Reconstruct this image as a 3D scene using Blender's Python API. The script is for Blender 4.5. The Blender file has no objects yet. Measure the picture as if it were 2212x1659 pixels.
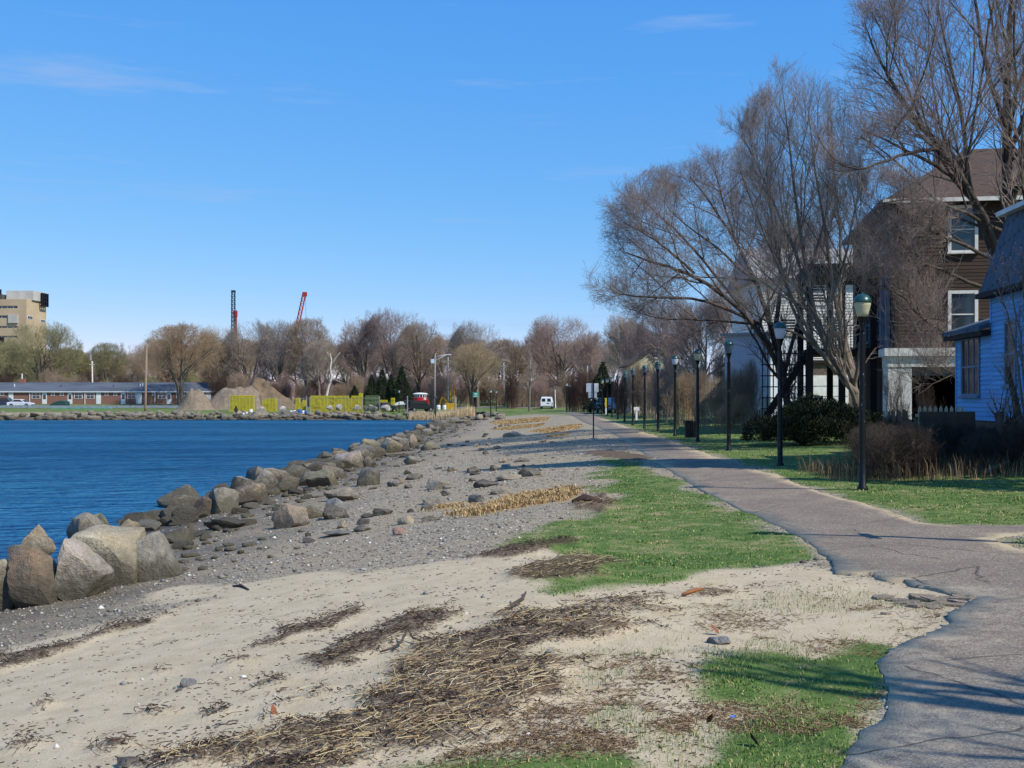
import bpy, bmesh, math, random
import numpy as np
from mathutils import Matrix, Vector
from mathutils.geometry import delaunay_2d_cdt

# ------------------------------------------------------------------ camera, sky, sun, exposure
SC = bpy.context.scene
COL = SC.collection
F, CX, HY, EYE = 2500.0, 1106.0, 861.0, 1.69      # focal length, centre column and horizon row of the photo (2212 wide)
cam_d = bpy.data.cameras.new('camera')
cam_d.sensor_width = 36.0
cam_d.lens = 36.0 * F / 2212.0
cam_d.shift_y = (HY - 829.5) / 2212.0
cam_d.clip_start = 0.05
cam_d.clip_end = 6000
cam = bpy.data.objects.new('camera', cam_d)
cam.location = (0, 0, EYE)
cam.rotation_euler = (math.radians(90), 0, 0)
COL.objects.link(cam)
SC.camera = cam

SUN_EL = 46.0
SUN_H = Vector((0.81, -0.585, 0)).normalized()     # horizontal direction towards the sun
SUN_AZ = math.degrees(math.atan2(SUN_H.x, SUN_H.y))
w = bpy.data.worlds.new('World'); SC.world = w; w.use_nodes = True
nt = w.node_tree; nt.nodes.clear()
def wn(t, **k):
    n = nt.nodes.new(t)
    for a, b in k.items(): setattr(n, a, b)
    return n
sky = wn('ShaderNodeTexSky', sky_type='NISHITA', sun_disc=False)
sky.sun_elevation = math.radians(SUN_EL); sky.sun_rotation = math.radians(SUN_AZ)
sky.altitude = 6000; sky.air_density = 1.5; sky.dust_density = 0.0; sky.ozone_density = 10.0
# the camera's response to the clear blue sky: one tone curve per channel, the same over the whole sky
SKY_STRENGTH = 0.105
sp = wn('ShaderNodeSeparateColor'); cb = wn('ShaderNodeCombineColor')
nt.links.new(sky.outputs[0], sp.inputs[0])
for i, (k, g) in enumerate(((0.170, 1.2), (0.282, 0.60), (0.675, 0.2))):
    p1 = wn('ShaderNodeMath', operation='POWER'); p1.inputs[1].default_value = g
    p2 = wn('ShaderNodeMath', operation='MULTIPLY'); p2.inputs[1].default_value = k / SKY_STRENGTH
    nt.links.new(sp.outputs[i], p1.inputs[0]); nt.links.new(p1.outputs[0], p2.inputs[0]); nt.links.new(p2.outputs[0], cb.inputs[i])
hs = cb
# thin stretched cloud wisps all round the sky
tc = wn('ShaderNodeTexCoord'); mp = wn('ShaderNodeMapping'); mp.inputs['Scale'].default_value = (2.2, 2.2, 20.0)
mp.inputs['Location'].default_value = (0.6, 0.35, 0.2)
nz = wn('ShaderNodeTexNoise'); nz.inputs['Scale'].default_value = 1.6; nz.inputs['Detail'].default_value = 7; nz.inputs['Roughness'].default_value = 0.62
cr = wn('ShaderNodeValToRGB'); cr.color_ramp.elements[0].position = 0.57; cr.color_ramp.elements[1].position = 0.80
cr.color_ramp.elements[0].color = (0, 0, 0, 1); cr.color_ramp.elements[1].color = (0.6, 0.6, 0.6, 1)
nt.links.new(tc.outputs['Generated'], mp.inputs['Vector']); nt.links.new(mp.outputs[0], nz.inputs['Vector']); nt.links.new(nz.outputs['Fac'], cr.inputs[0])
mx = wn('ShaderNodeMixRGB'); mx.inputs['Color2'].default_value = (3.7, 5.0, 7.8, 1)
nt.links.new(cr.outputs[0], mx.inputs[0]); nt.links.new(hs.outputs[0], mx.inputs['Color1'])
bg = wn('ShaderNodeBackground'); bg.inputs['Strength'].default_value = SKY_STRENGTH
out = wn('ShaderNodeOutputWorld')
nt.links.new(mx.outputs[0], bg.inputs['Color']); nt.links.new(bg.outputs[0], out.inputs[0])

sl = bpy.data.lights.new('sun', 'SUN'); sl.energy = 5.0; sl.angle = math.radians(0.53); sl.color = (1.0, 0.95, 0.86)
so = bpy.data.objects.new('sun', sl)
sv = Vector((SUN_H.x * math.cos(math.radians(SUN_EL)), SUN_H.y * math.cos(math.radians(SUN_EL)), math.sin(math.radians(SUN_EL))))
so.rotation_euler = sv.to_track_quat('Z', 'Y').to_euler(); so.location = (30, -20, 40)
COL.objects.link(so)
vs = SC.view_settings
vs.view_transform = 'Standard'; vs.look = 'None'; vs.gamma = 1.0; vs.use_curve_mapping = False; vs.exposure = 0.0
SC.cycles.max_bounces = 6; SC.cycles.transparent_max_bounces = 8

# ------------------------------------------------------------------ helpers: colours, materials
def lin(r, g, b):
    f = lambda c: (c / 255.0 / 12.92) if c <= 10 else (((c / 255.0) + 0.055) / 1.055) ** 2.4
    return (f(r), f(g), f(b), 1.0)

class NT:
    """small wrapper to write node trees in few lines"""
    def __init__(s, name):
        s.m = bpy.data.materials.new(name); s.m.use_nodes = True
        s.t = s.m.node_tree; s.b = s.t.nodes['Principled BSDF']
        s.out = s.t.nodes['Material Output']
    def n(s, ty, ins=None, **k):
        q = s.t.nodes.new('ShaderNode' + ty)
        for a, b in k.items(): setattr(q, a, b)
        for a, b in (ins or {}).items():
            if isinstance(b, bpy.types.NodeSocket): s.t.links.new(b, q.inputs[a])
            else: q.inputs[a].default_value = b
        return q
    def set(s, **k):
        for a, b in k.items():
            a = a.replace('_', ' ')
            if isinstance(b, bpy.types.NodeSocket): s.t.links.new(b, s.b.inputs[a])
            else: s.b.inputs[a].default_value = b
        return s
    def ramp(s, fac, stops, interp='LINEAR'):
        q = s.n('ValToRGB', {0: fac}); e = q.color_ramp.elements; q.color_ramp.interpolation = interp
        while len(e) < len(stops): e.new(0.5)
        for i, (p, c) in enumerate(stops):
            e[i].position = p; e[i].color = c if len(c) == 4 else (*c, 1)
        return q.outputs[0]
    def mix(s, fac, a, b, mode='MIX'):
        q = s.n('MixRGB', {0: fac, 1: a, 2: b}, blend_type=mode); return q.outputs[0]
    def math(s, op, a, b=0.0, clamp=False):
        q = s.n('Math', {0: a, 1: b}, operation=op, use_clamp=clamp); return q.outputs[0]
    def noise(s, vec, scale, detail=4, rough=0.55):
        q = s.n('TexNoise', {'Vector': vec, 'Scale': scale, 'Detail': detail, 'Roughness': rough}); return q.outputs['Fac']
    def obj(s, scale=(1, 1, 1)):
        return s.n('Mapping', {'Vector': s.n('TexCoord').outputs['Object'], 'Scale': scale}).outputs[0]
    def pos(s, scale=(1, 1, 1)):
        return s.n('Mapping', {'Vector': s.n('NewGeometry').outputs['Position'], 'Scale': scale}).outputs[0]
    def island(s): return s.n('NewGeometry').outputs['Random Per Island']
    def rnd(s): return s.n('ObjectInfo').outputs['Random']
    def attr(s, nm): return s.n('Attribute', attribute_name=nm).outputs['Fac']
    def bump(s, h, dist=0.02, strength=1.0):
        q = s.n('Bump', {'Height': h, 'Distance': dist, 'Strength': strength}); s.t.links.new(q.outputs[0], s.b.inputs['Normal']); return s

MATS = {}
def M(name, c1, c2=None, scale=4.0, rough=0.8, bump=0.0, bscale=None, metal=0.0, stretch=(1, 1, 1), rand=0.0, spec=0.3, lo=0.35, hi=0.65):
    if name in MATS: return MATS[name]
    t = NT(name); c1 = lin(*c1); c2 = lin(*c2) if c2 else tuple(min(1, x * 0.78) for x in c1[:3]) + (1,)
    v = t.obj(stretch)
    col = t.ramp(t.noise(v, scale, 5), [(lo, c1), (hi, c2)])
    if rand:
        val = t.math('ADD', t.math('MULTIPLY', t.rnd(), 2 * rand), 1.0 - rand)
        col = t.n('HueSaturation', {'Value': val, 'Color': col}).outputs[0]
    t.set(Base_Color=col, Roughness=rough, Metallic=metal, Specular_IOR_Level=spec)
    if bump: t.bump(t.noise(v, bscale or scale * 4, 6), bump)
    MATS[name] = t.m
    return t.m

# ------------------------------------------------------------------ helpers: tagging, meshes
def tag(o, label=None, cat=None, group=None, kind=None):
    if label: o['label'] = label
    if cat: o['category'] = cat
    if group: o['group'] = group
    if kind: o['kind'] = kind
    return o
def thing(name, label, cat, loc=(0, 0, 0), rz=0.0, group=None):
    o = bpy.data.objects.new(name, None); COL.objects.link(o)
    o.location = loc; o.rotation_euler = (0, 0, rz); o.empty_display_size = 0.3
    return tag(o, label, cat, group)
def link(name, me, parent=None, loc=(0, 0, 0), rot=(0, 0, 0), scale=(1, 1, 1)):
    o = bpy.data.objects.new(name, me); COL.objects.link(o)
    o.location = loc; o.rotation_euler = rot; o.scale = scale
    if parent is not None: o.parent = parent
    return o
def copy_tree(o, parent=None):
    c = o.copy(); COL.objects.link(c)
    if parent is not None: c.parent = parent
    for ch in list(o.children): copy_tree(ch, c)
    return c
def npmesh(name, V, Fa, mats, smooth=False, mi=None):
    me = bpy.data.meshes.new(name)
    V = np.asarray(V, dtype=np.float32).reshape(-1, 3)
    Fs = Fa if isinstance(Fa, list) else [Fa]
    Fs = [np.asarray(f, dtype=np.int32) for f in Fs if len(f)]
    me.vertices.add(len(V)); me.vertices.foreach_set('co', V.ravel())
    nl = sum(f.size for f in Fs); nf = sum(len(f) for f in Fs)
    me.loops.add(nl); me.loops.foreach_set('vertex_index', np.concatenate([f.ravel() for f in Fs]))
    tot = np.concatenate([np.full(len(f), f.shape[1], np.int32) for f in Fs])
    st = np.concatenate([[0], np.cumsum(tot)[:-1]]).astype(np.int32)
    me.polygons.add(nf); me.polygons.foreach_set('loop_start', st); me.polygons.foreach_set('loop_total', tot)
    if smooth: me.polygons.foreach_set('use_smooth', np.ones(nf, bool))
    if mi is not None: me.polygons.foreach_set('material_index', np.asarray(mi, np.int32))
    for m in (mats if isinstance(mats, (list, tuple)) else [mats]): me.materials.append(m)
    me.update(calc_edges=True); me.validate()
    return me

class MB:
    """collects simple shapes and links them as one mesh object"""
    def __init__(s, T=None): s.v = []; s.f = []; s.m = []; s.T = T or Matrix()
    def add(s, vs_, fs, mi=0):
        o = len(s.v)
        s.v += [tuple(s.T @ Vector(p)) for p in vs_]
        s.f += [tuple(i + o for i in f) for f in fs]; s.m += [mi] * len(fs)
        return s
    def box(s, x0, y0, z0, x1, y1, z1, mi=0):
        v = [(x0, y0, z0), (x1, y0, z0), (x1, y1, z0), (x0, y1, z0), (x0, y0, z1), (x1, y0, z1), (x1, y1, z1), (x0, y1, z1)]
        return s.add(v, [(3, 2, 1, 0), (4, 5, 6, 7), (0, 1, 5, 4), (1, 2, 6, 5), (2, 3, 7, 6), (3, 0, 4, 7)], mi)
    def bar(s, a, b, w_, h_=None, mi=0):
        a, b = Vector(a), Vector(b); d = (b - a).normalized(); h_ = h_ or w_
        up = Vector((0, 0, 1)) if abs(d.z) < 0.95 else Vector((0, 1, 0))
        u = d.cross(up).normalized() * w_ / 2; n = u.cross(d).normalized() * h_ / 2
        v = [a - u - n, a + u - n, a + u + n, a - u + n, b - u - n, b + u - n, b + u + n, b - u + n]
        return s.add(v, [(3, 2, 1, 0), (4, 5, 6, 7), (0, 1, 5, 4), (1, 2, 6, 5), (2, 3, 7, 6), (3, 0, 4, 7)], mi)
    def tube(s, pts, rad, n=6, mi=0, cap=True):
        pts = [Vector(p) for p in pts]; k = len(pts)
        if not hasattr(rad, '__len__'): rad = [rad] * k
        d0 = (pts[-1] - pts[0]).normalized(); ref = Vector((1, 0, 0)) if abs(d0.x) < 0.8 else Vector((0, 1, 0))
        vs_ = []
        for i, p in enumerate(pts):
            t = (pts[min(i + 1, k - 1)] - pts[max(i - 1, 0)]).normalized()
            u = t.cross(ref).normalized(); q = t.cross(u)
            vs_ += [p + (u * math.cos(a) + q * math.sin(a)) * rad[i] for a in (j * 2 * math.pi / n for j in range(n))]
        fs = [(i * n + j, i * n + (j + 1) % n, (i + 1) * n + (j + 1) % n, (i + 1) * n + j) for i in range(k - 1) for j in range(n)]
        if cap: fs += [tuple(range(n - 1, -1, -1)), tuple((k - 1) * n + j for j in range(n))]
        return s.add(vs_, fs, mi)
    def lathe(s, prof, n=12, mi=0, c=(0, 0, 0)):
        k = len(prof); vs_ = [(c[0] + r * math.cos(j * 2 * math.pi / n), c[1] + r * math.sin(j * 2 * math.pi / n), c[2] + z) for r, z in prof for j in range(n)]
        fs = [(i * n + j, i * n + (j + 1) % n, (i + 1) * n + (j + 1) % n, (i + 1) * n + j) for i in range(k - 1) for j in range(n)]
        fs += [tuple(range(n - 1, -1, -1)), tuple((k - 1) * n + j for j in range(n))]
        return s.add(vs_, fs, mi)
    def prism(s, poly, y0, y1, mi=0):
        """polygon in x,z (counter-clockwise seen from -y) extruded along y"""
        n = len(poly); vs_ = [(x, y0, z) for x, z in poly] + [(x, y1, z) for x, z in poly]
        fs = [tuple(range(n)), tuple(range(2 * n - 1, n - 1, -1))] + [(i, i + n, (i + 1) % n + n, (i + 1) % n) for i in range(n)]
        return s.add(vs_, fs, mi)
    def build(s, name, mats, parent=None, smooth=False, loc=(0, 0, 0), rot=(0, 0, 0), bevel=0.0):
        me = bpy.data.meshes.new(name); me.from_pydata(s.v, [], s.f)
        for m in (mats if isinstance(mats, (list, tuple)) else [mats]): me.materials.append(m)
        me.polygons.foreach_set('material_index', s.m)
        bm = bmesh.new(); bm.from_mesh(me); bmesh.ops.recalc_face_normals(bm, faces=bm.faces)
        if bevel: bmesh.ops.bevel(bm, geom=bm.edges[:], offset=bevel, segments=1, affect='EDGES', clamp_overlap=True)
        bm.to_mesh(me); bm.free()
        if smooth: me.polygons.foreach_set('use_smooth', [True] * len(me.polygons))
        me.update()
        return link(name, me, parent, loc, rot)

# ------------------------------------------------------------------ helpers: noise and the terrain height
def _h(i, j, seed):
    h = np.sin(i * 127.1 + j * 311.7 + seed * 74.7) * 43758.5453
    return h - np.floor(h)
def vnoise(x, y, seed=0):
    xi, yi = np.floor(x), np.floor(y); fx, fy = x - xi, y - yi
    ux, uy = fx * fx * (3 - 2 * fx), fy * fy * (3 - 2 * fy)
    a, b, c, d = _h(xi, yi, seed), _h(xi + 1, yi, seed), _h(xi, yi + 1, seed), _h(xi + 1, yi + 1, seed)
    return (a * (1 - ux) + b * ux) * (1 - uy) + (c * (1 - ux) + d * ux) * uy
def fbm(x, y, seed=0, o=4):
    s, a, t = 0.0, 0.5, 0.0
    for k in range(o):
        s = s + a * vnoise(x * 2 ** k, y * 2 ** k, seed + k * 13); t += a; a *= 0.5
    return s / t
def sstep(a, b, x):
    t = np.clip((x - a) / (b - a), 0, 1); return t * t * (3 - 2 * t)

WATER_Z = -1.4
PUDDLES = []          # (x, y, rx, ry, z) filled below
def base_z(x, y):
    xt = np.interp(y, [-30, 5, 14, 18, 26, 60, 140], [-6.4, -6.4, -6.5, -6.2, -6.9, -6.6, -6.4])
    xg = np.interp(y, [-30, 5, 12, 16, 24, 32, 50, 96, 135], [0.3, 0.3, 0.2, 0.4, 1.6, 2.5, 3.2, 5.0, 5.2])
    s = (x - xt) / (xg - xt)
    sc = np.clip(s, 0, 1)
    z1 = -1.1 + 1.1 * (0.75 * sc + 0.25 * sc * sc * (3 - 2 * sc))
    z1 = np.where(s < 0, np.maximum(-1.1 - 0.16 * (xt - x), -3.5), z1)
    low = 0.16 * (y < 70) + 0.16 * np.clip(1 - (y - 70) / 40, 0, 1) * (y >= 70)      # the lawn and path fall a little towards the water
    z1 = z1 - low * np.clip((6.4 - x) / 4.2, 0, 1) * sc
    z1 = z1 + np.where(s > 1, 0.035 * np.maximum(x - 8.0, 0) * (x < 40) + (x >= 40) * 1.12, 0)
    v = y - 166.0 + 1.6 * np.sin(x * 0.05) + 0.8 * np.sin(x * 0.17)
    z2 = np.interp(v, [-40, 0, 5, 8, 30, 52, 60], [-3.5, -1.45, -0.55, -0.3, -0.1, 0.6, 0.72])
    return np.maximum(z1, z2)
def zfun(x, y):
    x = np.asarray(x, float); y = np.asarray(y, float)
    z = base_z(x, y)
    z = z + 0.05 * (fbm(x * 0.5, y * 0.5, 3, 3) - 0.5) + 0.035 * (fbm(x * 2.1, y * 2.1, 9, 3) - 0.5)
    for (px, py, rx, ry, pz) in PUDDLES:
        q = np.sqrt(((x - px) / rx) ** 2 + ((y - py) / ry) ** 2)
        wgt = 1 - sstep(0.9, 1.7, q); z = z * (1 - wgt) + (pz - 0.05) * wgt
    return z
_D = np.geomspace(3.5, 420, 2600)
def G(px, py):
    """the point of the ground seen at photo position px, py"""
    X = (px - CX) / F * _D; Zr = EYE - (py - HY) / F * _D
    below = Zr <= base_z(X, _D)
    i = int(np.argmax(below)) if below.any() else len(_D) - 1
    d = _D[i]; x = (px - CX) / F * d
    return x, d, float(zfun(x, d))
def X_at(px, d): return (px - CX) / F * d
def Z_at(py, d): return EYE - (py - HY) / F * d
def gz(x, y): return float(zfun(x, y))
def world_poly(pts): return np.array([G(*p)[:2] for p in pts])
def poly_sd(X, Y, poly):
    """signed distance to a polygon, positive inside"""
    X = np.asarray(X, float); Y = np.asarray(Y, float)
    d = np.full(X.shape, 1e9); ins = np.zeros(X.shape, bool); n = len(poly)
    for i in range(n):
        ax, ay = poly[i]; bx, by = poly[(i + 1) % n]
        ex, ey = bx - ax, by - ay; L = ex * ex + ey * ey + 1e-12
        t = np.clip(((X - ax) * ex + (Y - ay) * ey) / L, 0, 1)
        d = np.minimum(d, (X - ax - t * ex) ** 2 + (Y - ay - t * ey) ** 2)
        c = ((ay > Y) != (by > Y)) & (X < ex * (Y - ay) / (ey + (1e-12 if ey >= 0 else -1e-12)) + ax)
        ins ^= c
    d = np.sqrt(d); return np.where(ins, d, -d)
for _p, _r in (((862, 982), (0.62, 1.1)), ((817, 1017), (0.28, 0.5)),):
    _q = G(*_p); PUDDLES.append((_q[0], _q[1], _r[0], _r[1], float(base_z(_q[0], _q[1])) - 0.02))
R = random.Random(7)
RNG = np.random.default_rng(11)
# ------------------------------------------------------------------ regions of the ground (photo outlines projected onto the terrain)
LAWN = [world_poly(p) for p in (
    [(1272, 1000), (1300, 985), (1395, 996), (1440, 1014), (1496, 1048), (1555, 1081), (1640, 1116), (1724, 1158), (1788, 1210), (1600, 1232), (1480, 1255), (1400, 1268),
     (1250, 1282), (1180, 1292), (1120, 1270), (1022, 1256), (1110, 1232), (1230, 1206), (1100, 1190), (1100, 1165), (1230, 1120), (1310, 1075), (1290, 1035)],
    [(1900, 1432), (1918, 1494), (1916, 1552), (1856, 1588), (1826, 1650), (1800, 1720), (1590, 1720), (1650, 1600), (1690, 1550), (1500, 1500), (1560, 1460), (1660, 1430), (1800, 1440), (1880, 1405)],
    [(860, 1659), (960, 1640), (1100, 1620), (1300, 1625), (1420, 1640), (1420, 1730), (860, 1730)],
)]
# right of the path, behind the lamps, out to the houses
LAWN.append(np.array([G(2145, 1166)[:2], G(2212, 1157)[:2], (14, 13.2), (14, 9), G(2212, 1193)[:2], G(2171, 1180)[:2]]))
RIGHT_EDGE = [(2212, 1138), (2043, 1138), (1966, 1124), (1878, 1094), (1782, 1069), (1731, 1050), (1694, 1032), (1636, 1017), (1584, 999), (1548, 990), (1515, 977), (1465, 958),
              (1400, 938), (1340, 918), (1300, 904), (1268, 893)]
LAWN.append(np.array([G(*p)[:2] for p in RIGHT_EDGE] + [(6, 165), (60, 190), (90, 120), (60, 20), (20, 15.0)]))
# the far park on the other side of the bay
LAWN.append(np.array([(-400, 172), (-60, 172), (-20, 171), (-9, 160), (-3.5, 150), (2, 143), (4.5, 125), (7, 112), (6.5, 150), (30, 215), (-400, 215)]))
SAND = world_poly([(0, 1405), (200, 1355), (400, 1308), (600, 1262), (760, 1236), (900, 1226), (1000, 1210), (1090, 1196), (1240, 1190), (1260, 1230), (1400, 1250), (1560, 1228), (1790, 1205), (1830, 1230), (2000, 1250),
                   (2150, 1290), (2060, 1345), (1960, 1400), (1930, 1500), (1850, 1659)] )
SAND = np.concatenate([SAND, np.array([(2.2, 3), (2.2, -20), (-9, -20), (-5.2, 5.5)])])
SAND2 = world_poly([(390, 1262), (520, 1255), (800, 1228), (760, 1252), (560, 1292), (420, 1300), (300, 1310), (340, 1280)])
WRACK = [world_poly(p) for p in (
    [(690, 1500), (800, 1462), (900, 1420), (980, 1362), (1100, 1322), (1330, 1296), (1500, 1284), (1560, 1272), (1540, 1302), (1390, 1332), (1310, 1372), (1250, 1410), (1240, 1500), (1150, 1530),
     (1050, 1590), (900, 1630), (820, 1690), (230, 1690), (270, 1640), (380, 1612), (560, 1602), (620, 1565), (760, 1552), (790, 1525)],
    [(530, 1402), (640, 1352), (770, 1312), (780, 1328), (690, 1362), (560, 1412)],
    [(620, 1432), (800, 1372), (900, 1322), (990, 1302), (965, 1345), (850, 1392), (700, 1438)],
    [(-20, 1455), (-20, 1425), (110, 1400), (200, 1372), (330, 1332), (405, 1312), (380, 1330), (230, 1380), (100, 1425)],
    [(1090, 1236), (1250, 1203), (1350, 1212), (1310, 1250), (1150, 1258)],
    [(1230, 1095), (1300, 1068), (1340, 1085), (1300, 1110)],
    [(1010, 1205), (1240, 1165), (1260, 1180), (1090, 1212)],
    [(1500, 1290), (1640, 1262), (1650, 1272), (1520, 1300)],
    [(1290, 968), (1420, 990), (1380, 1000), (1260, 985)],
)]
for (cx, cy, a, b) in ((345, 1542, 62, 9), (590, 1548, 58, 15), (655, 1512, 70, 9), (700, 1492, 40, 8), (250, 1610, 70, 10), (470, 1535, 60, 9), (520, 1430, 60, 7), (160, 1605, 40, 8), (455, 1575, 70, 9),
                      (360, 1452, 36, 5), (250, 1425, 30, 4), (100, 1530, 26, 5), (560, 1480, 50, 7), (740, 1440, 60, 8), (330, 1642, 80, 10), (860, 1528, 60, 10), (60, 1620, 34, 7), (590, 1400, 50, 8)):
    WRACK.append(world_poly([(cx + a * math.cos(k * math.pi / 5) , cy + b * math.sin(k * math.pi / 5) - 0.15 * a * math.cos(k * math.pi / 5)) for k in range(10)]))
THATCH = [world_poly(p) for p in (
    [(990, 1108), (1060, 1092), (1130, 1072), (1245, 1058), (1240, 1078), (1140, 1095), (1040, 1112)],
    [(1060, 912), (1130, 905), (1180, 902), (1175, 910), (1090, 918)],
    [(1066, 926), (1130, 918), (1170, 915), (1160, 922), (1090, 929)],
    [(1150, 930), (1210, 920), (1250, 916), (1240, 928), (1180, 936)],
    [(1190, 940), (1220, 936), (1215, 942), (1195, 944)],
    [(1010, 903), (1050, 898), (1048, 903), (1015, 907)],
    [(945, 1093), (1000, 1088), (1010, 1096), (960, 1100)],
)]
def wrack_density(X, Y):
    d = np.zeros(np.shape(X))
    n = fbm(X * 2.2 + 0.9 * Y, Y * 3.6, 21, 4); n2 = fbm(X * 1.1 + 0.5 * Y, Y * 2.0, 27, 3)
    for i, p in enumerate(WRACK):
        sd = poly_sd(X, Y, p); wd = 0.22 if i == 0 else 0.12
        d = np.maximum(d, np.clip(sd / wd + (0.35 if i == 0 else 0.5 if i in (1, 2) else 0.3 if i == 3 else 0.45 if i < 9 else -0.15) + (n - 0.5) * 4.2 - (0.9 * (n2 - 0.45) * 3 if i == 0 else 0), 0, 1.0))
    return d
def lawn_density(X, Y):
    d = np.zeros(np.shape(X))
    n = fbm(X * 1.3, Y * 1.0, 33, 4)
    for i, p in enumerate(LAWN):
        sd = poly_sd(X, Y, p); wd = 0.3 + 0.012 * np.asarray(Y)
        d = np.maximum(d, np.clip(sd / wd + (0.9 if i == 1 else 0.35) + (n - 0.5) * (2.6 if i < 3 else 1.6), 0, 1.0))
    return d
def sand_density(X, Y):
    n = fbm(X * 1.1, Y * 1.1, 44, 4)
    d = np.clip(poly_sd(X, Y, SAND) / 0.7 + 0.3 + (n - 0.5) * 2.0, 0, 1)
    return np.maximum(d, np.clip(poly_sd(X, Y, SAND2) / 0.5 + 0.3 + (n - 0.5) * 2.0, 0, 1))

# ------------------------------------------------------------------ ground sheet
xs_ = np.concatenate([-np.geomspace(11, 2500, 60)[::-1], np.arange(-10.9, 12.0, 0.075), np.geomspace(12.1, 2500, 60)])
ys_ = [-40.0, -20, -10, -5, -2, 0, 1.5, 3.0]
while ys_[-1] < 175: ys_.append(ys_[-1] + max(0.065, 0.013 * ys_[-1]))
ys_ = np.concatenate([ys_, np.geomspace(ys_[-1] + 2.5, 3000, 40)])
GX, GY = np.meshgrid(xs_, ys_)
GZ = zfun(GX, GY)
near = GY < 40
WD = np.zeros(GX.shape); LD = np.zeros(GX.shape); SD = np.zeros(GX.shape); TD = np.zeros(GX.shape)
m_ = (np.abs(GX) < 420) & (GY < 230)
WD[m_ & near] = wrack_density(GX[m_ & near], GY[m_ & near])
LD[m_] = lawn_density(GX[m_], GY[m_]); LD[GY >= 215] = 0.8
SD[m_ & near] = sand_density(GX[m_ & near], GY[m_ & near])
for p in THATCH: TD[m_] = np.maximum(TD[m_], np.clip(poly_sd(GX[m_], GY[m_], p) / 0.3 + 0.6 + (fbm(GX[m_] * 2, GY[m_] * 2, 5) - 0.5) * 2, 0, 1))
zone_sparse = world_poly([(1180, 1420), (1420, 1340), (1700, 1275), (2000, 1300), (1900, 1420), (1700, 1659), (1000, 1659), (1150, 1540)])
qz = np.clip(poly_sd(GX[m_ & near], GY[m_ & near], zone_sparse) / 0.5 + 0.5, 0, 1) * np.clip((fbm(GX[m_ & near] * 1.6, GY[m_ & near] * 2.2, 19, 3) - 0.40) * 1.5, 0, 0.33)
WD2 = WD.copy(); WD2[m_ & near] = np.maximum(WD[m_ & near], qz)
lump = np.clip(WD, 0, 1) * (fbm(GX * 3.3, GY * 4.1, 61, 3)) 
GZ = GZ + np.where(GY < 40, 0.085 * lump, 0) + 0.012 * LD * fbm(GX * 5, GY * 5, 8, 2) * (GY < 60)
ny, nx = GX.shape
ii = np.arange((ny - 1) * (nx - 1)); r_, c_ = ii // (nx - 1), ii % (nx - 1)
fa = np.stack([r_ * nx + c_, r_ * nx + c_ + 1, (r_ + 1) * nx + c_ + 1, (r_ + 1) * nx + c_], 1)

t = NT('ground_material')
P = t.pos()
big = t.noise(P, 0.6, 4); mid = t.noise(P, 4.0, 5); fine = t.noise(P, 38.0, 4, 0.7); grit = t.noise(P, 160.0, 3, 0.7)
vor = t.n('TexVoronoi', {'Vector': P, 'Scale': 26.0, 'Randomness': 1.0}); vor2 = t.n('TexVoronoi', {'Vector': P, 'Scale': 62.0})
cell = t.n('SeparateColor', {0: vor.outputs['Color']}).outputs[0]; cell2 = t.n('SeparateColor', {0: vor2.outputs['Color']}).outputs[1]
cc = t.math('ADD', t.math('MULTIPLY', cell, 0.55), t.math('MULTIPLY', cell2, 0.45))
peb = t.ramp(cc, [(0.12, lin(90, 80, 66)), (0.36, lin(126, 115, 97)), (0.52, lin(162, 147, 120)), (0.66, lin(142, 133, 117)), (0.84, lin(206, 194, 168))])
peb = t.mix(t.ramp(t.math('ADD', t.math('MULTIPLY', big, 0.6), t.math('MULTIPLY', mid, 0.4)), [(0.42, (0, 0, 0)), (0.6, (0.8, 0.8, 0.8))]), peb, lin(158, 142, 114))
sand = t.ramp(mid, [(0.3, lin(198, 180, 148)), (0.7, lin(178, 160, 128))])
sand = t.mix(t.ramp(fine, [(0.56, (0, 0, 0)), (0.74, (0.55, 0.55, 0.55))]), sand, lin(128, 114, 94))
sand = t.mix(t.ramp(grit, [(0.62, (0, 0, 0)), (0.72, (0.5, 0.5, 0.5))]), sand, lin(212, 204, 190))
z_ = t.n('SeparateXYZ', {0: t.n('NewGeometry').outputs['Position']}).outputs[2]
zz = t.math('ADD', z_, t.math('MULTIPLY', t.math('SUBTRACT', big, 0.5), 0.5))
wet = t.ramp(t.math('ADD', t.math('MULTIPLY', zz, 1.0), 1.5), [(0.30, (1, 1, 1)), (0.78, (0, 0, 0))])
peb = t.mix(t.math('MULTIPLY', wet, 0.85), peb, lin(72, 66, 54))
sf = t.ramp(t.math('ADD', t.attr('sand'), t.math('ADD', t.math('MULTIPLY', t.math('SUBTRACT', fine, 0.5), 1.6), t.math('MULTIPLY', t.math('SUBTRACT', mid, 0.5), 1.2))), [(0.18, (0, 0, 0)), (0.85, (1, 1, 1))])
col = t.mix(sf, peb, sand)
gcol = t.ramp(t.math('ADD', t.math('MULTIPLY', mid, 0.6), t.math('MULTIPLY', big, 0.4)), [(0.38, lin(72, 96, 42)), (0.5, lin(94, 114, 54)), (0.58, lin(126, 126, 78)), (0.68, lin(154, 138, 102))])
gf = t.ramp(t.math('ADD', t.attr('grass'), t.math('MULTIPLY', t.math('SUBTRACT', fine, 0.5), 1.3)), [(0.3, (0, 0, 0)), (0.8, (1, 1, 1))])
col = t.mix(gf, col, gcol)
wcol = t.ramp(grit, [(0.35, lin(52, 40, 32)), (0.56, lin(92, 72, 54)), (0.72, lin(166, 142, 104))])
wf = t.ramp(t.math('ADD', t.attr('litter'), t.math('MULTIPLY', t.math('SUBTRACT', fine, 0.5), 2.4)), [(0.45, (0, 0, 0)), (0.95, (0.9, 0.9, 0.9))])
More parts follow.
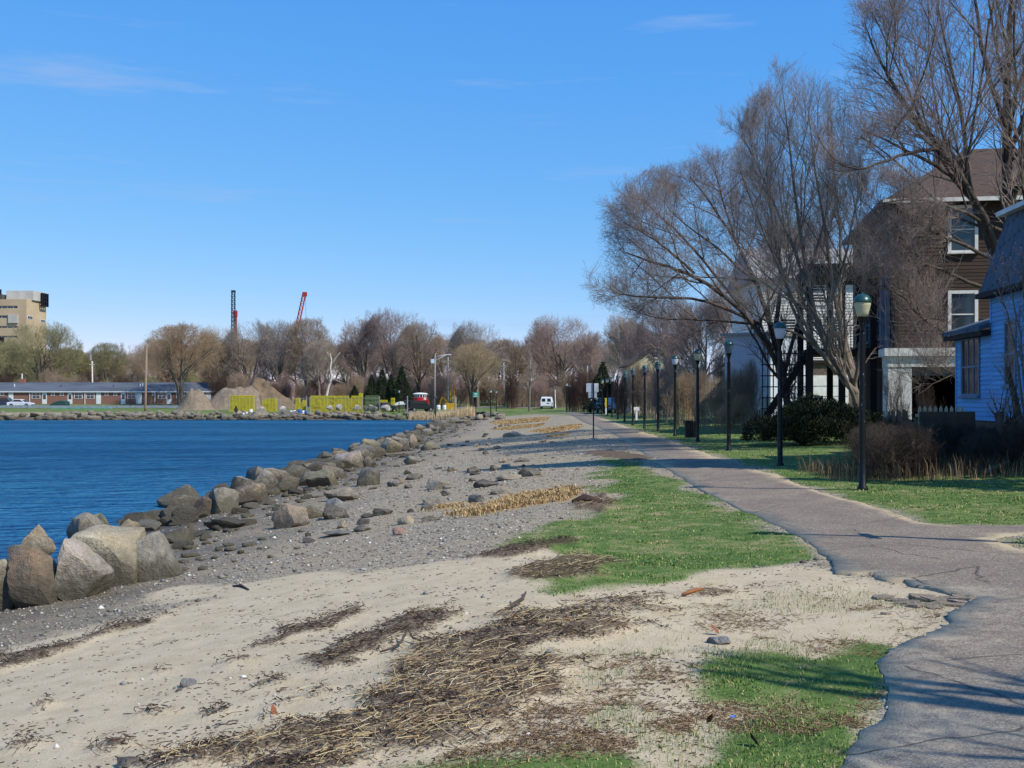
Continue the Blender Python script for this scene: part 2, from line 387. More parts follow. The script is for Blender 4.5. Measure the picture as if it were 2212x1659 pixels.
col = t.mix(wf, col, wcol)
col = t.mix(t.math('MULTIPLY', t.attr('thatch'), 0.8), col, lin(170, 138, 88))
t.set(Base_Color=col, Roughness=t.math('SUBTRACT', 0.95, t.math('MULTIPLY', wet, 0.35)), Specular_IOR_Level=0.2)
hh = t.math('ADD', t.math('MULTIPLY', t.math('SUBTRACT', 1.0, vor.outputs['Distance']), t.math('SUBTRACT', 1.0, sf)), t.math('MULTIPLY', fine, 0.8))
t.bump(hh, 0.02, 0.9)
ground_me = npmesh('ground', np.stack([GX, GY, GZ], -1), fa, t.m, smooth=True)
for nm, arr in (('sand', SD), ('grass', LD), ('litter', WD2), ('thatch', TD)):
    at_ = ground_me.attributes.new(nm, 'FLOAT', 'POINT'); at_.data.foreach_set('value', arr.ravel().astype(np.float32))
tag(link('ground', ground_me), kind='structure')

# ------------------------------------------------------------------ water
t = NT('bay_water')
n1 = t.noise(t.pos((0.75, 2.1, 1)), 1.0, 4, 0.6); n2 = t.noise(t.pos((0.25, 0.8, 1)), 1.0, 3); n3 = t.noise(t.pos((0.03, 0.09, 1)), 1.0, 3)
hgt = t.math('MULTIPLY', t.math('ADD', n1, t.math('MULTIPLY', n2, 1.6)), t.math('ADD', 0.35, t.math('MULTIPLY', t.noise(t.pos((0.07, 0.2, 1)), 1.0, 4), 1.3)))
bp = t.n('Bump', {'Height': hgt, 'Distance': 1.5, 'Strength': 1.0}).outputs[0]
deep = t.ramp(n3, [(0.35, lin(36, 94, 134)), (0.65, lin(54, 120, 158))])
df = t.n('BsdfDiffuse', {'Color': deep, 'Normal': bp}).outputs[0]
gl = t.n('BsdfGlossy', {'Color': (0.6, 0.6, 0.6, 1), 'Roughness': 0.12, 'Normal': bp}).outputs[0]
fr = t.math('MULTIPLY', t.n('Fresnel', {'IOR': 1.33, 'Normal': bp}).outputs[0], 0.62, True)
ms = t.n('MixShader', {0: fr, 1: df, 2: gl}).outputs[0]
t.t.links.new(ms, t.out.inputs['Surface'])
wx = np.concatenate([-np.geomspace(14, 2500, 30)[::-1], np.linspace(-13, -4.6, 12)]); wy = np.linspace(-60, 172, 60)
WX, WY = np.meshgrid(wx, wy); a_, b_ = WX.shape
ii = np.arange((a_ - 1) * (b_ - 1)); r_, c_ = ii // (b_ - 1), ii % (b_ - 1)
tag(link('water', npmesh('water', np.stack([WX, WY, np.full(WX.shape, WATER_Z)], -1), np.stack([r_ * b_ + c_, r_ * b_ + c_ + 1, (r_ + 1) * b_ + c_ + 1, (r_ + 1) * b_ + c_], 1), t.m)), kind='structure')
tp = NT('puddle_water'); tp.set(Base_Color=lin(60, 62, 58), Roughness=0.06, Specular_IOR_Level=0.6)
for k, (px, py, rx, ry, pz) in enumerate(PUDDLES):
    mb = MB(); n = 22
    vv = [(px + rx * 1.25 * (1 + 0.22 * math.sin(3 * a + k)) * math.cos(a), py + ry * 1.25 * (1 + 0.2 * math.sin(2 * a + 2 * k)) * math.sin(a), pz) for a in (j * 2 * math.pi / n for j in range(n))]
    mb.add(vv, [tuple(range(n))]); tag(mb.build('tide_pool', tp.m), kind='structure')

# ------------------------------------------------------------------ asphalt path: one sheet with broken edges, 3 to 5 cm thick
LEFT_EDGE = [(1796, 1700), (1826, 1648), (1855, 1586), (1914, 1553), (1918, 1494), (1892, 1432), (1950, 1399), (2024, 1370), (2057, 1351), (2046, 1337), (2119, 1296), (2060, 1289), (1995, 1276), (1972, 1272),
             (1954, 1260), (1930, 1263), (1903, 1258), (1881, 1245), (1840, 1247), (1804, 1243), (1800, 1223), (1790, 1208), (1724, 1160), (1636, 1116), (1555, 1083), (1496, 1050), (1445, 1017), (1423, 1001), (1400, 990),
             (1385, 975), (1340, 945), (1290, 922), (1260, 912), (1234, 896), (1222, 890)]
ISLAND = [(2145, 1166), (2212, 1157), (2330, 1150), (2330, 1240), (2212, 1193), (2171, 1180)]
def rough_line(pts, step, amp, seed):
    rr = random.Random(seed); o = []
    for (ax, ay), (bx, by) in zip(pts[:-1], pts[1:]):
        L = math.hypot(bx - ax, by - ay); n = max(1, int(L / step))
        for k in range(n):
            u = k / n; j = amp if k else amp * 0.4
            o.append((ax + (bx - ax) * u + rr.uniform(-j, j), ay + (by - ay) * u + rr.uniform(-j, j)))
    return o + [pts[-1]]
le = [G(*p)[:2] for p in LEFT_EDGE]; re_ = [G(*p)[:2] for p in RIGHT_EDGE]
le = [(le[0][0] - 0.4, -12.0)] + le
near_l = rough_line(le[:23], 0.07, 0.022, 1); far_l = rough_line(le[22:], 0.35, 0.05, 2)
right = rough_line(re_[::-1], 0.3, 0.045, 3)
outline = near_l + far_l[1:] + right + [(14.0, 15.1), (14.0, 11.8)] + [(7.4, 12.2)] + rough_line([G(*p)[:2] for p in ((2212, 1157), (2145, 1166), (2171, 1180), (2212, 1193))], 0.12, 0.03, 4) + [(7.5, 9.5), (11, 6), (11, -12.0)]
poly = np.array(outline)
gx, gy = np.meshgrid(np.arange(0.5, 14, 0.33), np.concatenate([np.arange(-11, 30, 0.4), np.arange(30, 150, 1.3)]))
inside = poly_sd(gx.ravel(), gy.ravel(), poly) > 0.12
pts = [Vector(p) for p in outline] + [Vector((a, b)) for a, b in zip(gx.ravel()[inside], gy.ravel()[inside])]
no = len(outline)
ov, oe, of, *_x = delaunay_2d_cdt(pts, [(i, (i + 1) % no) for i in range(no)], [], 1, 1e-5)
V2 = np.array([(p.x, p.y) for p in ov]); 
edge_d = np.abs(poly_sd(V2[:, 0], V2[:, 1], poly))
Zp = zfun(V2[:, 0], V2[:, 1]) + np.where((V2[:, 1] < 13) & (V2[:, 1] > 8.2), 0.024, np.where(V2[:, 1] <= 8.2, 0.008, 0.006)) + 0.008
tri = np.array([f for f in of if len(f) == 3])
cen = V2[tri].mean(1); tri = tri[poly_sd(cen[:, 0], cen[:, 1], poly) > 0]
a, b, c = V2[tri[:, 0]], V2[tri[:, 1]], V2[tri[:, 2]]
flip = ((b[:, 0] - a[:, 0]) * (c[:, 1] - a[:, 1]) - (b[:, 1] - a[:, 1]) * (c[:, 0] - a[:, 0])) < 0
tri[flip] = tri[flip][:, ::-1]
ed = np.concatenate([tri[:, [0, 1]], tri[:, [1, 2]], tri[:, [2, 0]]]); key = {}
for e in ed: key[tuple(sorted(e))] = key.get(tuple(sorted(e)), []) + [tuple(e)]
rim = [v_[0] for v_ in key.values() if len(v_) == 1]
nV = len(V2); side = np.array([(i, j, j + nV, i + nV) for j, i in rim])
VV = np.concatenate([np.column_stack([V2, Zp]), np.column_stack([V2, Zp - 0.14])])
t = NT('asphalt')
P = t.pos(); a1 = t.noise(P, 1.1, 4); a2 = t.noise(P, 70, 3, 0.75); a3 = t.noise(P, 7, 4)
col = t.ramp(a2, [(0.3, lin(100, 88, 74)), (0.55, lin(140, 125, 106)), (0.72, lin(178, 163, 142))])
ag = t.n('SeparateColor', {0: t.n('TexVoronoi', {'Vector': P, 'Scale': 75.0}).outputs['Color']}).outputs[0]
col = t.mix(t.ramp(ag, [(0.8, (0, 0, 0)), (0.9, (0.55, 0.55, 0.55))]), col, lin(196, 186, 170)); col = t.mix(t.ramp(ag, [(0.1, (0.5, 0.5, 0.5)), (0.18, (0, 0, 0))]), col, lin(70, 62, 56))
col = t.mix(t.ramp(t.noise(P, 0.9, 5, 0.65), [(0.4, (0, 0, 0)), (0.66, (0.55, 0.55, 0.55))]), col, lin(104, 92, 84))
yy = t.n('SeparateXYZ', {0: t.n('NewGeometry').outputs['Position']}).outputs
blue = t.math('MULTIPLY', t.ramp(yy[1], [(0.0, (1, 1, 1)), (1, (1, 1, 1))]), 1.0)
nearf = t.math('MULTIPLY', t.math('SUBTRACT', 8.4, yy[1]), 0.6, True)
col = t.mix(t.math('MULTIPLY', nearf, t.ramp(a1, [(0.4, (0.15, 0.15, 0.15)), (0.6, (0.75, 0.75, 0.75))])), col, t.ramp(a2, [(0.3, lin(80, 84, 82)), (0.6, lin(112, 114, 110)), (0.75, lin(156, 154, 146))]))
dust = t.ramp(t.math('ADD', t.math('MULTIPLY', t.attr('edge'), 0.4), t.math('ADD', t.math('MULTIPLY', a3, 0.5), t.math('ADD', t.math('MULTIPLY', a1, 0.3), t.math('MULTIPLY', a2, 0.3)))), [(0.66, (0, 0, 0)), (0.95, (0.8, 0.8, 0.8))])
col = t.mix(dust, col, lin(182, 166, 136))
sandy = t.math('MULTIPLY', t.attr('drift'), t.ramp(t.math('ADD', t.math('MULTIPLY', a3, 0.6), t.math('MULTIPLY', a2, 0.4)), [(0.42, (0, 0, 0)), (0.62, (0.85, 0.85, 0.85))]))
col = t.mix(sandy, col, lin(182, 168, 142))
crk = t.n('TexVoronoi', {'Vector': t.n('MixRGB', {0: 0.12, 1: P, 2: t.n('TexNoise', {'Vector': P, 'Scale': 3.0}).outputs['Color']}).outputs[0], 'Scale': 0.5}, feature='DISTANCE_TO_EDGE').outputs['Distance']
cl = t.math('MULTIPLY', t.ramp(crk, [(0.0, (1, 1, 1)), (0.006, (0, 0, 0))]), t.ramp(a1, [(0.42, (0, 0, 0)), (0.5, (1, 1, 1))]))
col = t.mix(t.math('MULTIPLY', cl, 0.8), col, lin(60, 56, 54))
t.set(Base_Color=col, Roughness=0.93, Specular_IOR_Level=0.15)
t.bump(t.math('SUBTRACT', t.math('ADD', a2, a3), cl), 0.012, 0.7)
pm = npmesh('path', VV, [tri, side], t.m)
at_ = pm.attributes.new('drift', 'FLOAT', 'POINT'); dv = np.exp(-edge_d / 0.45) * (V2[:, 1] < 11) * (V2[:, 0] < 4.5); at_.data.foreach_set('value', np.concatenate([dv, dv]).astype(np.float32))
at_ = pm.attributes.new('edge', 'FLOAT', 'POINT'); ev = np.exp(-edge_d / 0.12); at_.data.foreach_set('value', np.concatenate([ev, ev]).astype(np.float32))
tag(link('path', pm), kind='structure')
# ------------------------------------------------------------------ bare trees: vectorised branching
def unit(v): return v / np.maximum(np.linalg.norm(v, axis=-1, keepdims=True), 1e-9)
def tubes(P, Rd, s):
    B, k, _ = P.shape
    T = unit(np.gradient(P, axis=1)); d0 = unit(P[:, -1] - P[:, 0])
    ref = np.where(np.abs(d0[:, :1]) < 0.75, np.array([[1.0, 0, 0]]), np.array([[0, 1.0, 0]]))[:, None, :]
    N = unit(np.cross(T, np.broadcast_to(ref, T.shape))); Bn = np.cross(T, N)
    an = np.arange(s) * 2 * math.pi / s
    V = P[:, :, None] + Rd[:, :, None, None] * (np.cos(an)[None, None, :, None] * N[:, :, None] + np.sin(an)[None, None, :, None] * Bn[:, :, None])
    b, i, j = np.meshgrid(np.arange(B), np.arange(k - 1), np.arange(s), indexing='ij'); j2 = (j + 1) % s
    o = (b * k + i) * s
    return V.reshape(-1, 3), np.stack([o + j, o + j2, o + s + j2, o + s + j], -1).reshape(-1, 4)
def merge(parts):
    Vs, Fs, o = [], [], 0
    for V, Fq in parts: Vs.append(V); Fs.append(Fq + o); o += len(V)
    return np.concatenate(Vs), np.concatenate(Fs)
def exit_dist(p, d, env):
    """distance along d until the crown's outline (several ellipsoids; the largest exit counts)"""
    best = np.zeros(len(p))
    for c, a in env:
        q = (p - np.array(c)) / np.array(a); e = d / np.array(a)
        A = (e * e).sum(1); Bq = (q * e).sum(1); Cq = (q * q).sum(1) - 1
        D = Bq * Bq - A * Cq
        t = np.where(D > 0, (-Bq + np.sqrt(np.maximum(D, 0))) / A, 0)
        best = np.maximum(best, t)
    return best
def grow(st, d, L, r0, r1, k, wob, trop, rng):
    P = np.empty((len(st), k, 3)); P[:, 0] = st; d = unit(d)
    for i in range(1, k):
        d = unit(d + wob * rng.normal(size=d.shape) + np.array([0, 0, trop]) / k)
        P[:, i] = P[:, i - 1] + d * (L / (k - 1))[:, None]
    u = np.linspace(0, 1, k)[None]
    return P, r0[:, None] * (1 - u) + r1[:, None] * u
def children(P, Rd, n, t0, t1, ang, asd, up, env, frac, Lmax, Lmin, rr, rtip, k, wob, trop, rng, out=None, w=None):
    B, kk, _ = P.shape
    t = (t0 + (t1 - t0) * (np.arange(n)[None] + rng.uniform(0, 1, (B, n))) / n)
    x = t * (kk - 1); i = np.minimum(x.astype(int), kk - 2); f = (x - i)[..., None]
    bi = np.arange(B)[:, None]
    a, b = P[bi, i], P[bi, i + 1]; st = (a + (b - a) * f).reshape(-1, 3); tan = unit(b - a).reshape(-1, 3)
    pr = (Rd[bi, i] * (1 - f[..., 0]) + Rd[bi, i + 1] * f[..., 0]).ravel()
    rv = rng.normal(size=tan.shape)
    if out is not None: rv += out * unit(st - np.array(env[0][0]))
    perp = unit(rv - (rv * tan).sum(1, keepdims=True) * tan)
    an = np.radians(rng.normal(ang, asd, len(tan)))[:, None]
    d = tan * np.cos(an) + perp * np.sin(an); d[:, 2] += up; d = unit(d)
    L = exit_dist(st, d, env) * rng.uniform(frac[0], frac[1], len(st))
    L = np.clip(L, Lmin, Lmax) * rng.uniform(0.75, 1.1, len(st))
    r0 = np.minimum(pr * rr, L * 0.035 + rtip)
    keep = L > Lmin * 0.5
    if w is not None: keep &= rng.random((B, n)).ravel() < np.repeat(w, n)
    return grow(st[keep], d[keep], L[keep], r0[keep], np.minimum(r0[keep] * 0.45, np.full(keep.sum(), 1)) * 0.6 + rtip * 0.4, k, wob, trop, rng)

def bark(name, c1, c2, rand=0.12, buds=None):
    if name in MATS: return MATS[name]
    t = NT(name); v = t.obj((1, 1, 0.35))
    col = t.ramp(t.noise(v, 5, 5), [(0.3, lin(*c1)), (0.7, lin(*c2))])
    if buds: col = t.mix(t.ramp(t.island(), [(0.55, (0, 0, 0)), (0.75, (0.8, 0.8, 0.8))]), col, lin(*buds))
    col = t.n('HueSaturation', {'Value': t.math('ADD', t.math('MULTIPLY', t.rnd(), 2 * rand), 1 - rand), 'Color': col}).outputs[0]
    t.set(Base_Color=col, Roughness=0.9, Specular_IOR_Level=0.15)
    t.bump(t.noise(v, 22, 5, 0.7), 0.015)
    MATS[name] = t.m; return t.m
BARK_DARK = bark('dark_bark', (62, 54, 48), (96, 86, 76)); BARK_GREY = bark('grey_bark', (96, 86, 76), (134, 122, 108))
TWIG_BROWN = bark('brown_twigs', (136, 120, 102), (172, 154, 132), buds=(152, 124, 102)); TWIG_RED = bark('red_twigs', (136, 120, 110), (166, 148, 136), buds=(158, 122, 114))
TWIG_TAN = bark('tan_twigs', (146, 130, 104), (178, 160, 132), buds=(160, 132, 98)); TWIG_GREY = bark('grey_twigs', (140, 130, 118), (178, 166, 152), buds=(154, 132, 120))
TWIG_OLIVE = bark('olive_twigs', (128, 120, 90), (160, 150, 114), buds=(136, 136, 84)); TWIG_PURPLE = bark('purple_twigs', (128, 114, 106), (164, 148, 138), buds=(150, 120, 114))
TWIG_DARK = bark('dark_twigs', (66, 54, 48), (98, 82, 72), buds=(88, 66, 58)); TWIG_RUST = bark('rust_twigs', (144, 124, 98), (174, 152, 124), buds=(158, 128, 98))
NEAR_TWIG = bark('grey_brown_twigs', (116, 106, 98), (152, 140, 128), buds=(132, 108, 100))
WHITE_BARK = bark('bleached_bark', (176, 164, 150), (204, 194, 180))

def make_tree(stems, env, lv, rng, sides=(9, 7, 5, 4, 3, 3), rscale=1.0, kw=2.2):
    """stems: list of (points, radii). lv: one dict per level. Returns (woody, twigs) geometry"""
    wood, twig = [], []
    cur = []
    for pts, rad in stems:
        pts = np.array(pts, float); n = 12
        u = np.linspace(0, len(pts) - 1, n); idx = np.arange(len(pts))
        # smooth the polyline a little
        Pp = np.stack([np.interp(u, idx, pts[:, c]) for c in range(3)], 1)
        for _ in range(2): Pp[1:-1] = (Pp[:-2] + 2 * Pp[1:-1] + Pp[2:]) / 4
        Pp[1:-1] += rng.normal(0, 0.02, Pp[1:-1].shape)
        cur.append((Pp, np.interp(u, idx, rad)))
    P0 = np.array([c[0] for c in cur]); R0 = np.array([c[1] for c in cur]) * rscale
    wood.append(tubes(P0, R0, sides[0])); slen = np.linalg.norm(np.diff(P0, axis=1), axis=2).sum(1)
    P, Rd = P0, R0
    for li, L in enumerate(lv):
        src = [(P, Rd)]
        newP = []
        P, Rd = children(P, Rd, L['n'], L.get('t0', 0.2), L.get('t1', 1.0), L.get('ang', 42), L.get('asd', 10), L.get('up', 0.1), env, L.get('frac', (0.6, 1.0)), L['Lmax'], L['Lmin'],
                         L.get('rr', 0.62), L['rtip'], L['k'], L.get('wob', 0.12), L.get('trop', 0.2), rng, L.get('out'), np.clip(kw * slen / slen.max(), 0.15, 1) if li == 0 and len(slen) > 4 else None)
        (wood if li < L.get('wood_until', 1) + 0 else twig).append(tubes(P, Rd, sides[min(li + 1, 5)]))
    return merge(wood), merge(twig)
def tree_obj(name, geo, mats, label, cat, loc, group=None, rz=0, scale=1):
    e = thing(name, label, cat, loc, rz, group); e.scale = (scale,) * 3 if not hasattr(scale, '__len__') else scale
    link('trunk', npmesh('trunk', geo[0][0], geo[0][1], mats[0], smooth=True), e)
    link('crown', npmesh('crown', geo[1][0], geo[1][1], mats[1], smooth=False), e)
    return e

# ---- far trees: six prototypes, about 10 m tall, copied along the tree line
def far_proto(seed, H=10.0, th=0.22, Rx=4.6, nst=1, spread=0.25, dens=1.0, rt=0.016):
    rng = np.random.default_rng(seed)
    env = [((0, 0, H * 0.60), (Rx, Rx, H * 0.42)), ((Rx * 0.35, 0, H * 0.5), (Rx * 0.8, Rx * 0.7, H * 0.34)), ((-Rx * 0.3, Rx * 0.2, H * 0.66), (Rx * 0.6, Rx * 0.6, H * 0.37))]
    stems = []
    for s in range(nst):
        a = rng.uniform(0, 6.28); o = 0.0 if nst == 1 else 0.25
        top = H * rng.uniform(0.6, 0.8); sp = spread * H * (0.35 if nst == 1 else 0.8) * rng.uniform(0.6, 1)
        r = 0.26 if nst == 1 else 0.17
        stems.append(([(o * math.cos(a), o * math.sin(a), -0.3), (o * 1.4 * math.cos(a), o * 1.4 * math.sin(a), H * th), (sp * 0.5 * math.cos(a), sp * 0.5 * math.sin(a), H * 0.45), (sp * math.cos(a), sp * math.sin(a), top)], [r * 1.25, r, r * 0.62, r * 0.25]))
    n1 = int(11 / nst + 2)
    lv = [dict(n=n1, t0=th + 0.05, ang=44, asd=12, up=0.12, Lmax=7, Lmin=1.4, rtip=0.028, k=8, trop=0.15, wob=0.14, frac=(0.78, 1.0), rr=0.6),
          dict(n=7, t0=0.2, ang=46, up=0.04, Lmax=3.6, Lmin=0.8, rtip=0.022, k=6, trop=0.12, frac=(0.7, 1.0)),
          dict(n=int(6 * dens), t0=0.15, ang=46, up=0.03, Lmax=1.9, Lmin=0.5, rtip=rt, k=4, trop=0.1, frac=(0.7, 1.05)),
          dict(n=int(5 * dens), t0=0.1, ang=40, up=0.1, Lmax=1.0, Lmin=0.35, rtip=rt, k=3, trop=0.3, frac=(0.6, 1.1)),
          dict(n=2, t0=0.3, ang=38, up=0.12, Lmax=0.6, Lmin=0.3, rtip=rt * 0.8, k=2, frac=(0.6, 1.1))]
    return make_tree(stems, env, lv, rng, sides=(7, 5, 4, 3, 3, 3))
FAR_GEO = [far_proto(1), far_proto(2, Rx=5.2, nst=3), far_proto(3, Rx=3.6, th=0.3), far_proto(4, Rx=5.8, nst=4, spread=0.35), far_proto(5, Rx=4.2, nst=2, th=0.26)]
FAR_ME = {}
def own(o, m):
    o.material_slots[0].link = 'OBJECT'; o.material_slots[0].material = m      # shared mesh, own material
    return o
MARKS = [(45, 'the tan office tower'), (199, 'the pole with a transformer'), (316, 'the tall leaning wooden pole'), (392, 'the broad rusty-topped tree'), (504, 'the pile driver mast'), (570, 'the grey dirt mound'), (652, 'the red crane boom'), (714, 'the bleached dead tree'), (790, 'the big dome of trees'), (866, 'the dark conifers'),
         (908, 'the red cabin boat'), (950, 'the cobra-head street light'), (1027, 'the small green sign'), (1066, 'the far pair of lamps'), (1144, 'the slender young tree'), (1180, 'the white van'), (1224, 'the lamp right of the van'), (1302, 'the dark evergreen'), (1400, 'the cream gable'), (1500, 'the wide spreading tree'), (1700, 'the white house')]
def by_mark(px):
    m = min(MARKS, key=lambda q: abs(q[0] - px)); return ('just left of ' if px < m[0] - 5 else 'just right of ' if px > m[0] + 5 else 'straight above ') + m[1]
def far_tree(px, d, top, wpx, kind, twig, label, barkm=BARK_GREY, group=None, k=[0]):
    """px: centre column, top: row of the crown's top, wpx: crown width in photo pixels"""
    k[0] += 1; rr = random.Random(100 + k[0])
    key = kind
    if key not in FAR_ME:
        g = FAR_GEO[kind]
        FAR_ME[key] = (npmesh('trunk', g[0][0], g[0][1], barkm, smooth=True), npmesh('crown', g[1][0], g[1][1], twig))
    x = X_at(px, d); zb = gz(x, d); H = Z_at(top, d) - zb; W = wpx * d / F
    Rx = (4.6, 5.2, 3.6, 5.8, 4.2)[kind]
    e = thing('bare_tree', label, 'tree', (x, d, zb), rr.uniform(0, 6.28), group)
    e.scale = (W / (2 * Rx), W / (2 * Rx), H / 10.1)
    own(link('trunk', FAR_ME[key][0], e), barkm); own(link('crown', FAR_ME[key][1], e), twig)
    return e
GT = 'bare trees along the far tree line'
far_tree(92, 245, 697, 168, 1, TWIG_OLIVE, 'round olive budding tree rising before the tan tower')
far_tree(18, 262, 738, 110, 0, TWIG_OLIVE, 'low green-brown tree at the foot of the tan office tower')
far_tree(163, 255, 758, 80, 2, TWIG_OLIVE, 'small yellow-green tree right of the round olive tree behind the brick motel roof')
far_tree(232, 265, 742, 100, 3, TWIG_OLIVE, 'greyish green tree behind the motel roof beside the pole with a transformer')
far_tree(300, 262, 742, 95, 1, TWIG_BROWN, 'brown bare tree behind the motel roof left of the tall leaning pole')
far_tree(392, 212, 703, 205, 3, TWIG_RUST, 'broad rusty-topped bare tree with forked trunk before the right part of the motel')
far_tree(342, 240, 735, 110, 0, TWIG_RUST, 'rusty brown tree directly behind the tall leaning wooden pole')
far_tree(478, 226, 704, 120, 1, TWIG_TAN, 'tan bare tree below the dark pile driver mast, left of it')
far_tree(540, 222, 694, 125, 4, TWIG_GREY, 'grey bare tree below the dark pile driver mast, right of it')
far_tree(598, 216, 690, 120, 1, TWIG_GREY, 'grey brown bare tree behind the grey dirt mound')
far_tree(664, 212, 690, 125, 3, TWIG_BROWN, 'bare tree below the red crane boom with dense brown twigs')
far_tree(690, 205, 735, 80, 2, TWIG_GREY, 'narrow grey tree just left of the bleached dead tree')
far_tree(785, 222, 690, 130, 4, TWIG_PURPLE, 'left half of the big dome of trees, open purple-grey crown')
far_tree(862, 220, 668, 175, 1, TWIG_PURPLE, 'tallest domed bare tree above the dark conifers', BARK_DARK)
far_tree(905, 212, 700, 120, 0, TWIG_BROWN, 'brown bare tree right of the big dome above the red cabin boat', BARK_DARK)
far_tree(965, 230, 722, 110, 4, TWIG_BROWN, 'brown bare tree behind the cobra-head street light')
far_tree(1035, 205, 694, 140, 1, TWIG_GREY, 'grey bare tree with fine upright twigs above the small green sign')
far_tree(1020, 196, 745, 130, 3, TWIG_TAN, 'lower tan tree with dark forked trunk behind the small green sign', BARK_DARK)
far_tree(1105, 232, 735, 100, 0, TWIG_BROWN, 'brown bare tree between the green sign and the white van')
far_tree(1165, 236, 715, 100, 4, TWIG_RED, 'reddish bare tree just left above the white van')
far_tree(1213, 212, 680, 165, 1, TWIG_RED, 'big reddish purple bare tree above the white van', BARK_DARK)
far_tree(1272, 205, 722, 90, 0, TWIG_RED, 'red-budded tree left of the dark evergreen at the path end')
far_tree(1345, 150, 683, 105, 2, TWIG_GREY, 'thin pale bare tree in front of the cream gabled house')
far_tree(1385, 138, 700, 110, 4, TWIG_PURPLE, 'purple grey bare tree behind the cream gabled house')
far_tree(1432, 108, 640, 170, 1, TWIG_PURPLE, 'dense reddish purple tree between the cream gable and the wide spreading tree')
far_tree(1520, 100, 650, 150, 0, TWIG_PURPLE, 'purple bare tree under the wide spreading crown behind the tall brush')
far_tree(1610, 92, 560, 190, 4, TWIG_PURPLE, 'tall bare tree behind the white house with grey roof, left end', BARK_DARK)
far_tree(1720, 96, 480, 220, 0, TWIG_PURPLE, 'tall bare tree rising behind the grey roof of the white house')
kk = random.Random(5)
for i in range(52):                          # the second and third rows that close the gaps
    px = -90 + i * 30 + kk.uniform(-12, 12); d = kk.uniform(270, 300) if px < 1080 else kk.uniform(235, 270)
    top = kk.uniform(752, 772) if px < 330 else kk.uniform(728, 752) if px < 1330 else kk.uniform(700, 740)
    far_tree(px, d, top, kk.uniform(85, 130), kk.choice([0, 1, 3, 4]), kk.choice([TWIG_OLIVE, TWIG_BROWN] if px < 330 else [TWIG_BROWN, TWIG_GREY, TWIG_PURPLE, TWIG_BROWN, TWIG_RED]), 'bare tree in the back row, ' + by_mark(px), group=GT)
# the bleached dead tree
mb = MB(); x0, d0 = X_at(712, 185), 185; sc_ = d0 / F
def dp(px, py, o=0): return (((px - 703) * sc_), o, Z_at(py, d0) - gz(x0, d0))
mb.tube([dp(703, 884), dp(705, 858), dp(709, 836, .3), dp(716, 815), dp(714, 795, -.2), dp(716, 778), dp(713, 763)], [0.24, 0.22, 0.19, 0.17, 0.14, 0.1, 0.04], 7)
dead = thing('dead_tree', 'bleached white dead tree standing bare left of the big dome of trees', 'tree', (X_at(703, d0), d0, gz(x0, d0)))
mb.build('trunk', WHITE_BARK, dead, smooth=True)
mb = MB()
mb = MB(); mb.tube([dp(715, 790), dp(722, 777, .2), dp(729, 768), dp(735, 761)], [0.15, 0.11, 0.07, 0.03], 5)
mb.tube([dp(711, 827), dp(720, 817, .3), dp(729, 823), dp(741, 827)], [0.13, 0.1, 0.06, 0.03], 5)
mb.tube([dp(716, 778), dp(709, 768, .2), dp(707, 760)], [0.09, 0.06, 0.03], 5)
mb.build('branch', WHITE_BARK, dead, smooth=True)

# ---- the three big trees on the right
def at(px, py, d, origin): return (X_at(px, d) - origin[0], d - origin[1], Z_at(py, d) - origin[2])
# wide spreading tree at the left of the group
dA = 56.0; oA = (X_at(1706, dA), dA, gz(X_at(1706, dA), dA)); A_ = lambda px, py, dd=0: at(px, py, dA + dd, oA)
rng = np.random.default_rng(41)
stA = [([A_(1706, 925), A_(1702, 870), A_(1690, 800), A_(1672, 730, 1)], [0.42, 0.36, 0.31, 0.26]),
       ([A_(1698, 830), A_(1660, 740, -1), A_(1600, 660, -1.5), A_(1500, 590, -2), A_(1410, 566, -2.5), A_(1350, 545, -2)], [0.27, 0.24, 0.21, 0.17, 0.12, 0.05]),
       ([A_(1672, 735, 1), A_(1640, 620, 1), A_(1590, 520, 2), A_(1530, 430, 2), A_(1490, 380, 2)], [0.25, 0.2, 0.15, 0.1, 0.04]),
       ([A_(1672, 735, 1), A_(1690, 600, 2), A_(1680, 480, 3), A_(1650, 400, 3)], [0.25, 0.2, 0.13, 0.05]),
       ([A_(1694, 810), A_(1730, 680, 1), A_(1760, 560, 2), A_(1780, 470, 2)], [0.22, 0.17, 0.11, 0.05]),
       ([A_(1640, 700, -1), A_(1540, 650, -2), A_(1440, 640, -2), A_(1360, 640, -3), A_(1320, 630, -3)], [0.17, 0.14, 0.11, 0.07, 0.03])]
stA += [([A_(1600, 662, -1.5), A_(1500, 540, -1), A_(1430, 470, 0), A_(1385, 430, 0)], [0.16, 0.12, 0.08, 0.03]), ([A_(1500, 590, -2), A_(1420, 520, -3), A_(1345, 480, -3)], [0.13, 0.08, 0.03]), ([A_(1640, 700, -1), A_(1520, 690, 0), A_(1420, 690, 1), A_(1345, 660, 1)], [0.14, 0.1, 0.06, 0.02]), ([A_(1640, 620, 1), A_(1560, 540, 3), A_(1470, 480, 4), A_(1420, 420, 4)], [0.16, 0.11, 0.07, 0.03]), ([A_(1590, 520, 2), A_(1560, 430, 0), A_(1545, 365, 0)], [0.12, 0.08, 0.03])]
envA = [(A_(1490, 545), (4.7, 4.6, 4.4)), (A_(1630, 490), (4.0, 4.6, 4.0)), (A_(1425, 590), (3.1, 3.6, 3.1))]
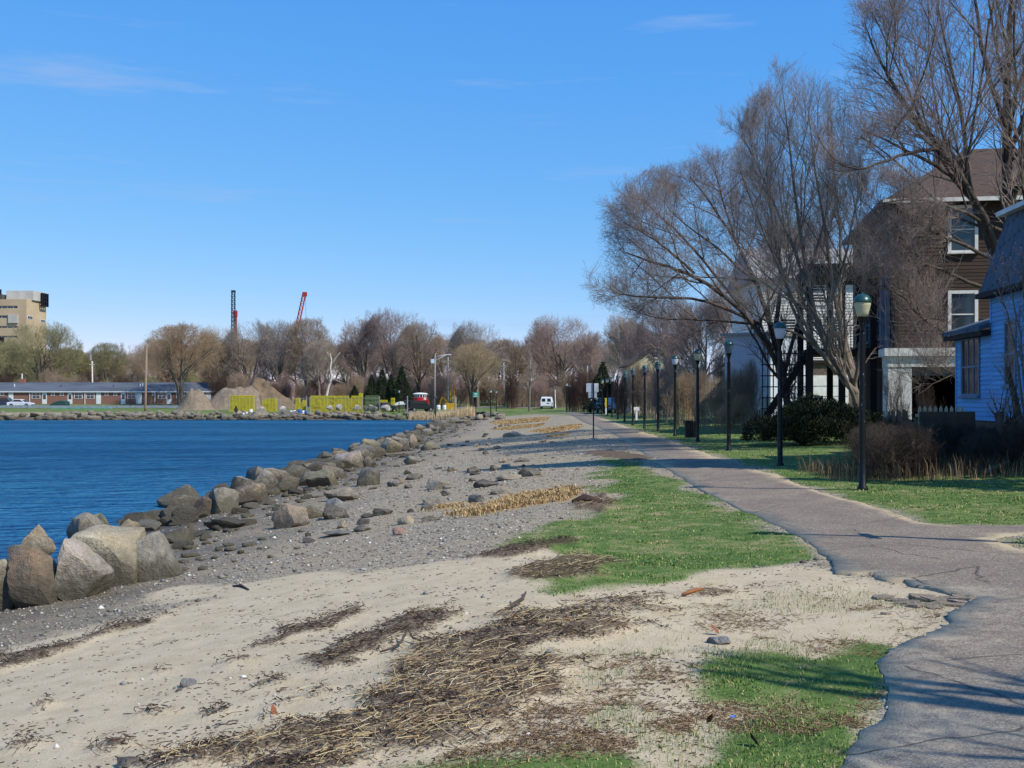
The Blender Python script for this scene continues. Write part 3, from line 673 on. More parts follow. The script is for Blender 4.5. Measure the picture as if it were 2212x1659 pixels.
lvA = [dict(n=9, t0=0.25, ang=48, asd=12, up=0.12, Lmax=5.0, Lmin=1.2, rtip=0.014, k=8, trop=0.35, wob=0.12, frac=(0.7, 1.0), rr=0.5),
       dict(n=8, t0=0.15, ang=46, asd=12, up=0.06, Lmax=2.4, Lmin=0.6, rtip=0.009, k=6, trop=0.25, wob=0.14, frac=(0.65, 1.0), rr=0.55),
       dict(n=8, t0=0.12, ang=44, asd=12, up=0.05, Lmax=1.15, Lmin=0.4, rtip=0.007, k=4, trop=0.2, wob=0.15, frac=(0.6, 1.05)),
       dict(n=5, t0=0.1, ang=42, asd=14, up=0.08, Lmax=0.58, Lmin=0.2, rtip=0.005, k=2, frac=(0.5, 1.1))]
treeA = tree_obj('bare_tree', make_tree(stA, envA, lvA, rng, rscale=0.5), (BARK_DARK, NEAR_TWIG), 'wide spreading bare tree with a long level limb reaching left over the path', 'tree', oA)
# many-stemmed tree behind the juniper
dB = 43.5; oB = (X_at(1850, dB), dB, gz(X_at(1850, dB), dB)); B_ = lambda px, py, dd=0: at(px, py, dB + dd, oB)
rng = np.random.default_rng(42)
stB = [([B_(1862, 985), B_(1856, 900), B_(1846, 840), B_(1835, 800, .2)], [0.34, 0.29, 0.26, 0.2]),
       ([B_(1844, 838), B_(1832, 770, .5), B_(1815, 700, 1), B_(1800, 640, 1), B_(1790, 540, 1), B_(1770, 420, 1.5), B_(1752, 330, 1.5), B_(1745, 230, 1.5)], [0.2, 0.185, 0.165, 0.15, 0.125, 0.09, 0.06, 0.02]),
       ([B_(1850, 850), B_(1812, 815, -.4), B_(1790, 770, -.6), B_(1765, 700, -.6), B_(1745, 620, -.4), B_(1728, 500, 0), B_(1712, 360, 0), B_(1690, 190, 0)], [0.23, 0.2, 0.18, 0.165, 0.145, 0.115, 0.075, 0.02]),
       ([B_(1806, 806, -.5), B_(1770, 760, -1), B_(1735, 690, -1.2), B_(1690, 600, -1.5), B_(1640, 480, -1.5), B_(1600, 370, -1.5)], [0.15, 0.13, 0.115, 0.095, 0.065, 0.02]),
       ([B_(1762, 745, -1), B_(1700, 710, -1.6), B_(1640, 690, -1.8), B_(1585, 640, -2)], [0.1, 0.085, 0.06, 0.02]),
       ([B_(1790, 770, -.4), B_(1745, 745, .6), B_(1700, 640, 1.2), B_(1672, 520, 1.5), B_(1650, 350, 1.5), B_(1655, 230, 1.5)], [0.15, 0.13, 0.11, 0.09, 0.05, 0.015]),
       ([B_(1800, 640, 1), B_(1830, 540, .5), B_(1850, 440, 0), B_(1860, 330, 0)], [0.1, 0.08, 0.05, 0.015])]
stB += [([B_(1844, 838), B_(1862, 740, -.5), B_(1868, 620, -.8), B_(1855, 480, -1), B_(1830, 350, -1)], [0.15, 0.12, 0.09, 0.06, 0.02]), 
        ([B_(1815, 700, 1), B_(1820, 560, 2), B_(1800, 380, 2), B_(1795, 250, 2)], [0.13, 0.1, 0.06, 0.02]), ([B_(1745, 620, -.4), B_(1690, 480, .5), B_(1625, 330, .5), B_(1600, 290, .5)], [0.11, 0.08, 0.05, 0.02])]
envB = [(B_(1722, 480), (2.7, 2.6, 6.1)), (B_(1650, 560), (2.2, 2.2, 3.6)), (B_(1770, 580), (2.2, 2.3, 4.3))]
lvB = [dict(n=11, t0=0.36, ang=30, asd=10, up=0.25, Lmax=4.2, Lmin=1.0, rtip=0.011, k=8, trop=0.6, wob=0.1, frac=(0.6, 1.0), rr=0.5),
       dict(n=7, t0=0.15, ang=38, asd=10, up=0.2, Lmax=1.9, Lmin=0.5, rtip=0.008, k=5, trop=0.45, wob=0.12, frac=(0.6, 1.0), rr=0.55),
       dict(n=7, t0=0.1, ang=38, asd=12, up=0.15, Lmax=0.95, Lmin=0.3, rtip=0.006, k=3, trop=0.3, wob=0.14, frac=(0.6, 1.05)),
       dict(n=4, t0=0.1, ang=38, asd=14, up=0.15, Lmax=0.45, Lmin=0.18, rtip=0.0048, k=2, frac=(0.5, 1.1))]
treeB = tree_obj('bare_tree', make_tree(stB, envB, lvB, rng, rscale=0.54), (BARK_GREY, TWIG_GREY), 'many-stemmed bare tree leaning left behind the dark juniper bush', 'tree', oB)
# tall tree at the right edge of the picture
dC = 38.5; oC = (X_at(2172, dC), dC, gz(X_at(2172, dC), dC)); C_ = lambda px, py, dd=0: at(px, py, dC + dd, oC)
rng = np.random.default_rng(43)
stC = [([C_(2178, 985), C_(2172, 700), C_(2166, 560), C_(2176, 440), C_(2180, 340, .3), C_(2170, 240, .6), C_(2176, 130, 1), C_(2190, -40, 1), C_(2200, -190, 1)], [0.46, 0.4, 0.36, 0.33, 0.3, 0.24, 0.18, 0.1, 0.03]),
       ([C_(2170, 600), C_(2130, 470, -1), C_(2085, 390, -1.5), C_(2030, 320, -2), C_(1960, 240, -2), C_(1900, 140, -2), C_(1872, 60, -2)], [0.25, 0.23, 0.2, 0.165, 0.12, 0.07, 0.025]),
       ([C_(2172, 640), C_(2150, 540, .5), C_(2110, 470, 1), C_(2080, 400, 1), C_(2095, 340, 1), C_(2085, 240, 1.5), C_(2040, 120, 2), C_(2020, -20, 2)], [0.25, 0.22, 0.19, 0.16, 0.14, 0.11, 0.075, 0.02]),
       ([C_(2076, 392, -1), C_(2010, 350, -2.4), C_(1930, 310, -3), C_(1860, 280, -3.4)], [0.13, 0.1, 0.065, 0.02]),
       ([C_(2150, 560), C_(2080, 530, -2), C_(2010, 500, -3), C_(1960, 470, -3.6)], [0.13, 0.1, 0.065, 0.02]),
       ([C_(2168, 770), C_(2080, 735, -1.4), C_(2000, 700, -2.2), C_(1950, 640, -2.6), C_(1900, 615, -2.8)], [0.1, 0.085, 0.07, 0.05, 0.02]),
       ([C_(2172, 640), C_(2070, 600, -1), C_(1990, 565, -1.6), C_(1930, 560, -2)], [0.13, 0.1, 0.07, 0.02]),
       ([C_(2172, 280, .5), C_(2130, 150, 0), C_(2110, 20, 0), C_(2090, -120, 0)], [0.18, 0.14, 0.09, 0.03]),
       ([C_(2180, 330, .3), C_(2240, 200, 1), C_(2290, 60, 1)], [0.2, 0.14, 0.04]),
       ([C_(2176, 430), C_(2260, 340, -1), C_(2330, 240, -1)], [0.18, 0.12, 0.04])]
stC += [([C_(2166, 500), C_(2070, 452, -2), C_(1985, 425, -3), C_(1890, 440, -3.4)], [0.13, 0.1, 0.065, 0.02]),
        ([C_(2172, 830), C_(2100, 800, -1.5), C_(2040, 815, -2), C_(1985, 850, -2.2)], [0.08, 0.06, 0.04, 0.015]), ([C_(2030, 320, -2), C_(1950, 330, -3), C_(1860, 370, -3.6), C_(1800, 350, -3.6)], [0.12, 0.09, 0.06, 0.02])]
envC = [(C_(2050, 150), (4.0, 4.4, 5.2)), (C_(2200, 60), (4.4, 4.4, 5.6)), (C_(1960, 290), (2.9, 3.6, 3.6)), (C_(2000, 520), (3.4, 3.2, 3.6))]
lvC = [dict(n=12, t0=0.22, ang=36, asd=10, up=0.16, Lmax=6.0, Lmin=1.2, rtip=0.012, k=8, trop=0.4, wob=0.11, frac=(0.65, 1.0), rr=0.48),
       dict(n=8, t0=0.15, ang=40, asd=11, up=0.12, Lmax=2.6, Lmin=0.6, rtip=0.008, k=6, trop=0.3, wob=0.13, frac=(0.6, 1.0), rr=0.55),
       dict(n=8, t0=0.12, ang=40, asd=12, up=0.1, Lmax=1.1, Lmin=0.4, rtip=0.0065, k=3, trop=0.25, wob=0.15, frac=(0.6, 1.05)),
       dict(n=5, t0=0.1, ang=40, asd=14, up=0.1, Lmax=0.5, Lmin=0.2, rtip=0.005, k=2, frac=(0.5, 1.1))]
treeC = tree_obj('bare_tree', make_tree(stC, envC, lvC, rng, rscale=0.56, kw=1.75), (BARK_DARK, NEAR_TWIG), 'tall dark-trunked bare tree before the brown house, cut by the right edge', 'tree', oC)
# a tree just outside the picture whose shade falls across the nearest stretch of path
rng = np.random.default_rng(44)
stD = [([(0, 0, -0.3), (0.05, 0, 1.6), (-0.3, 0.2, 3.2), (-0.7, 0.3, 5.4), (-0.8, 0.3, 7.5)], [0.24, 0.2, 0.16, 0.1, 0.03]),
       ([(0, 0, 1.7), (-0.9, -0.6, 3.0), (-1.9, -1.0, 4.4), (-2.4, -1.3, 6.0)], [0.15, 0.12, 0.08, 0.03]), ([(-0.2, 0.1, 2.8), (-1.0, 0.9, 4.0), (-1.5, 1.4, 5.4)], [0.13, 0.1, 0.04])]
lvD = [dict(n=4, t0=0.2, ang=42, up=0.15, Lmax=2.4, Lmin=0.6, rtip=0.012, k=5, trop=0.3), dict(n=5, ang=42, up=0.1, Lmax=1.1, Lmin=0.4, rtip=0.007, k=3), dict(n=3, ang=42, up=0.1, Lmax=0.5, Lmin=0.2, rtip=0.005, k=2)]
tree_obj('bare_tree', make_tree(stD, [((-0.9, 0, 4.8), (2.3, 2.3, 3.0))], lvD, rng), (BARK_DARK, TWIG_BROWN), 'bare tree beside the near path, outside the picture', 'tree', (8.0, 3.2, 0))

# ---- brush: shrub prototypes made of many upright stems
def brush_proto(seed, n=46, H=2.6, spread=1.3, rt=0.008, lean=0.25):
    rng = np.random.default_rng(seed); rr = random.Random(seed); st = []
    for i in range(n):
        a = rr.uniform(0, 6.28); r = spread * math.sqrt(rr.random()) * 0.7; h = H * rr.uniform(0.55, 1.0); lx, ly = lean * h * rr.gauss(0, 1), lean * h * rr.gauss(0, 1)
        x, y = r * math.cos(a), r * math.sin(a)
        st.append(([(x, y, -0.1), (x + lx * 0.3, y + ly * 0.3, h * 0.5), (x + lx, y + ly, h)], [rt * 2.4, rt * 1.8, rt]))
    env = [((0, 0, H * 0.5), (spread * 1.25, spread * 1.25, H * 0.62))]
    lv = [dict(n=6, t0=0.15, ang=36, up=0.2, Lmax=1.1, Lmin=0.3, rtip=rt, k=4, trop=0.3, wob=0.18), dict(n=5, t0=0.1, ang=40, up=0.1, Lmax=0.6, Lmin=0.2, rtip=rt * 0.85, k=3, wob=0.2), dict(n=3, t0=0.1, ang=42, up=0.05, Lmax=0.32, Lmin=0.15, rtip=rt * 0.75, k=2)]
    return make_tree(st, env, lv, rng, sides=(4, 3, 3, 3, 3, 3))
BRUSH_GEO = [brush_proto(1), brush_proto(2, 34, 2.4, 1.5, lean=0.4), brush_proto(3, 40, 2.8, 1.1, lean=0.18), brush_proto(4, 16, 2.7, 0.9, lean=0.3)]
BRUSH_ME = {}
def brush(px, d, top, wpx, kind, m, label, group=None, k=[0]):
    k[0] += 1; rr = random.Random(500 + k[0]); key = kind
    if key not in BRUSH_ME:
        g = BRUSH_GEO[kind]; BRUSH_ME[key] = (npmesh('stems', g[0][0], g[0][1], m), npmesh('twigs', g[1][0], g[1][1], m))
    x = X_at(px, d); zb = gz(x, d); H = Z_at(top, d) - zb; W = wpx * d / F
    e = thing('bare_shrub', label, 'shrub', (x, d, zb), rr.uniform(0, 6.28), group)
    e.scale = (W / 3.3, W / 3.3, H / 2.75)
    own(link('stems', BRUSH_ME[key][0], e), m); own(link('twigs', BRUSH_ME[key][1], e), m)
    return e
GB = 'tall brown brush behind the lamp row'
for px, d, top, wp, kd, m in ((1588, 58, 800, 70, 0, TWIG_BROWN), (1548, 62, 806, 75, 1, TWIG_TAN), (1514, 66, 812, 75, 2, TWIG_BROWN), (1482, 70, 806, 75, 0, TWIG_RUST), (1452, 76, 802, 70, 1, TWIG_BROWN), (1424, 82, 808, 66, 2, TWIG_RED),
                             (1406, 92, 810, 60, 0, TWIG_BROWN), (1388, 100, 815, 55, 1, TWIG_DARK), (1350, 112, 800, 50, 1, TWIG_DARK), (1372, 108, 790, 50, 2, TWIG_BROWN), (1398, 112, 792, 56, 0, TWIG_BROWN), (1425, 108, 785, 56, 1, TWIG_RED), (1340, 116, 822, 44, 0, TWIG_DARK), (1620, 62, 790, 70, 2, TWIG_BROWN), (1560, 72, 770, 80, 2, TWIG_BROWN), (1500, 82, 770, 80, 0, TWIG_TAN), (1450, 95, 780, 80, 2, TWIG_RED), (1600, 54, 845, 50, 1, TWIG_RUST), (1570, 54, 868, 60, 1, TWIG_RUST)):
    brush(px, d, top, wp, kd, m, {TWIG_BROWN: 'brown', TWIG_TAN: 'tan', TWIG_RUST: 'rusty', TWIG_RED: 'reddish', TWIG_DARK: 'dark'}[m] + (' low' if top > 830 else ' tall') + ' tangled brush behind ' + min(((1574, 'the leaning third lamp'), (1540, 'the gap left of the third lamp'), (1507, 'the lamp by the litter bin'), (1480, 'the litter bin'), (1458, 'the white-globed fifth lamp'), (1421, 'the sixth lamp'), (1392, 'the seventh lamp'), (1367, 'the eighth lamp'), (1349, 'the ninth lamp'), (1334, 'the tenth lamp')), key=lambda q: abs(q[0] - px))[1], GB)
for px, d, top, wp in ((1248, 150, 806, 62), (1272, 146, 800, 62), (1296, 142, 812, 60), (1320, 128, 820, 50), (1238, 165, 830, 60)):
    brush(px, d, top, wp, 0, TWIG_DARK, 'dark dense brush beside the far end of the path, ' + ('left of' if px < 1282 else 'right of') + ' the double sign', 'dark brush by the path end')
GF = 'reddish brush under the far tree line'
kk = random.Random(9)
for i in range(60):
    px = 480 + i * 13.4 + kk.uniform(-8, 8)
    brush(px, kk.uniform(206, 232) if px < 1080 else kk.uniform(196, 215), kk.uniform(805, 838), kk.uniform(44, 74), kk.choice([0, 1, 2]), kk.choice([TWIG_BROWN, TWIG_RED, TWIG_DARK, TWIG_RED]), 'reddish brush under the far trees, ' + by_mark(px), GF)
for i in range(26):
    px = -60 + i * 23 + kk.uniform(-6, 6)
    brush(px, kk.uniform(236, 250), kk.uniform(800, 818), kk.uniform(50, 76), kk.choice([0, 1, 2]), kk.choice([TWIG_BROWN, TWIG_OLIVE, TWIG_DARK]), 'brush behind the motel roof, ' + by_mark(px), 'brush behind the motel')
# low dry thicket between the near lawn and the houses
GT2 = 'dark thicket in front of the blue house'
kk = random.Random(10)
for i in range(32):
    px = 1880 + kk.uniform(0, 360); d = kk.uniform(24.5, 30.5)
    tp_k = kk.uniform(895, 970)
    brush(px, d, tp_k, kk.uniform(80, 150), kk.choice([0, 1, 2]), kk.choice([TWIG_DARK, TWIG_DARK, BARK_DARK]), ('dark leafless thicket shrub ' + ('between the nearest lamp and the picket stack' if px < 1935 else 'at the foot of the picket stack' if px < 1985 else 'before the picket fence' if px < 2060 else 'under the triple window of the blue house' if px < 2140 else 'at the right edge before the blue house') + (', front' if d < 26.5 else ', back' if d > 28.5 else ', middle') + (' low one' if tp_k > 935 else ' tall one')), GT2)
for px, d, top, w_, lab in ((1935, 36, 800, 90, 'tall leggy bare shrub growing before the white garage pillar'), (2000, 38, 830, 80, 'leggy bare shrub growing before the open garage')):
    e = brush(px, d, top, w_, 3, TWIG_DARK, lab)

# ---- conifers, juniper and budding shrub: leaf-sized faces spread through the volume
def leaf_cloud(C, size, rng, elong=2.2, normal_out=None):
    n = len(C); d = unit(rng.normal(size=(n, 3))) if normal_out is None else unit(normal_out + 0.5 * rng.normal(size=(n, 3)))
    s = unit(np.cross(d, rng.normal(size=(n, 3))))
    L = size * elong * rng.uniform(0.6, 1.3, n)[:, None]; W = size * rng.uniform(0.6, 1.2, n)[:, None]
    V = np.stack([C - s * W * 0.5, C + s * W * 0.5, C + d * L], 1).reshape(-1, 3)
    return V, np.arange(3 * n).reshape(-1, 3)
def leafmat(name, c1, c2, c3):
    t = NT(name); col = t.ramp(t.island(), [(0.1, lin(*c1)), (0.55, lin(*c2)), (0.95, lin(*c3))])
    t.set(Base_Color=col, Roughness=0.75, Specular_IOR_Level=0.2); return t.m
CONIF = leafmat('conifer_needles', (26, 38, 22), (38, 54, 30), (56, 72, 42)); JUN = leafmat('juniper_needles', (26, 32, 20), (38, 46, 28), (58, 66, 38))
def conifer_geo(seed, n=5200):
    rng = np.random.default_rng(seed); u = rng.uniform(0, 1, n) ** 0.6; z = 1 - u
    tier = 0.62 + 0.5 * vnoise(z * 9, rng.integers(0, 6, n) * 3.7, seed) + 0.22 * np.abs(np.sin(z * 34 + rng.normal(0, .25, n))); a = rng.uniform(0, 6.28, n)
    lob = 1 + 0.16 * np.sin(a * 5 + z * 11) ; r = 0.27 * u * tier * lob * rng.uniform(0.5, 1, n) ** 0.5
    C = np.stack([r * np.cos(a), r * np.sin(a), 0.06 + 0.92 * z], 1); o = np.stack([np.cos(a), np.sin(a), np.full(n, -0.15)], 1)
    return leaf_cloud(C, 0.016, rng, 2.6, o)
CG = [conifer_geo(1), conifer_geo(2)]; CM = [npmesh('foliage', *g, CONIF) for g in CG]
tk = MB().tube([(0, 0, -0.03), (0, 0, 0.5), (0, 0, 0.95)], [0.024, 0.016, 0.004], 6).build('trunk', BARK_DARK); TKM = tk.data; bpy.data.objects.remove(tk)
for px, d, top, lab, wd in ((826, 198, 794, 'dark conifer, left of the tall pair beside the lobster trap stacks', 1.0), (868, 196, 788, 'tallest dark conifer behind the white covered boat', 1.05), (845, 204, 806, 'short conifer between the two dark conifers', 1.0), (803, 204, 806, 'small ragged conifer left of the dark conifers', 1.1), (766, 206, 830, 'low dark evergreen left of the conifers under the dome of trees', 1.3),
                          (1302, 128, 778, 'dark evergreen tree at the end of the lamp row', 1.25)):
    x = X_at(px, d); z0 = gz(x, d); H = (Z_at(top, d) - z0)
    e = thing('conifer', lab, 'tree', (x, d, z0), px); e.scale = (H * wd, H * wd, H)
    link('foliage', CM[px % 2], e); link('trunk', TKM, e)
def blob_bush(name, label, cx, cy, z0, lobes, n, size, m, seed, elong=2.4):
    rng = np.random.default_rng(seed); Cs, Os = [], []
    for (lx, ly, lz, rx, ry, rz) in lobes:
        k = int(n * rx * rz / sum(l[3] * l[5] for l in lobes)); u = unit(rng.normal(size=(k, 3))); u[:, 2] = np.abs(u[:, 2]) * 1.05 - 0.05
        nn = fbm(u[:, 0] * 3 + lx * 3, u[:, 1] * 3 + u[:, 2] * 4, seed, 3); rad = (0.72 + 0.5 * nn) * rng.uniform(0.45, 1, k) ** 0.35
        Cs.append(np.array([lx, ly, lz]) + u * np.array([rx, ry, rz]) * rad[:, None]); Os.append(u + np.array([0, 0, 0.35]))
    V, Fq = leaf_cloud(np.concatenate(Cs), size, rng, elong, np.concatenate(Os))
    e = thing(name, label, 'shrub', (cx, cy, z0)); link('foliage', npmesh('foliage', V, Fq, m), e)
    mb = MB()
    for k in range(7):
        a = k * 0.9; mb.tube([(0, 0, -0.05), (0.5 * math.cos(a), 0.4 * math.sin(a), 0.5), (1.2 * math.cos(a), 0.8 * math.sin(a), 0.9)], [0.05, 0.035, 0.012], 5)
    mb.build('stems', BARK_DARK, e); return e
# unseen tall spruce, added to lay a pointed shade across path and beach
e = thing('conifer', 'tall dark spruce added for its shade, outside the picture on the right', 'tree', (16.4, 23.0, 0.3)); e.scale = (11.5, 11.5, 22.5)
g = conifer_geo(3, 16000); link('foliage', npmesh('foliage', *g, CONIF), e); link('trunk', TKM, e)
e = thing('conifer', 'shorter dark spruce added for its shade, outside the picture on the right', 'tree', (15.6, 17.6, 0.3)); e.scale = (8.5, 8.5, 12.5)  # second unseen spruce, added to shade the right lawn and thicket
link('foliage', CM[1], e); link('trunk', TKM, e)
jx, jy = X_at(1735, 40.5), 40.5
blob_bush('juniper_bush', 'big dark green juniper bush spreading beside the second lamp', jx, jy, gz(jx, jy), [(-1.25, -0.2, 0.2, 0.95, 1.1, 0.85), (0, 0, 0.35, 1.3, 1.4, 1.2), (1.2, 0.1, 0.35, 1.2, 1.4, 1.25), (0.5, 0.5, 0.6, 1.3, 1.2, 1.15), (2.2, 0.3, 0.25, 1.0, 1.1, 1.05), (-0.6, -0.6, 0.2, 1.0, 1.0, 0.85), (0.8, -0.9, 0.15, 1.3, 0.7, 0.8)], 34000, 0.045, JUN, 5)
# ------------------------------------------------------------------ boulders
def ico(sub):
    bm = bmesh.new(); bmesh.ops.create_icosphere(bm, subdivisions=sub, radius=1.0)
    V = np.array([v.co[:] for v in bm.verts]); Fq = np.array([[v.index for v in f.verts] for f in bm.faces]); bm.free(); return unit(V), Fq
ICO = {k: ico(k) for k in (2, 3, 4, 5)}
def noise3(p, s, seed):
    return (vnoise(p[:, 0] * s + 7, p[:, 1] * s + 3, seed) + vnoise(p[:, 1] * s + 17, p[:, 2] * s + 9, seed + 1) + vnoise(p[:, 2] * s + 5, p[:, 0] * s + 31, seed + 2)) / 3 - 0.5
def rock_geo(seed, sub=3, nplanes=6, soft=34.0, rough=0.1, facet=0.5):
    rng = np.random.default_rng(seed); V, Fq = ICO[sub]
    ax = unit(rng.normal(size=3)); bx = unit(np.cross(ax, rng.normal(size=3))); cx = np.cross(ax, bx)
    n = np.concatenate([[ax, -ax, bx, -bx, cx, -cx], rng.normal(size=(nplanes, 3))]); n[:6] += rng.normal(0, 0.16, (6, 3)); n = unit(n)
    d = np.concatenate([rng.uniform(0.62, 0.9, 6), rng.uniform(min(facet + 0.22, 1.0), 1.12, nplanes)])
    q = np.maximum(V @ n.T, 0.02) / d                      # inverse distance to each plane
    r = 1.0 / (np.sum(q ** soft, 1) ** (1 / soft))
    P = V * r[:, None]
    big = noise3(P, 1.3, seed); st = np.floor(noise3(P, 2.2, seed + 3) * 7) / 7
    f = 1 + rough * 1.8 * big + rough * 0.5 * st + rough * 0.9 * noise3(P, 4.5, seed + 5) + rough * 0.6 * noise3(P, 10, seed + 9)
    P = P * f[:, None]
    lo, hi = P.min(0), P.max(0); P = (P - (lo + hi) / 2) / ((hi - lo) / 2)
    return P, Fq                                           # fits the box -1..1
def granite(name, c1, c2, c3, stain=(66, 60, 50), tide=-0.66, rand=0.14):
    t = NT(name); v = t.obj(); n1 = t.noise(v, 2.6, 6, 0.68); n2 = t.noise(v, 26, 4, 0.75); n3 = t.noise(v, 5, 4)
    col = t.ramp(n1, [(0.3, lin(*c1)), (0.5, lin(*c2)), (0.72, lin(*c3))])
    col = t.mix(t.ramp(t.noise(v, 1.1, 4, 0.6), [(0.44, (0, 0, 0)), (0.56, (0.6, 0.6, 0.6))]), col, lin(128, 120, 106)); col = t.mix(t.ramp(t.noise(v, 1.9, 5, 0.7), [(0.56, (0, 0, 0)), (0.68, (0.6, 0.6, 0.6))]), col, lin(94, 86, 72))
    col = t.mix(t.ramp(n2, [(0.52, (0, 0, 0)), (0.7, (0.4, 0.4, 0.4))]), col, lin(86, 78, 70))
    col = t.mix(t.ramp(n2, [(0.28, (0.35, 0.35, 0.35)), (0.42, (0, 0, 0))]), col, lin(214, 204, 190))
    z = t.n('SeparateXYZ', {0: t.n('NewGeometry').outputs['Position']}).outputs[2]
    zz = t.math('ADD', z, t.math('MULTIPLY', t.math('SUBTRACT', n3, 0.5), 0.55))
    k = t.ramp(t.math('ADD', t.math('MULTIPLY', t.math('SUBTRACT', zz, tide), 2.0), 0.5), [(0.1, (0.85, 0.85, 0.85)), (0.75, (0, 0, 0))])
    col = t.mix(k, col, t.mix(n1, lin(*stain), lin(92, 86, 68)))
    val = t.math('ADD', t.math('MULTIPLY', t.rnd(), 2 * rand), 1 - rand)
    hue = t.math('ADD', t.math('MULTIPLY', t.n('ObjectInfo').outputs['Random'], 0.022), 0.489)
    col = t.n('HueSaturation', {'Hue': hue, 'Value': val, 'Color': col}).outputs[0]
    col = t.mix(t.ramp(t.noise(v, 60, 3, 0.8), [(0.4, (0.45, 0.45, 0.45)), (0.5, (0, 0, 0))]), col, lin(84, 76, 64))
    t.set(Base_Color=col, Roughness=0.88, Specular_IOR_Level=0.25)
    t.bump(t.math('ADD', t.math('MULTIPLY', n2, 0.8), t.math('ADD', t.math('MULTIPLY', n3, 1.5), t.noise(v, 11, 5, 0.7))), 0.05, 0.9); return t.m
ROCK = {'tan': granite('tan_granite', (144, 128, 104), (178, 160, 132), (204, 190, 164)), 'grey': granite('grey_granite', (124, 118, 104), (156, 148, 132), (186, 178, 162)), 'pink': granite('pink_granite', (150, 130, 112), (184, 168, 152), (212, 200, 188)),
        'rust': granite('rust_granite', (124, 116, 100), (150, 128, 98), (136, 130, 118)), 'dark': granite('dark_stone', (76, 71, 62), (100, 93, 82), (124, 115, 100)), 'pale': granite('pale_granite', (140, 130, 110), (168, 158, 136), (196, 188, 170)),
        'white': granite('white_stone', (166, 160, 148), (194, 188, 176), (218, 214, 204)), 'olive': granite('olive_stone', (112, 106, 84), (138, 130, 102), (164, 152, 124)), 'slate': granite('blue_grey_stone', (104, 106, 106), (130, 132, 132), (158, 158, 156)),
        'far': granite('shore_granite', (100, 90, 76), (124, 114, 98), (152, 142, 126), tide=-0.8)}
ROCK['redrock'] = granite('red_stone', (146, 110, 96), (172, 134, 118), (188, 156, 138))
_rk = [0]
def boulder(x0, y0, x1, y1, kind, label, d=None, sub=3, tilt=0.2, group='boulders along the near shore', name='boulder', depth=0.95, bury=0.1, seed=None, mats=None, facet=0.46, soft=34):
    """boulder whose outline fills the photo box x0,y0..x1,y1, standing on the ground at its lower edge"""
    _rk[0] += 1; sd = seed or 1000 + _rk[0]
    gx_, gy_, gz_ = G((x0 + x1) / 2, y1)
    if d is not None: gy_ = d; gx_ = X_at((x0 + x1) / 2, d); gz_ = Z_at(y1, d)
    w_ = (x1 - x0) * gy_ / F * (1.02 if y1 - y0 > 90 else 1.1 if d is None and y1 - y0 > 20 else 1.04); h_ = (y1 - y0) * gy_ / F
    dep = w_ * depth
    drop = (EYE - gz_) / gy_
    h_ = max(h_ - dep * 0.35 * drop, h_ * 0.72)
    P, Fq = rock_geo(sd, sub, facet=facet, soft=soft)
    bury = 0.55 if bury > 0.06 else 0.2
    S = np.array([w_ / 2, dep / 2, h_ * (1 + bury) / 2]); P = P * S
    P[:, 2] += h_ / 2 - h_ * bury / 2
    me = npmesh(name, P, Fq, ROCK[kind], smooth=True); me.set_sharp_from_angle(angle=math.radians(24))
    o = link(name, me, None, (gx_, gy_ + dep * 0.42, gz_))
    return tag(o, label, 'boulder' if name == 'boulder' else 'stone', group)
NB = 'boulders along the near shore'
near_list = [
    (-40, 1205, 40, 1321, 'pale', 'pale boulder cut off by the left edge of the picture', 4),
    (0, 1170, 118, 1312, 'rust', 'tall rust-stained boulder split by a crack, second from the left edge', 4),
    (98, 1158, 220, 1297, 'pink', 'rounded pinkish white topped boulder between the rust-stained and the long tan boulder', 4),
    (128, 1133, 292, 1270, 'tan', 'largest tan boulder sloping down to the right behind the pinkish white one', 4),
    (244, 1146, 382, 1256, 'grey', 'craggy grey boulder at the right end of the nearest boulder group', 4),
]
for (a, b, c, d_, k, lab, s) in near_list: boulder(a, b, c, d_, k, lab, sub=s, bury=0.12, depth=0.9, facet=0.46, soft=30)
boulder(24, 1130, 108, 1195, 'tan', 'pointed sunlit boulder against the water behind the nearest group', d=18.6, sub=4)
boulder(131, 1106, 215, 1165, 'pale', 'pale wedge-shaped boulder leaning against the water, nearest group', d=20.3, sub=4)
boulder(183, 1108, 239, 1150, 'olive', 'round brown boulder right behind the pale wedge-shaped one', d=22.4, sub=4)
boulder(236, 1120, 296, 1158, 'tan', 'low tan rock between the round brown boulder and the white barnacled slab', d=22.2)
boulder(214, 1140, 300, 1176, 'olive', 'flat olive slab behind the craggy grey boulder', d=20.2)
boulder(282, 1124, 338, 1150, 'white', 'white barnacled slab at the water edge beyond the nearest group')
boulder(298, 1102, 374, 1138, 'olive', 'greenish grey boulder at the start of the rocky row by the water')
boulder(328, 1047, 430, 1108, 'tan', 'big smooth round boulder standing in the water edge, tallest of the second group', sub=4, facet=0.66, soft=12)
boulder(410, 1072, 468, 1114, 'redrock', 'orange-topped boulder in front of the big smooth round one')
boulder(436, 1051, 510, 1109, 'grey', 'peaked grey boulder right of the orange-topped one')
boulder(498, 1039, 570, 1083, 'tan', 'blocky tan boulder with flat top right of the peaked grey one')
boulder(452, 1042, 505, 1078, 'dark', 'dark rock at the waterline behind the peaked grey boulder', d=35)
boulder(547, 1013, 597, 1069, 'grey', 'tall grey square-shouldered boulder at the middle of the row', sub=4, facet=0.62)
boulder(581, 1088, 662, 1141, 'tan', 'lone domed boulder with dark left face standing on the open beach', sub=4)
boulder(657, 1091, 697, 1120, 'olive', 'mossy dark rock right behind the lone domed boulder')
boulder(702, 1075, 748, 1108, 'slate', 'blue-grey veined rock right of the lone domed boulder')
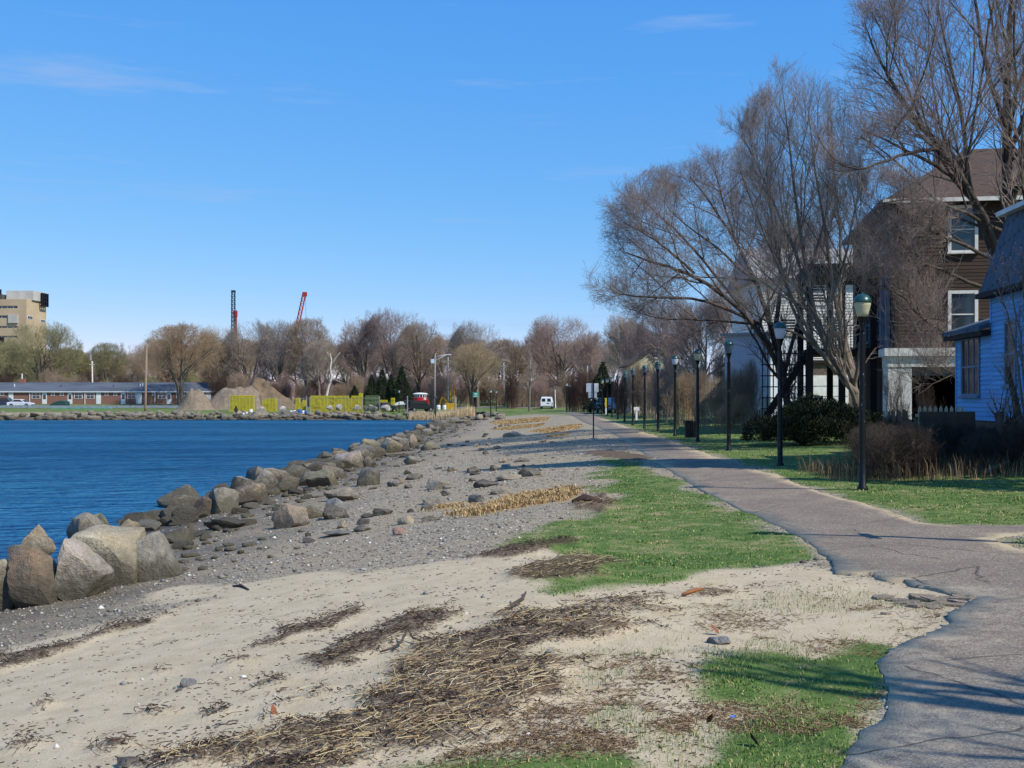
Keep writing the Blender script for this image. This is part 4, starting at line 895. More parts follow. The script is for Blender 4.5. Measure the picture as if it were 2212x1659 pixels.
boulder(697, 1090, 746, 1122, 'dark', 'dark brown rock leaning on the blue-grey veined rock')
boulder(698, 1053, 776, 1082, 'tan', 'low broad tan boulder on the beach behind the veined rock')
boulder(771, 1012, 816, 1050, 'dark', 'dark pointed boulder beside the small tide pool')
boulder(721, 972, 785, 1012, 'pink', 'pinkish white peaked boulder standing out in the row', sub=4)
boulder(778, 985, 812, 1008, 'pale', 'pale flat boulder adjoining the pinkish white peaked one')
boulder(662, 1011, 726, 1052, 'olive', 'long rounded olive boulder in the row before the pinkish white peak', sub=4)
boulder(614, 998, 720, 1030, 'pale', 'long yellowish boulder with pale ridge in the row')
boulder(566, 1052, 604, 1070, 'olive', 'low rock at the foot of the tall grey square-shouldered boulder')
boulder(443, 1118, 520, 1144, 'dark', 'long dark flat slab lying on the beach left of the lone domed boulder', facet=0.9)
boulder(398, 1129, 419, 1152, 'tan', 'small tan rounded stone standing between dark slabs', name='stone', group=None)
boulder(350, 1141, 408, 1174, 'dark', 'dark wedge of rock right of the craggy grey boulder')
boulder(430, 1148, 455, 1164, 'slate', 'small grey flat stone below the long dark slab', name='stone', group=None)
boulder(518, 1084, 564, 1100, 'white', 'white and pink crusted flat rock in the gap before the row')
boulder(555, 1076, 592, 1090, 'pale', 'pale flat rock right of the crusted rock')
boulder(727, 1124, 749, 1142, 'tan', 'small light brown stone on gravel right of the lone domed boulder', name='stone', group=None)
boulder(846, 1141, 877, 1158, 'redrock', 'pink flat stone lying on the dark gravel', name='stone', group=None)
boulder(803, 1099, 846, 1115, 'dark', 'flat dark stone in the gravel above the pink stone', name='stone', group=None)
boulder(855, 1117, 892, 1136, 'tan', 'light flat block-shaped stone above the pink stone', name='stone', group=None)
boulder(835, 1036, 862, 1052, 'pale', 'pale round stone with a yellow stone behind it', name='stone', group=None)
boulder(849, 1030, 876, 1046, 'tan', 'yellowish stone behind the pale round stone', name='stone', group=None)
boulder(919, 1034, 968, 1058, 'pale', 'pale wedge-shaped stone with dark shaded left end in mid beach', name='stone', group=None, sub=4)
boulder(872, 1022, 912, 1036, 'dark', 'dark rectangular stone left of the pale wedge', name='stone', group=None, facet=0.92)
boulder(870, 985, 902, 1004, 'grey', 'dark-based square rock beside the larger tide pool', name='stone', group=None)
boulder(907, 954, 950, 972, 'olive', 'broad low boulder at the right side of the row', sub=3)
boulder(820, 944, 866, 979, 'tan', 'large smooth tan boulder left of the tide pool', sub=4)
boulder(850, 946, 884, 974, 'grey', 'grey boulder behind the large smooth tan one', d=62)
boulder(879, 936, 905, 968, 'tan', 'upright tan boulder in the thick of the row', d=64)
boulder(772, 946, 822, 982, 'olive', 'domed olive boulder left of the large smooth tan one', sub=4)
boulder(712, 967, 750, 985, 'dark', 'dark low rock at the waterline behind the pinkish white peak', d=53)
boulder(680, 975, 716, 996, 'dark', 'dark rock at the waterline left of the pinkish white peak', d=50)
boulder(1042, 969, 1056, 982, 'dark', 'small pyramid-shaped dark stone alone on the gravel', name='stone', group=None)
boulder(1077, 989, 1095, 1000, 'tan', 'small tan stone right of the pyramid-shaped one', name='stone', group=None)
boulder(1120, 984, 1131, 994, 'tan', 'small upright stone near the shadow on the beach', name='stone', group=None)
boulder(1120, 1009, 1169, 1029, 'dark', 'long dark rounded stone lying in the shadow edge', name='stone', group=None)
boulder(1008, 1008, 1042, 1022, 'dark', 'dark stone at the left tip of the shadow', name='stone', group=None)
boulder(1057, 1005, 1076, 1018, 'dark', 'dark oval stone in the shadow', name='stone', group=None)
boulder(1082, 1003, 1104, 1010, 'white', 'white flat stone in front of the shadow edge', name='stone', group=None)
boulder(1069, 1025, 1126, 1038, 'tan', 'flat tan ledge stone below the shadow', name='stone', group=None)
boulder(1022, 1037, 1080, 1053, 'dark', 'long dark flat stone left of the dry beach grass', name='stone', group=None)
boulder(911, 1069, 972, 1088, 'grey', 'flat grey slab half sunk in the gravel left of the dry beach grass', name='stone', group=None)
boulder(1011, 1068, 1046, 1086, 'slate', 'blue-grey stone at the left end of the dry beach grass', name='stone', group=None)
boulder(1058, 1051, 1105, 1068, 'tan', 'long tan stone behind the dry beach grass', name='stone', group=None)
boulder(908, 1115, 950, 1127, 'dark', 'low dark stone in the gravel below the flat grey slab', name='stone', group=None)
boulder(690, 1146, 765, 1160, 'slate', 'long low blue-grey stone ridge in the gravel', name='stone', group=None)
boulder(760, 1135, 800, 1150, 'dark', 'dark low stone behind the blue-grey ridge', name='stone', group=None)
boulder(1086, 932, 1136, 943, 'pale', 'long concrete block lying on the upper beach', name='stone', group=None, facet=0.97, soft=30)
boulder(1532, 1379, 1580, 1397, 'slate', 'single grey stone lying on the sandy ground near the asphalt', name='stone', group=None, facet=0.8)
boulder(387, 1463, 420, 1482, 'slate', 'smooth grey stone lying alone on the sand', name='stone', group=None, facet=0.7, soft=10)
boulder(240, 1640, 300, 1665, 'dark', 'grey stone half buried in the straw at the bottom edge', name='stone', group=None)
boulder(1245, 1076, 1266, 1088, 'white', 'white block beside the dark driftwood at the lawn edge', name='stone', group=None)
boulder(1000, 1084, 1018, 1096, 'tan', 'small pale stone in the dry beach grass', name='stone', group=None)
boulder(955, 1048, 975, 1056, 'grey', 'small grey stone below the pale wedge-shaped stone', name='stone', group=None)

# prototypes for the rest of the row
NAMED = [(o.location.x, o.location.y, o['label']) for o in COL.objects if o.get('category') in ('boulder', 'stone')]
RP = [rock_geo(300 + k, 3) for k in range(9)]
RM = {(k, m): npmesh('boulder', RP[k][0], RP[k][1], ROCK[m], smooth=True) for k in range(9) for m in ('tan', 'grey', 'olive', 'dark', 'far', 'pale')}
for me_ in RM.values(): me_.set_sharp_from_angle(angle=math.radians(24))
SHORT = {}
for (bx_, by_, lab) in NAMED: SHORT[lab] = ' '.join(lab.split(',')[0].split()[:7])
ADJ = {'tan': 'tan', 'grey': 'grey', 'olive': 'olive brown', 'dark': 'dark', 'far': 'grey brown', 'pale': 'pale'}
rk = random.Random(31)
def near_label(x, y, size, m, what):
    px = CX + x / y * F
    bx_, by_, lab = min(NAMED, key=lambda q: (q[0] - x) ** 2 + (0.35 * (q[1] - y)) ** 2)
    bp = CX + bx_ / by_ * F; rel = 'left of' if px < bp - 12 else 'right of' if px > bp + 12 else 'behind' if y > by_ else 'in front of'
    wd = ('large ' if size > 0.48 else 'small ' if size < 0.16 or 0.25 < size < 0.34 else '') + ADJ[m] + ' ' + what
    words = lab.split(',')[0].split()
    for i_, w_ in enumerate(words):
        if i_ >= 2 and w_ in ('by', 'at', 'in', 'behind', 'right', 'left', 'standing', 'lying', 'against', 'cut', 'split', 'beside', 'on', 'with', 'leaning', 'sloping', 'before', 'between', 'below', 'above', 'adjoining', 'alone', 'near', 'of', 'and', 'right', 'half', 'set', 'from', 'pressed', 'down'): words = words[:i_]; break
    lab = ' '.join(words[:6])
    if y > 70: return wd + (' far along the shore near the corner of the bay' if y > 100 else ' in the far half of the boulder row')
    return ' '.join((wd + ' ' + rel + ' the ' + lab).split()[:15])
def put(x, y, sx, sy, sz, m, label, group, name='boulder', cat='boulder', sink=0.25):
    o = link(name, RM[(rk.randrange(9), m)], None, (x, y, gz(x, y) + sz * (0.8 - 2 * sink)), (rk.uniform(-.3, .3), rk.uniform(-.3, .3), rk.uniform(0, 6.28)), (sx, sy, sz))
    return tag(o, label, cat, group)
def pile(items, m, name):
    """many small stones as one mesh: nobody could pick these out one by one"""
    Vs, Fs, o = [], [], 0
    V0, F0 = ICO[2]
    for (x, y, sx, sy, sz) in items:
        g, fq = RP2[rk.randrange(len(RP2))]; a = rk.uniform(0, 6.28); q = g * np.array([sx, sy, sz]); q = np.stack([q[:, 0] * math.cos(a) - q[:, 1] * math.sin(a), q[:, 0] * math.sin(a) + q[:, 1] * math.cos(a), q[:, 2]], 1) + np.array([x, y, gz(x, y) + sz * 0.45])
        Vs.append(q); Fs.append(fq + o); o += len(q)
    return tag(link(name, npmesh(name, np.concatenate(Vs), np.concatenate(Fs), m, smooth=False)), kind='stuff')
RP2 = [rock_geo(700 + k, 2) for k in range(6)]
for i in range(175):                                     # the row from the second group to the far corner
    u = rk.random(); y = 27 * (150 / 27.0) ** u
    x = float(np.interp(y, [27, 32, 40, 60, 100, 150], [-8.6, -8.0, -7.6, -7.5, -7.6, -7.0])) + rk.gauss(0, 0.7)
    s = rk.uniform(0.25, 0.62) * (1 if y > 35 else 0.75); m = rk.choice(['tan', 'grey', 'olive', 'dark', 'tan', 'grey'])
    put(x, y, s * rk.uniform(.8, 1.3), s * rk.uniform(.8, 1.2), s * rk.uniform(.6, .95), m, near_label(x, y, s, m, 'boulder'), 'granite boulders in the long row')
for i in range(45):                                      # dark wet rubble at the foot of the row
    u = rk.random(); y = 20 * (110 / 20.0) ** u
    x = float(np.interp(y, [18, 22, 28, 40, 60, 120], [-6.6, -6.4, -6.6, -5.9, -5.6, -5.0])) + rk.gauss(0, 0.8)
    s = rk.uniform(0.1, 0.28); m = rk.choice(['dark', 'dark', 'olive', 'grey'])
    put(x, y, s * rk.uniform(.9, 1.7), s * rk.uniform(.8, 1.3), s * rk.uniform(.35, .7), m, near_label(x, y, s, m, 'wet rock'), 'wet rubble rocks', 'rock', 'rock')
pile([(float(np.interp(y, [16, 20, 22, 28, 40, 60, 120], [-4.9, -5.2, -6.0, -6.4, -5.9, -5.4, -4.6])) + rk.gauss(0, 0.9), y, s * rk.uniform(.9, 1.8), s, s * rk.uniform(.35, .7)) for y, s in ((17.5 * (130 / 17.5) ** rk.random(), rk.uniform(0.03, 0.11)) for _ in range(420))], ROCK['olive'], 'wet_rubble')
for i in range(60):                                      # loose stones over the beach
    y = rk.uniform(0, 1); y = 19 * (100 / 19.0) ** y
    x = float(np.interp(y, [19, 30, 60, 120], [-3.4, -2.6, -1.8, -0.5])) + rk.gauss(0, 1.7)
    if float(sand_density(np.array([x]), np.array([y]))[0]) > 0.5 or float(lawn_density(np.array([x]), np.array([y]))[0]) > 0.3: continue
    s = rk.uniform(0.05, 0.16); m = rk.choice(['dark', 'grey', 'tan', 'dark', 'grey'])
    put(x, y, s * rk.uniform(.9, 1.8), s * rk.uniform(.8, 1.3), s * rk.uniform(.4, .8), m, near_label(x, y, s, m, 'loose stone'), 'loose stones on the gravel', 'stone', 'stone', sink=0.2)
def bank(): x = rk.uniform(-97, -5); return x, 166 - (1.6 * math.sin(x * 0.05) + 0.8 * math.sin(x * 0.17))
for i in range(38):                                      # the biggest stones of the bank on the far side of the bay
    x, yb = bank(); y = yb + rk.uniform(0.2, 3.6); s = rk.uniform(0.6, 0.95); m = rk.choice(['far', 'far', 'grey', 'tan'])
    put(x, y, s * rk.uniform(.9, 1.6), s * rk.uniform(.8, 1.2), s * rk.uniform(.55, .8), m, ('wide ' if i % 2 else '') + ADJ[m] + ' boulder in the far bank, ' + by_mark(CX + x / y * F), 'boulders of the far bank')
pile([(x, yb + rk.uniform(-0.4, 4.8), s * rk.uniform(.9, 1.6), s, s * rk.uniform(.6, .9)) for (x, yb), s in ((bank(), rk.uniform(0.25, 0.6)) for _ in range(420))], ROCK['far'], 'bank_stones')
for i in range(30):                                      # the corner where both shores meet
    x, y = rk.uniform(-10, -1.0), rk.uniform(128, 160); s = rk.uniform(0.3, 0.7); m = rk.choice(['far', 'grey', 'tan', 'far'])
    put(x, y, s * rk.uniform(.9, 1.6), s, s * rk.uniform(.6, .9), m, ADJ[m] + ' boulder heaped in the corner where the two shores meet', 'boulders at the corner of the bay')
for px, top, by, wp, lab in ((609, 877, 888, 15, 'grey boulder on the far lawn right of the white barrels'), (567, 878, 888, 13, 'pale boulder on the far lawn beside the white barrels'), (711, 875, 885, 16, 'pale boulder before the long lobster trap stack, left one'),
                             (731, 872, 885, 14, 'pale peaked boulder before the long lobster trap stack, right one'), (770, 875, 885, 17, 'white boulder at the right end of the long lobster trap stack'), (805, 873, 886, 19, 'grey boulder at the nose of the dark car'), (832, 874, 886, 23, 'biggest white boulder before the dark car'), (789, 876, 886, 9, 'small grey boulder left of the grey one by the dark car')):
    boulder(px - wp / 2, top, px + wp / 2, by, 'white' if 'white' in lab or 'pale' in lab else 'grey', lab, d=172, group='boulders set out on the far lawn', bury=0.05)

# ------------------------------------------------------------------ loose gravel, straw, seaweed, grass (nobody could count these)
def fan(n, y0, y1, rng, u0=-0.46, u1=0.46):
    y = y0 * (y1 / y0) ** rng.random(n); return y * rng.uniform(u0, u1, n), y
def islandmat(name, stops, rough=0.85, trans=0.0):
    t = NT(name); t.set(Base_Color=t.ramp(t.island(), [(p, lin(*c)) for p, c in stops]), Roughness=rough, Specular_IOR_Level=0.2)
    return t.m
GRAVEL = islandmat('gravel_stones', [(0.0, (84, 78, 70)), (0.3, (118, 112, 104)), (0.55, (148, 138, 120)), (0.75, (134, 130, 124)), (0.93, (180, 172, 158)), (1.0, (216, 210, 198))])
x, y = fan(80000, 6.0, 62, RNG)
sdn = sand_density(x, y); ldn = lawn_density(x, y); zz = base_z(x, y)
pathm = poly_sd(x, y, poly)
keep = (RNG.random(len(x)) < np.where(sdn > 0.5, 0.035, 0.62) * (1 - ldn) * (zz > -1.25)) & ((pathm < 0) | (RNG.random(len(x)) < 0.0)) & ((x < 4.5) | (pathm > -1)) 
keep &= ~((sdn > 0.5) & (y < 12) & (x > 0.3))
x, y = x[keep], y[keep]; n = len(x)
s = np.exp(RNG.normal(-4.45, 0.42, n)) * (0.75 + y * 0.022)
U = unit(np.array([[1, 0, 0], [-1, 0, 0], [0, 1, 0], [0, -1, 0], [0, 0, 1], [0, 0, -1]], float))
Vp = U[None] * (1 + RNG.normal(0, 0.22, (n, 6, 1))); an = RNG.uniform(0, 6.28, n); ca, sa = np.cos(an), np.sin(an)
Vp = Vp * np.stack([s * RNG.uniform(.9, 1.6, n), s, s * RNG.uniform(.4, .8, n)], 1)[:, None]
Vp = np.stack([Vp[..., 0] * ca[:, None] - Vp[..., 1] * sa[:, None], Vp[..., 0] * sa[:, None] + Vp[..., 1] * ca[:, None], Vp[..., 2]], -1)
Vp += np.stack([x, y, zfun(x, y) + s * 0.25], 1)[:, None]
OF = np.array([[0, 2, 4], [2, 1, 4], [1, 3, 4], [3, 0, 4], [2, 0, 5], [1, 2, 5], [3, 1, 5], [0, 3, 5]])
Fq = (OF[None] + (np.arange(n) * 6)[:, None, None]).reshape(-1, 3)
tag(link('gravel', npmesh('gravel', Vp, Fq, GRAVEL, smooth=True)), kind='stuff')

def sticks(n_xyz, dirs, L, r, m, name, bend=0.0, sides=3, k=3):
    P = np.empty((len(L), k, 3)); 
    side_ = unit(np.cross(dirs, np.array([0, 0, 1.0]) + 0.01 * RNG.normal(size=dirs.shape)))
    for i in range(k):
        u = i / (k - 1) - 0.5; P[:, i] = n_xyz + dirs * (L * u)[:, None] + side_ * ((u * u - 0.08) * bend * L)[:, None]
    V, Fq = tubes(P, np.repeat(r[:, None], k, 1), sides); return npmesh(name, V, Fq, m)
def scatter_litter(n, y0, y1, thr):
    x, y = fan(n, y0, y1, RNG); d = wrack_density(x, y); kk_ = RNG.random(n) < d * thr; return x[kk_], y[kk_], d[kk_]
STRAW = islandmat('dry_straw', [(0.0, (126, 98, 66)), (0.3, (184, 156, 110)), (0.7, (214, 190, 142)), (1.0, (232, 214, 174))])
WEED = islandmat('dry_seaweed', [(0.0, (38, 28, 24)), (0.6, (64, 48, 40)), (1.0, (98, 76, 58))])
big_sd = lambda x, y: poly_sd(x, y, WRACK[0])
x, y, d = scatter_litter(62000, 4.6, 22, 1.0)
inb = (big_sd(x, y) > -0.25) | (poly_sd(x, y, WRACK[4]) > -0.2) | (poly_sd(x, y, WRACK[5]) > -.2)
pick = np.where(inb, RNG.random(len(x)) < 0.6, RNG.random(len(x)) < 0.10)
patch = fbm(x * 1.5, y * 2.2, 77, 3) > 0.44
pick &= patch | (RNG.random(len(x)) < 0.35)
xs1, ys1, d1 = x[pick], y[pick], d[pick]; n = len(xs1)
az = RNG.normal(0.45, 1.1, n); el = np.abs(RNG.normal(0, 0.2, n)); dirs = np.stack([np.cos(az) * np.cos(el), np.sin(az) * np.cos(el), np.sin(el)], 1)
L = np.exp(RNG.normal(-2.6, 0.5, n)); zz = zfun(xs1, ys1) + 0.085 * d1 * fbm(xs1 * 3.3, ys1 * 4.1, 61, 3) + RNG.random(n) * 0.05 * d1 + 0.006
tag(link('straw_litter', sticks(np.stack([xs1, ys1, zz], 1), dirs, L, 0.001 + 0.0016 * RNG.random(n), STRAW, 'straw_litter', 0.25)), kind='stuff')
pick2 = ~pick
xw, yw, dw = x[pick2], y[pick2], d[pick2]; rep = 2
xw = np.repeat(xw, rep) + RNG.normal(0, 0.02, len(xw) * rep); yw = np.repeat(yw, rep) + RNG.normal(0, 0.025, len(yw) * rep); dw = np.repeat(dw, rep); n = len(xw)
az = RNG.uniform(0, 6.28, n); el = np.abs(RNG.normal(0, 0.35, n)); dirs = np.stack([np.cos(az) * np.cos(el), np.sin(az) * np.cos(el), np.sin(el)], 1)
zz = zfun(xw, yw) + 0.085 * dw * fbm(xw * 3.3, yw * 4.1, 61, 3) + RNG.random(n) * 0.035 * dw + 0.004
tag(link('seaweed_litter', sticks(np.stack([xw, yw, zz], 1), dirs, np.exp(RNG.normal(-3.3, 0.45, n)), 0.0014 + 0.0024 * RNG.random(n), WEED, 'seaweed_litter', 0.9)), kind='stuff')
# sparse crumbs of weed blown over the sand
x, y = fan(34000, 4.8, 24, RNG); kp = (sand_density(x, y) > 0.3) & (RNG.random(len(x)) < 0.05 + 0.75 * np.clip((fbm(x * 1.2 + y, y * 3, 91, 4) - 0.52) * 6, 0, 1)) & (poly_sd(x, y, poly) < -0.02); x, y = x[kp], y[kp]; n = len(x)
az = RNG.normal(0.35, 0.6, n); dirs = np.stack([np.cos(az), np.sin(az), 0.08 * RNG.normal(size=n)], 1)
tag(link('weed_crumbs', sticks(np.stack([x, y, zfun(x, y) + 0.004], 1), dirs, np.exp(RNG.normal(-3.9, 0.6, n)), 0.0012 + 0.0026 * RNG.random(n), WEED, 'weed_crumbs', 0.5)), kind='stuff')

def blades(x, y, h, w_, lean, m, name, z=None):
    n = len(x); az = RNG.uniform(0, 6.28, n); tilt = np.abs(RNG.normal(lean, 0.25, n)); z = zfun(x, y) if z is None else z
    o = np.stack([x, y, z - 0.005], 1); sd = np.stack([-np.sin(az), np.cos(az), np.zeros(n)], 1); fw = np.stack([np.cos(az), np.sin(az), np.zeros(n)], 1)
    m1 = o + fw * (h * 0.22 * tilt)[:, None] + np.array([0, 0, 1]) * (h * 0.55)[:, None]; tp_ = o + fw * (h * 0.75 * tilt)[:, None] + np.array([0, 0, 1]) * (h * (1 - 0.3 * np.minimum(tilt, 1)))[:, None]
    V = np.stack([o - sd * w_[:, None], o + sd * w_[:, None], m1 - sd * w_[:, None] * 0.75, m1 + sd * w_[:, None] * 0.75, tp_], 1).reshape(-1, 3)
    b = (np.arange(n) * 5)[:, None]
    return npmesh(name, V, [b + np.array([[0, 1, 3, 2]]), b + np.array([[2, 3, 4]])], m)
GRASS = islandmat('lawn_grass', [(0.0, (54, 80, 32)), (0.34, (76, 110, 44)), (0.62, (98, 132, 56)), (0.78, (136, 140, 82)), (0.9, (176, 158, 106)), (1.0, (194, 174, 126))], 0.7)
DRYG = islandmat('dry_beach_grass', [(0.0, (138, 110, 72)), (0.5, (170, 142, 98)), (1.0, (200, 174, 126))])
REED = islandmat('dry_reeds', [(0.0, (168, 142, 104)), (0.5, (198, 174, 134)), (1.0, (222, 202, 164))])
x, y = fan(230000, 4.7, 75, RNG, -0.1, 0.47); ld = lawn_density(x, y); tuft = fbm(x * 4, y * 4, 17, 2)
kp = (RNG.random(len(x)) < np.clip(ld * 1.2 - 0.25, 0, 1) * (0.35 + tuft) * np.clip((fbm(x * 0.9, y * 0.7, 39, 4) - 0.25) * 4, 0.4, 1)) & (poly_sd(x, y, poly) < 0.01); x, y = x[kp], y[kp]; n = len(x); tuft = tuft[kp]
tag(link('lawn_grass', blades(x, y, (0.018 + 0.055 * tuft * RNG.uniform(.5, 1.2, n)) * 0.7 * (1 + 0.004 * y), 0.0014 + 0.00036 * y * RNG.uniform(.7, 1.3, n), 0.55, GRASS, 'lawn_grass')), kind='stuff')
# thin wiry grass and dead stalks over the sandy ground right of the wrack
x, y = fan(85000, 4.8, 15, RNG, -0.12, 0.4); sdn = sand_density(x, y); cl = fbm(x * 1.6, y * 2.2, 19, 3)
zone = poly_sd(x, y, world_poly([(1180, 1420), (1420, 1340), (1700, 1275), (2000, 1300), (1900, 1420), (1700, 1659), (1000, 1659), (1150, 1540)]))
kp = (zone > -0.2) & (poly_sd(x, y, poly) < -0.02) & (RNG.random(len(x)) < np.clip((cl - 0.40) * 3.2, 0.05, 0.8)); x, y = x[kp], y[kp]; n = len(x)
gr = fbm(x * 1.1, y * 1.3, 23, 3) > 0.46
tag(link('sparse_grass', blades(x[gr], y[gr], RNG.uniform(.015, .06, gr.sum()), 0.0014 + 0.0008 * RNG.random(gr.sum()), 0.8, GRASS, 'sparse_grass')), kind='stuff')
gr = ~gr; az = RNG.uniform(0, 6.28, gr.sum()); el = np.abs(RNG.normal(0.1, 0.3, gr.sum()))
tag(link('dead_stalks', sticks(np.stack([x[gr], y[gr], zfun(x[gr], y[gr]) + 0.008], 1), np.stack([np.cos(az) * np.cos(el), np.sin(az) * np.cos(el), np.sin(el)], 1), np.exp(RNG.normal(-3.0, 0.5, gr.sum())), 0.0012 + 0.0014 * RNG.random(gr.sum()), islandmat('dead_stalk', [(0, (84, 64, 48)), (0.6, (120, 96, 72)), (1, (176, 150, 110))]), 'dead_stalks', 0.4)), kind='stuff')
# tan beach grass
for k, p in enumerate(THATCH):
    cx, cy = p.mean(0); lo, hi = p.min(0) - 0.3, p.max(0) + 0.3; N_ = int(min(26000, 900 * (hi - lo).prod() * 1.2))
    x = RNG.uniform(lo[0], hi[0], N_); y = RNG.uniform(lo[1], hi[1], N_)
    kp = poly_sd(x, y, p) / 0.4 + 0.5 + (fbm(x * 1.6, y * 1.6, 50 + k, 3) - 0.5) * 3 > RNG.random(N_); x, y = x[kp], y[kp]; n = len(x)
    tag(link('dry_grass', blades(x, y, RNG.uniform(.05, .17, n) * (0.9 if k in (0, 1) else 0.5) * (0.4 + 1.2 * fbm(x * 1.3, y * 1.3, 70, 3)), 0.0024 + 0.0003 * y, 1.3, DRYG, 'dry_grass')), kind='stuff')
# reeds by the corner of the bay
x = np.concatenate([RNG.uniform(X_at(882, 166), X_at(948, 166), 2600), RNG.uniform(X_at(950, 160), X_at(1026, 160), 5200)]); y = np.concatenate([RNG.uniform(165.5, 170.5, 2600), RNG.uniform(157, 167, 5200)]); n = len(x)
hh_ = RNG.uniform(0.7, 1.5, n) * (0.6 + 0.8 * fbm(x * 0.5, y * 0.5, 3, 2)) * np.where(x < X_at(948, 166), 0.8, 1.15)
tag(link('reeds', blades(x, y, hh_, np.full(n, 0.028), 0.22, REED, 'reeds')), kind='stuff')
# weeds at the lawn edge of the thicket
x = RNG.uniform(6.6, 11.2, 2600); y = RNG.uniform(23.3, 27, 2600); n = len(x)
tag(link('dry_weeds', blades(x, y, RNG.uniform(.15, .75, n) * RNG.uniform(.5, 1, n), np.full(n, 0.005), 0.5, islandmat('dry_weed', [(0, (70, 56, 42)), (0.7, (112, 92, 66)), (1, (168, 140, 102))]), 'dry_weeds')), kind='stuff')
# ------------------------------------------------------------------ lamp posts
t = NT('chipped_green_paint'); v = t.obj((1, 1, 0.25)); chip = t.ramp(t.noise(v, 24, 4, 0.7), [(0.635, (0, 0, 0)), (0.66, (1, 1, 1))])
wear = t.ramp(t.noise(t.obj(), 1.6, 3), [(0.42, (0, 0, 0)), (0.58, (1, 1, 1))])
t.set(Base_Color=t.mix(t.math('MULTIPLY', t.math('MULTIPLY', chip, wear), 0.85), lin(14, 18, 19), lin(150, 156, 156)), Roughness=0.45, Specular_IOR_Level=0.3); POST = t.m
CAPM = M('lamp_cap_green', (28, 64, 58), (38, 78, 70), rough=0.3, spec=0.6)
def globemat(nm, c, tr):
    t = NT(nm); t.set(Base_Color=t.ramp(t.n('SeparateXYZ', {0: t.n('TexCoord').outputs['Object']}).outputs[2], [(0.0, lin(*c)), (1.0, lin(*c))]), Roughness=0.3, Transmission_Weight=tr, IOR=1.15, Specular_IOR_Level=0.6); return t.m
GLOBES = [globemat('frosted_lamp_glass', (206, 200, 164), 0.35), globemat('milky_lamp_glass', (216, 220, 222), 0.35), globemat('smoky_lamp_glass', (120, 132, 140), 0.55)]
LH = 3.6
def lamp_parts(e, gm):
    MB().lathe([(0.1, -0.05), (0.1, 0.05), (0.07, 0.09), (0.066, 0.6), (0.056, 2.86), (0.058, 2.88), (0.05, 2.885)], 12).build('shaft', POST, e, smooth=True)
    MB().lathe([(0.034, 2.86), (0.034, 2.96), (0.045, 3.02), (0.094, 3.17), (0.1, 3.18)], 12).build('cup', POST, e, smooth=True)
    MB().lathe([(0.096, 3.18), (0.115, 3.26), (0.145, 3.38), (0.153, 3.45)], 16).build('globe', gm, e, smooth=True)
    MB().lathe([(0.165, 3.44), (0.166, 3.46), (0.155, 3.5), (0.115, 3.56), (0.06, 3.59), (0.015, 3.6), (0.012, 3.63)], 16).build('cap', CAPM, e, smooth=True)
GL = 'post-top lamps along the path'
row = [(1863, 1060, 0, 'nearest green-capped lamp post with yellowish globe, in front of the dark thicket', 0), (1685, 1007, 1, 'second nearest lamp post, with chipped paint, before the juniper bush', 0), (1574, 973, 2, 'third lamp post, leaning left, with a smoky globe', -0.052),
       (1507, 955, 0, 'lamp post directly right of the black litter bin', 0), (1458, 943, 1, 'white-globed lamp post left of the black litter bin', 0), (1421.6, 932, 2, 'smoky-globed lamp post, sixth along the row', 0.01), (1392, 925, 2, 'lamp post seventh along the row, slightly tilted', -0.02),
       (1367, 918, 2, 'lamp post eighth along the row, by the white letterbox post', 0), (1349, 911, 2, 'dark-globed lamp post ninth along the row', 0.02), (1334.6, 906, 2, 'lamp post tenth along the row in front of the parked truck', 0), (1322, 902, 1, 'lamp post eleventh along the row', 0), (1312, 899, 1, 'white-globed lamp post twelfth along the row', 0),
       (1301, 896.5, 0, 'yellow-globed lamp post thirteenth along the row', 0), (1290.6, 892.6, 1, 'lamp post just behind the right side of the double sign', 0), (1271.6, 891, 1, 'lamp post just behind the left side of the double sign', 0),
       (1060, 890, 1, 'far lamp post right of the green sign, left one of the pair'), (1072, 886, 1, 'far lamp post right of the green sign, right one of the pair'), (1224, 891, 1, 'far lamp post right of the white van'), (1230, 889, 1, 'far lamp post behind the one right of the white van'),
       (941, 887, 2, 'far lamp post beside the cobra-head street light'), (862, 884, 1, 'far lamp post before the white covered boat')]
proto = None; LAMP_PROTO = {}
for i, it in enumerate(row):
    px, py, g, lab = it[:4]; tl = it[4] if len(it) > 4 else 0
    d = 4225.0 / (py - 861) if i < 18 else {18: 150, 19: 166, 20: 172}[i]
    if i in (15, 16): d = (146, 168)[i - 15]
    x = X_at(px, d)
    if g not in LAMP_PROTO:
        e = thing('lamp_post', lab, 'lamp post', (x, d, gz(x, d)), 0, GL); lamp_parts(e, GLOBES[g]); LAMP_PROTO[g] = e
    else:
        e = copy_tree(LAMP_PROTO[g]); e.location = (x, d, gz(x, d)); e['label'] = lab
    e.rotation_euler = (0, tl, i * 0.7)
# the next lamp, just outside the right edge: only its shadow falls into the picture
e = copy_tree(LAMP_PROTO[0]); e.location = (6.15, 13.45, gz(6.15, 13.45)); e['label'] = 'lamp post just outside the right edge whose shadow crosses the path'
MB().box(-0.02, -0.3, 2.0, 0.02, 0.3, 2.12).build('shadow_plate', POST, e)  # plate added to thicken this post's cast shadow

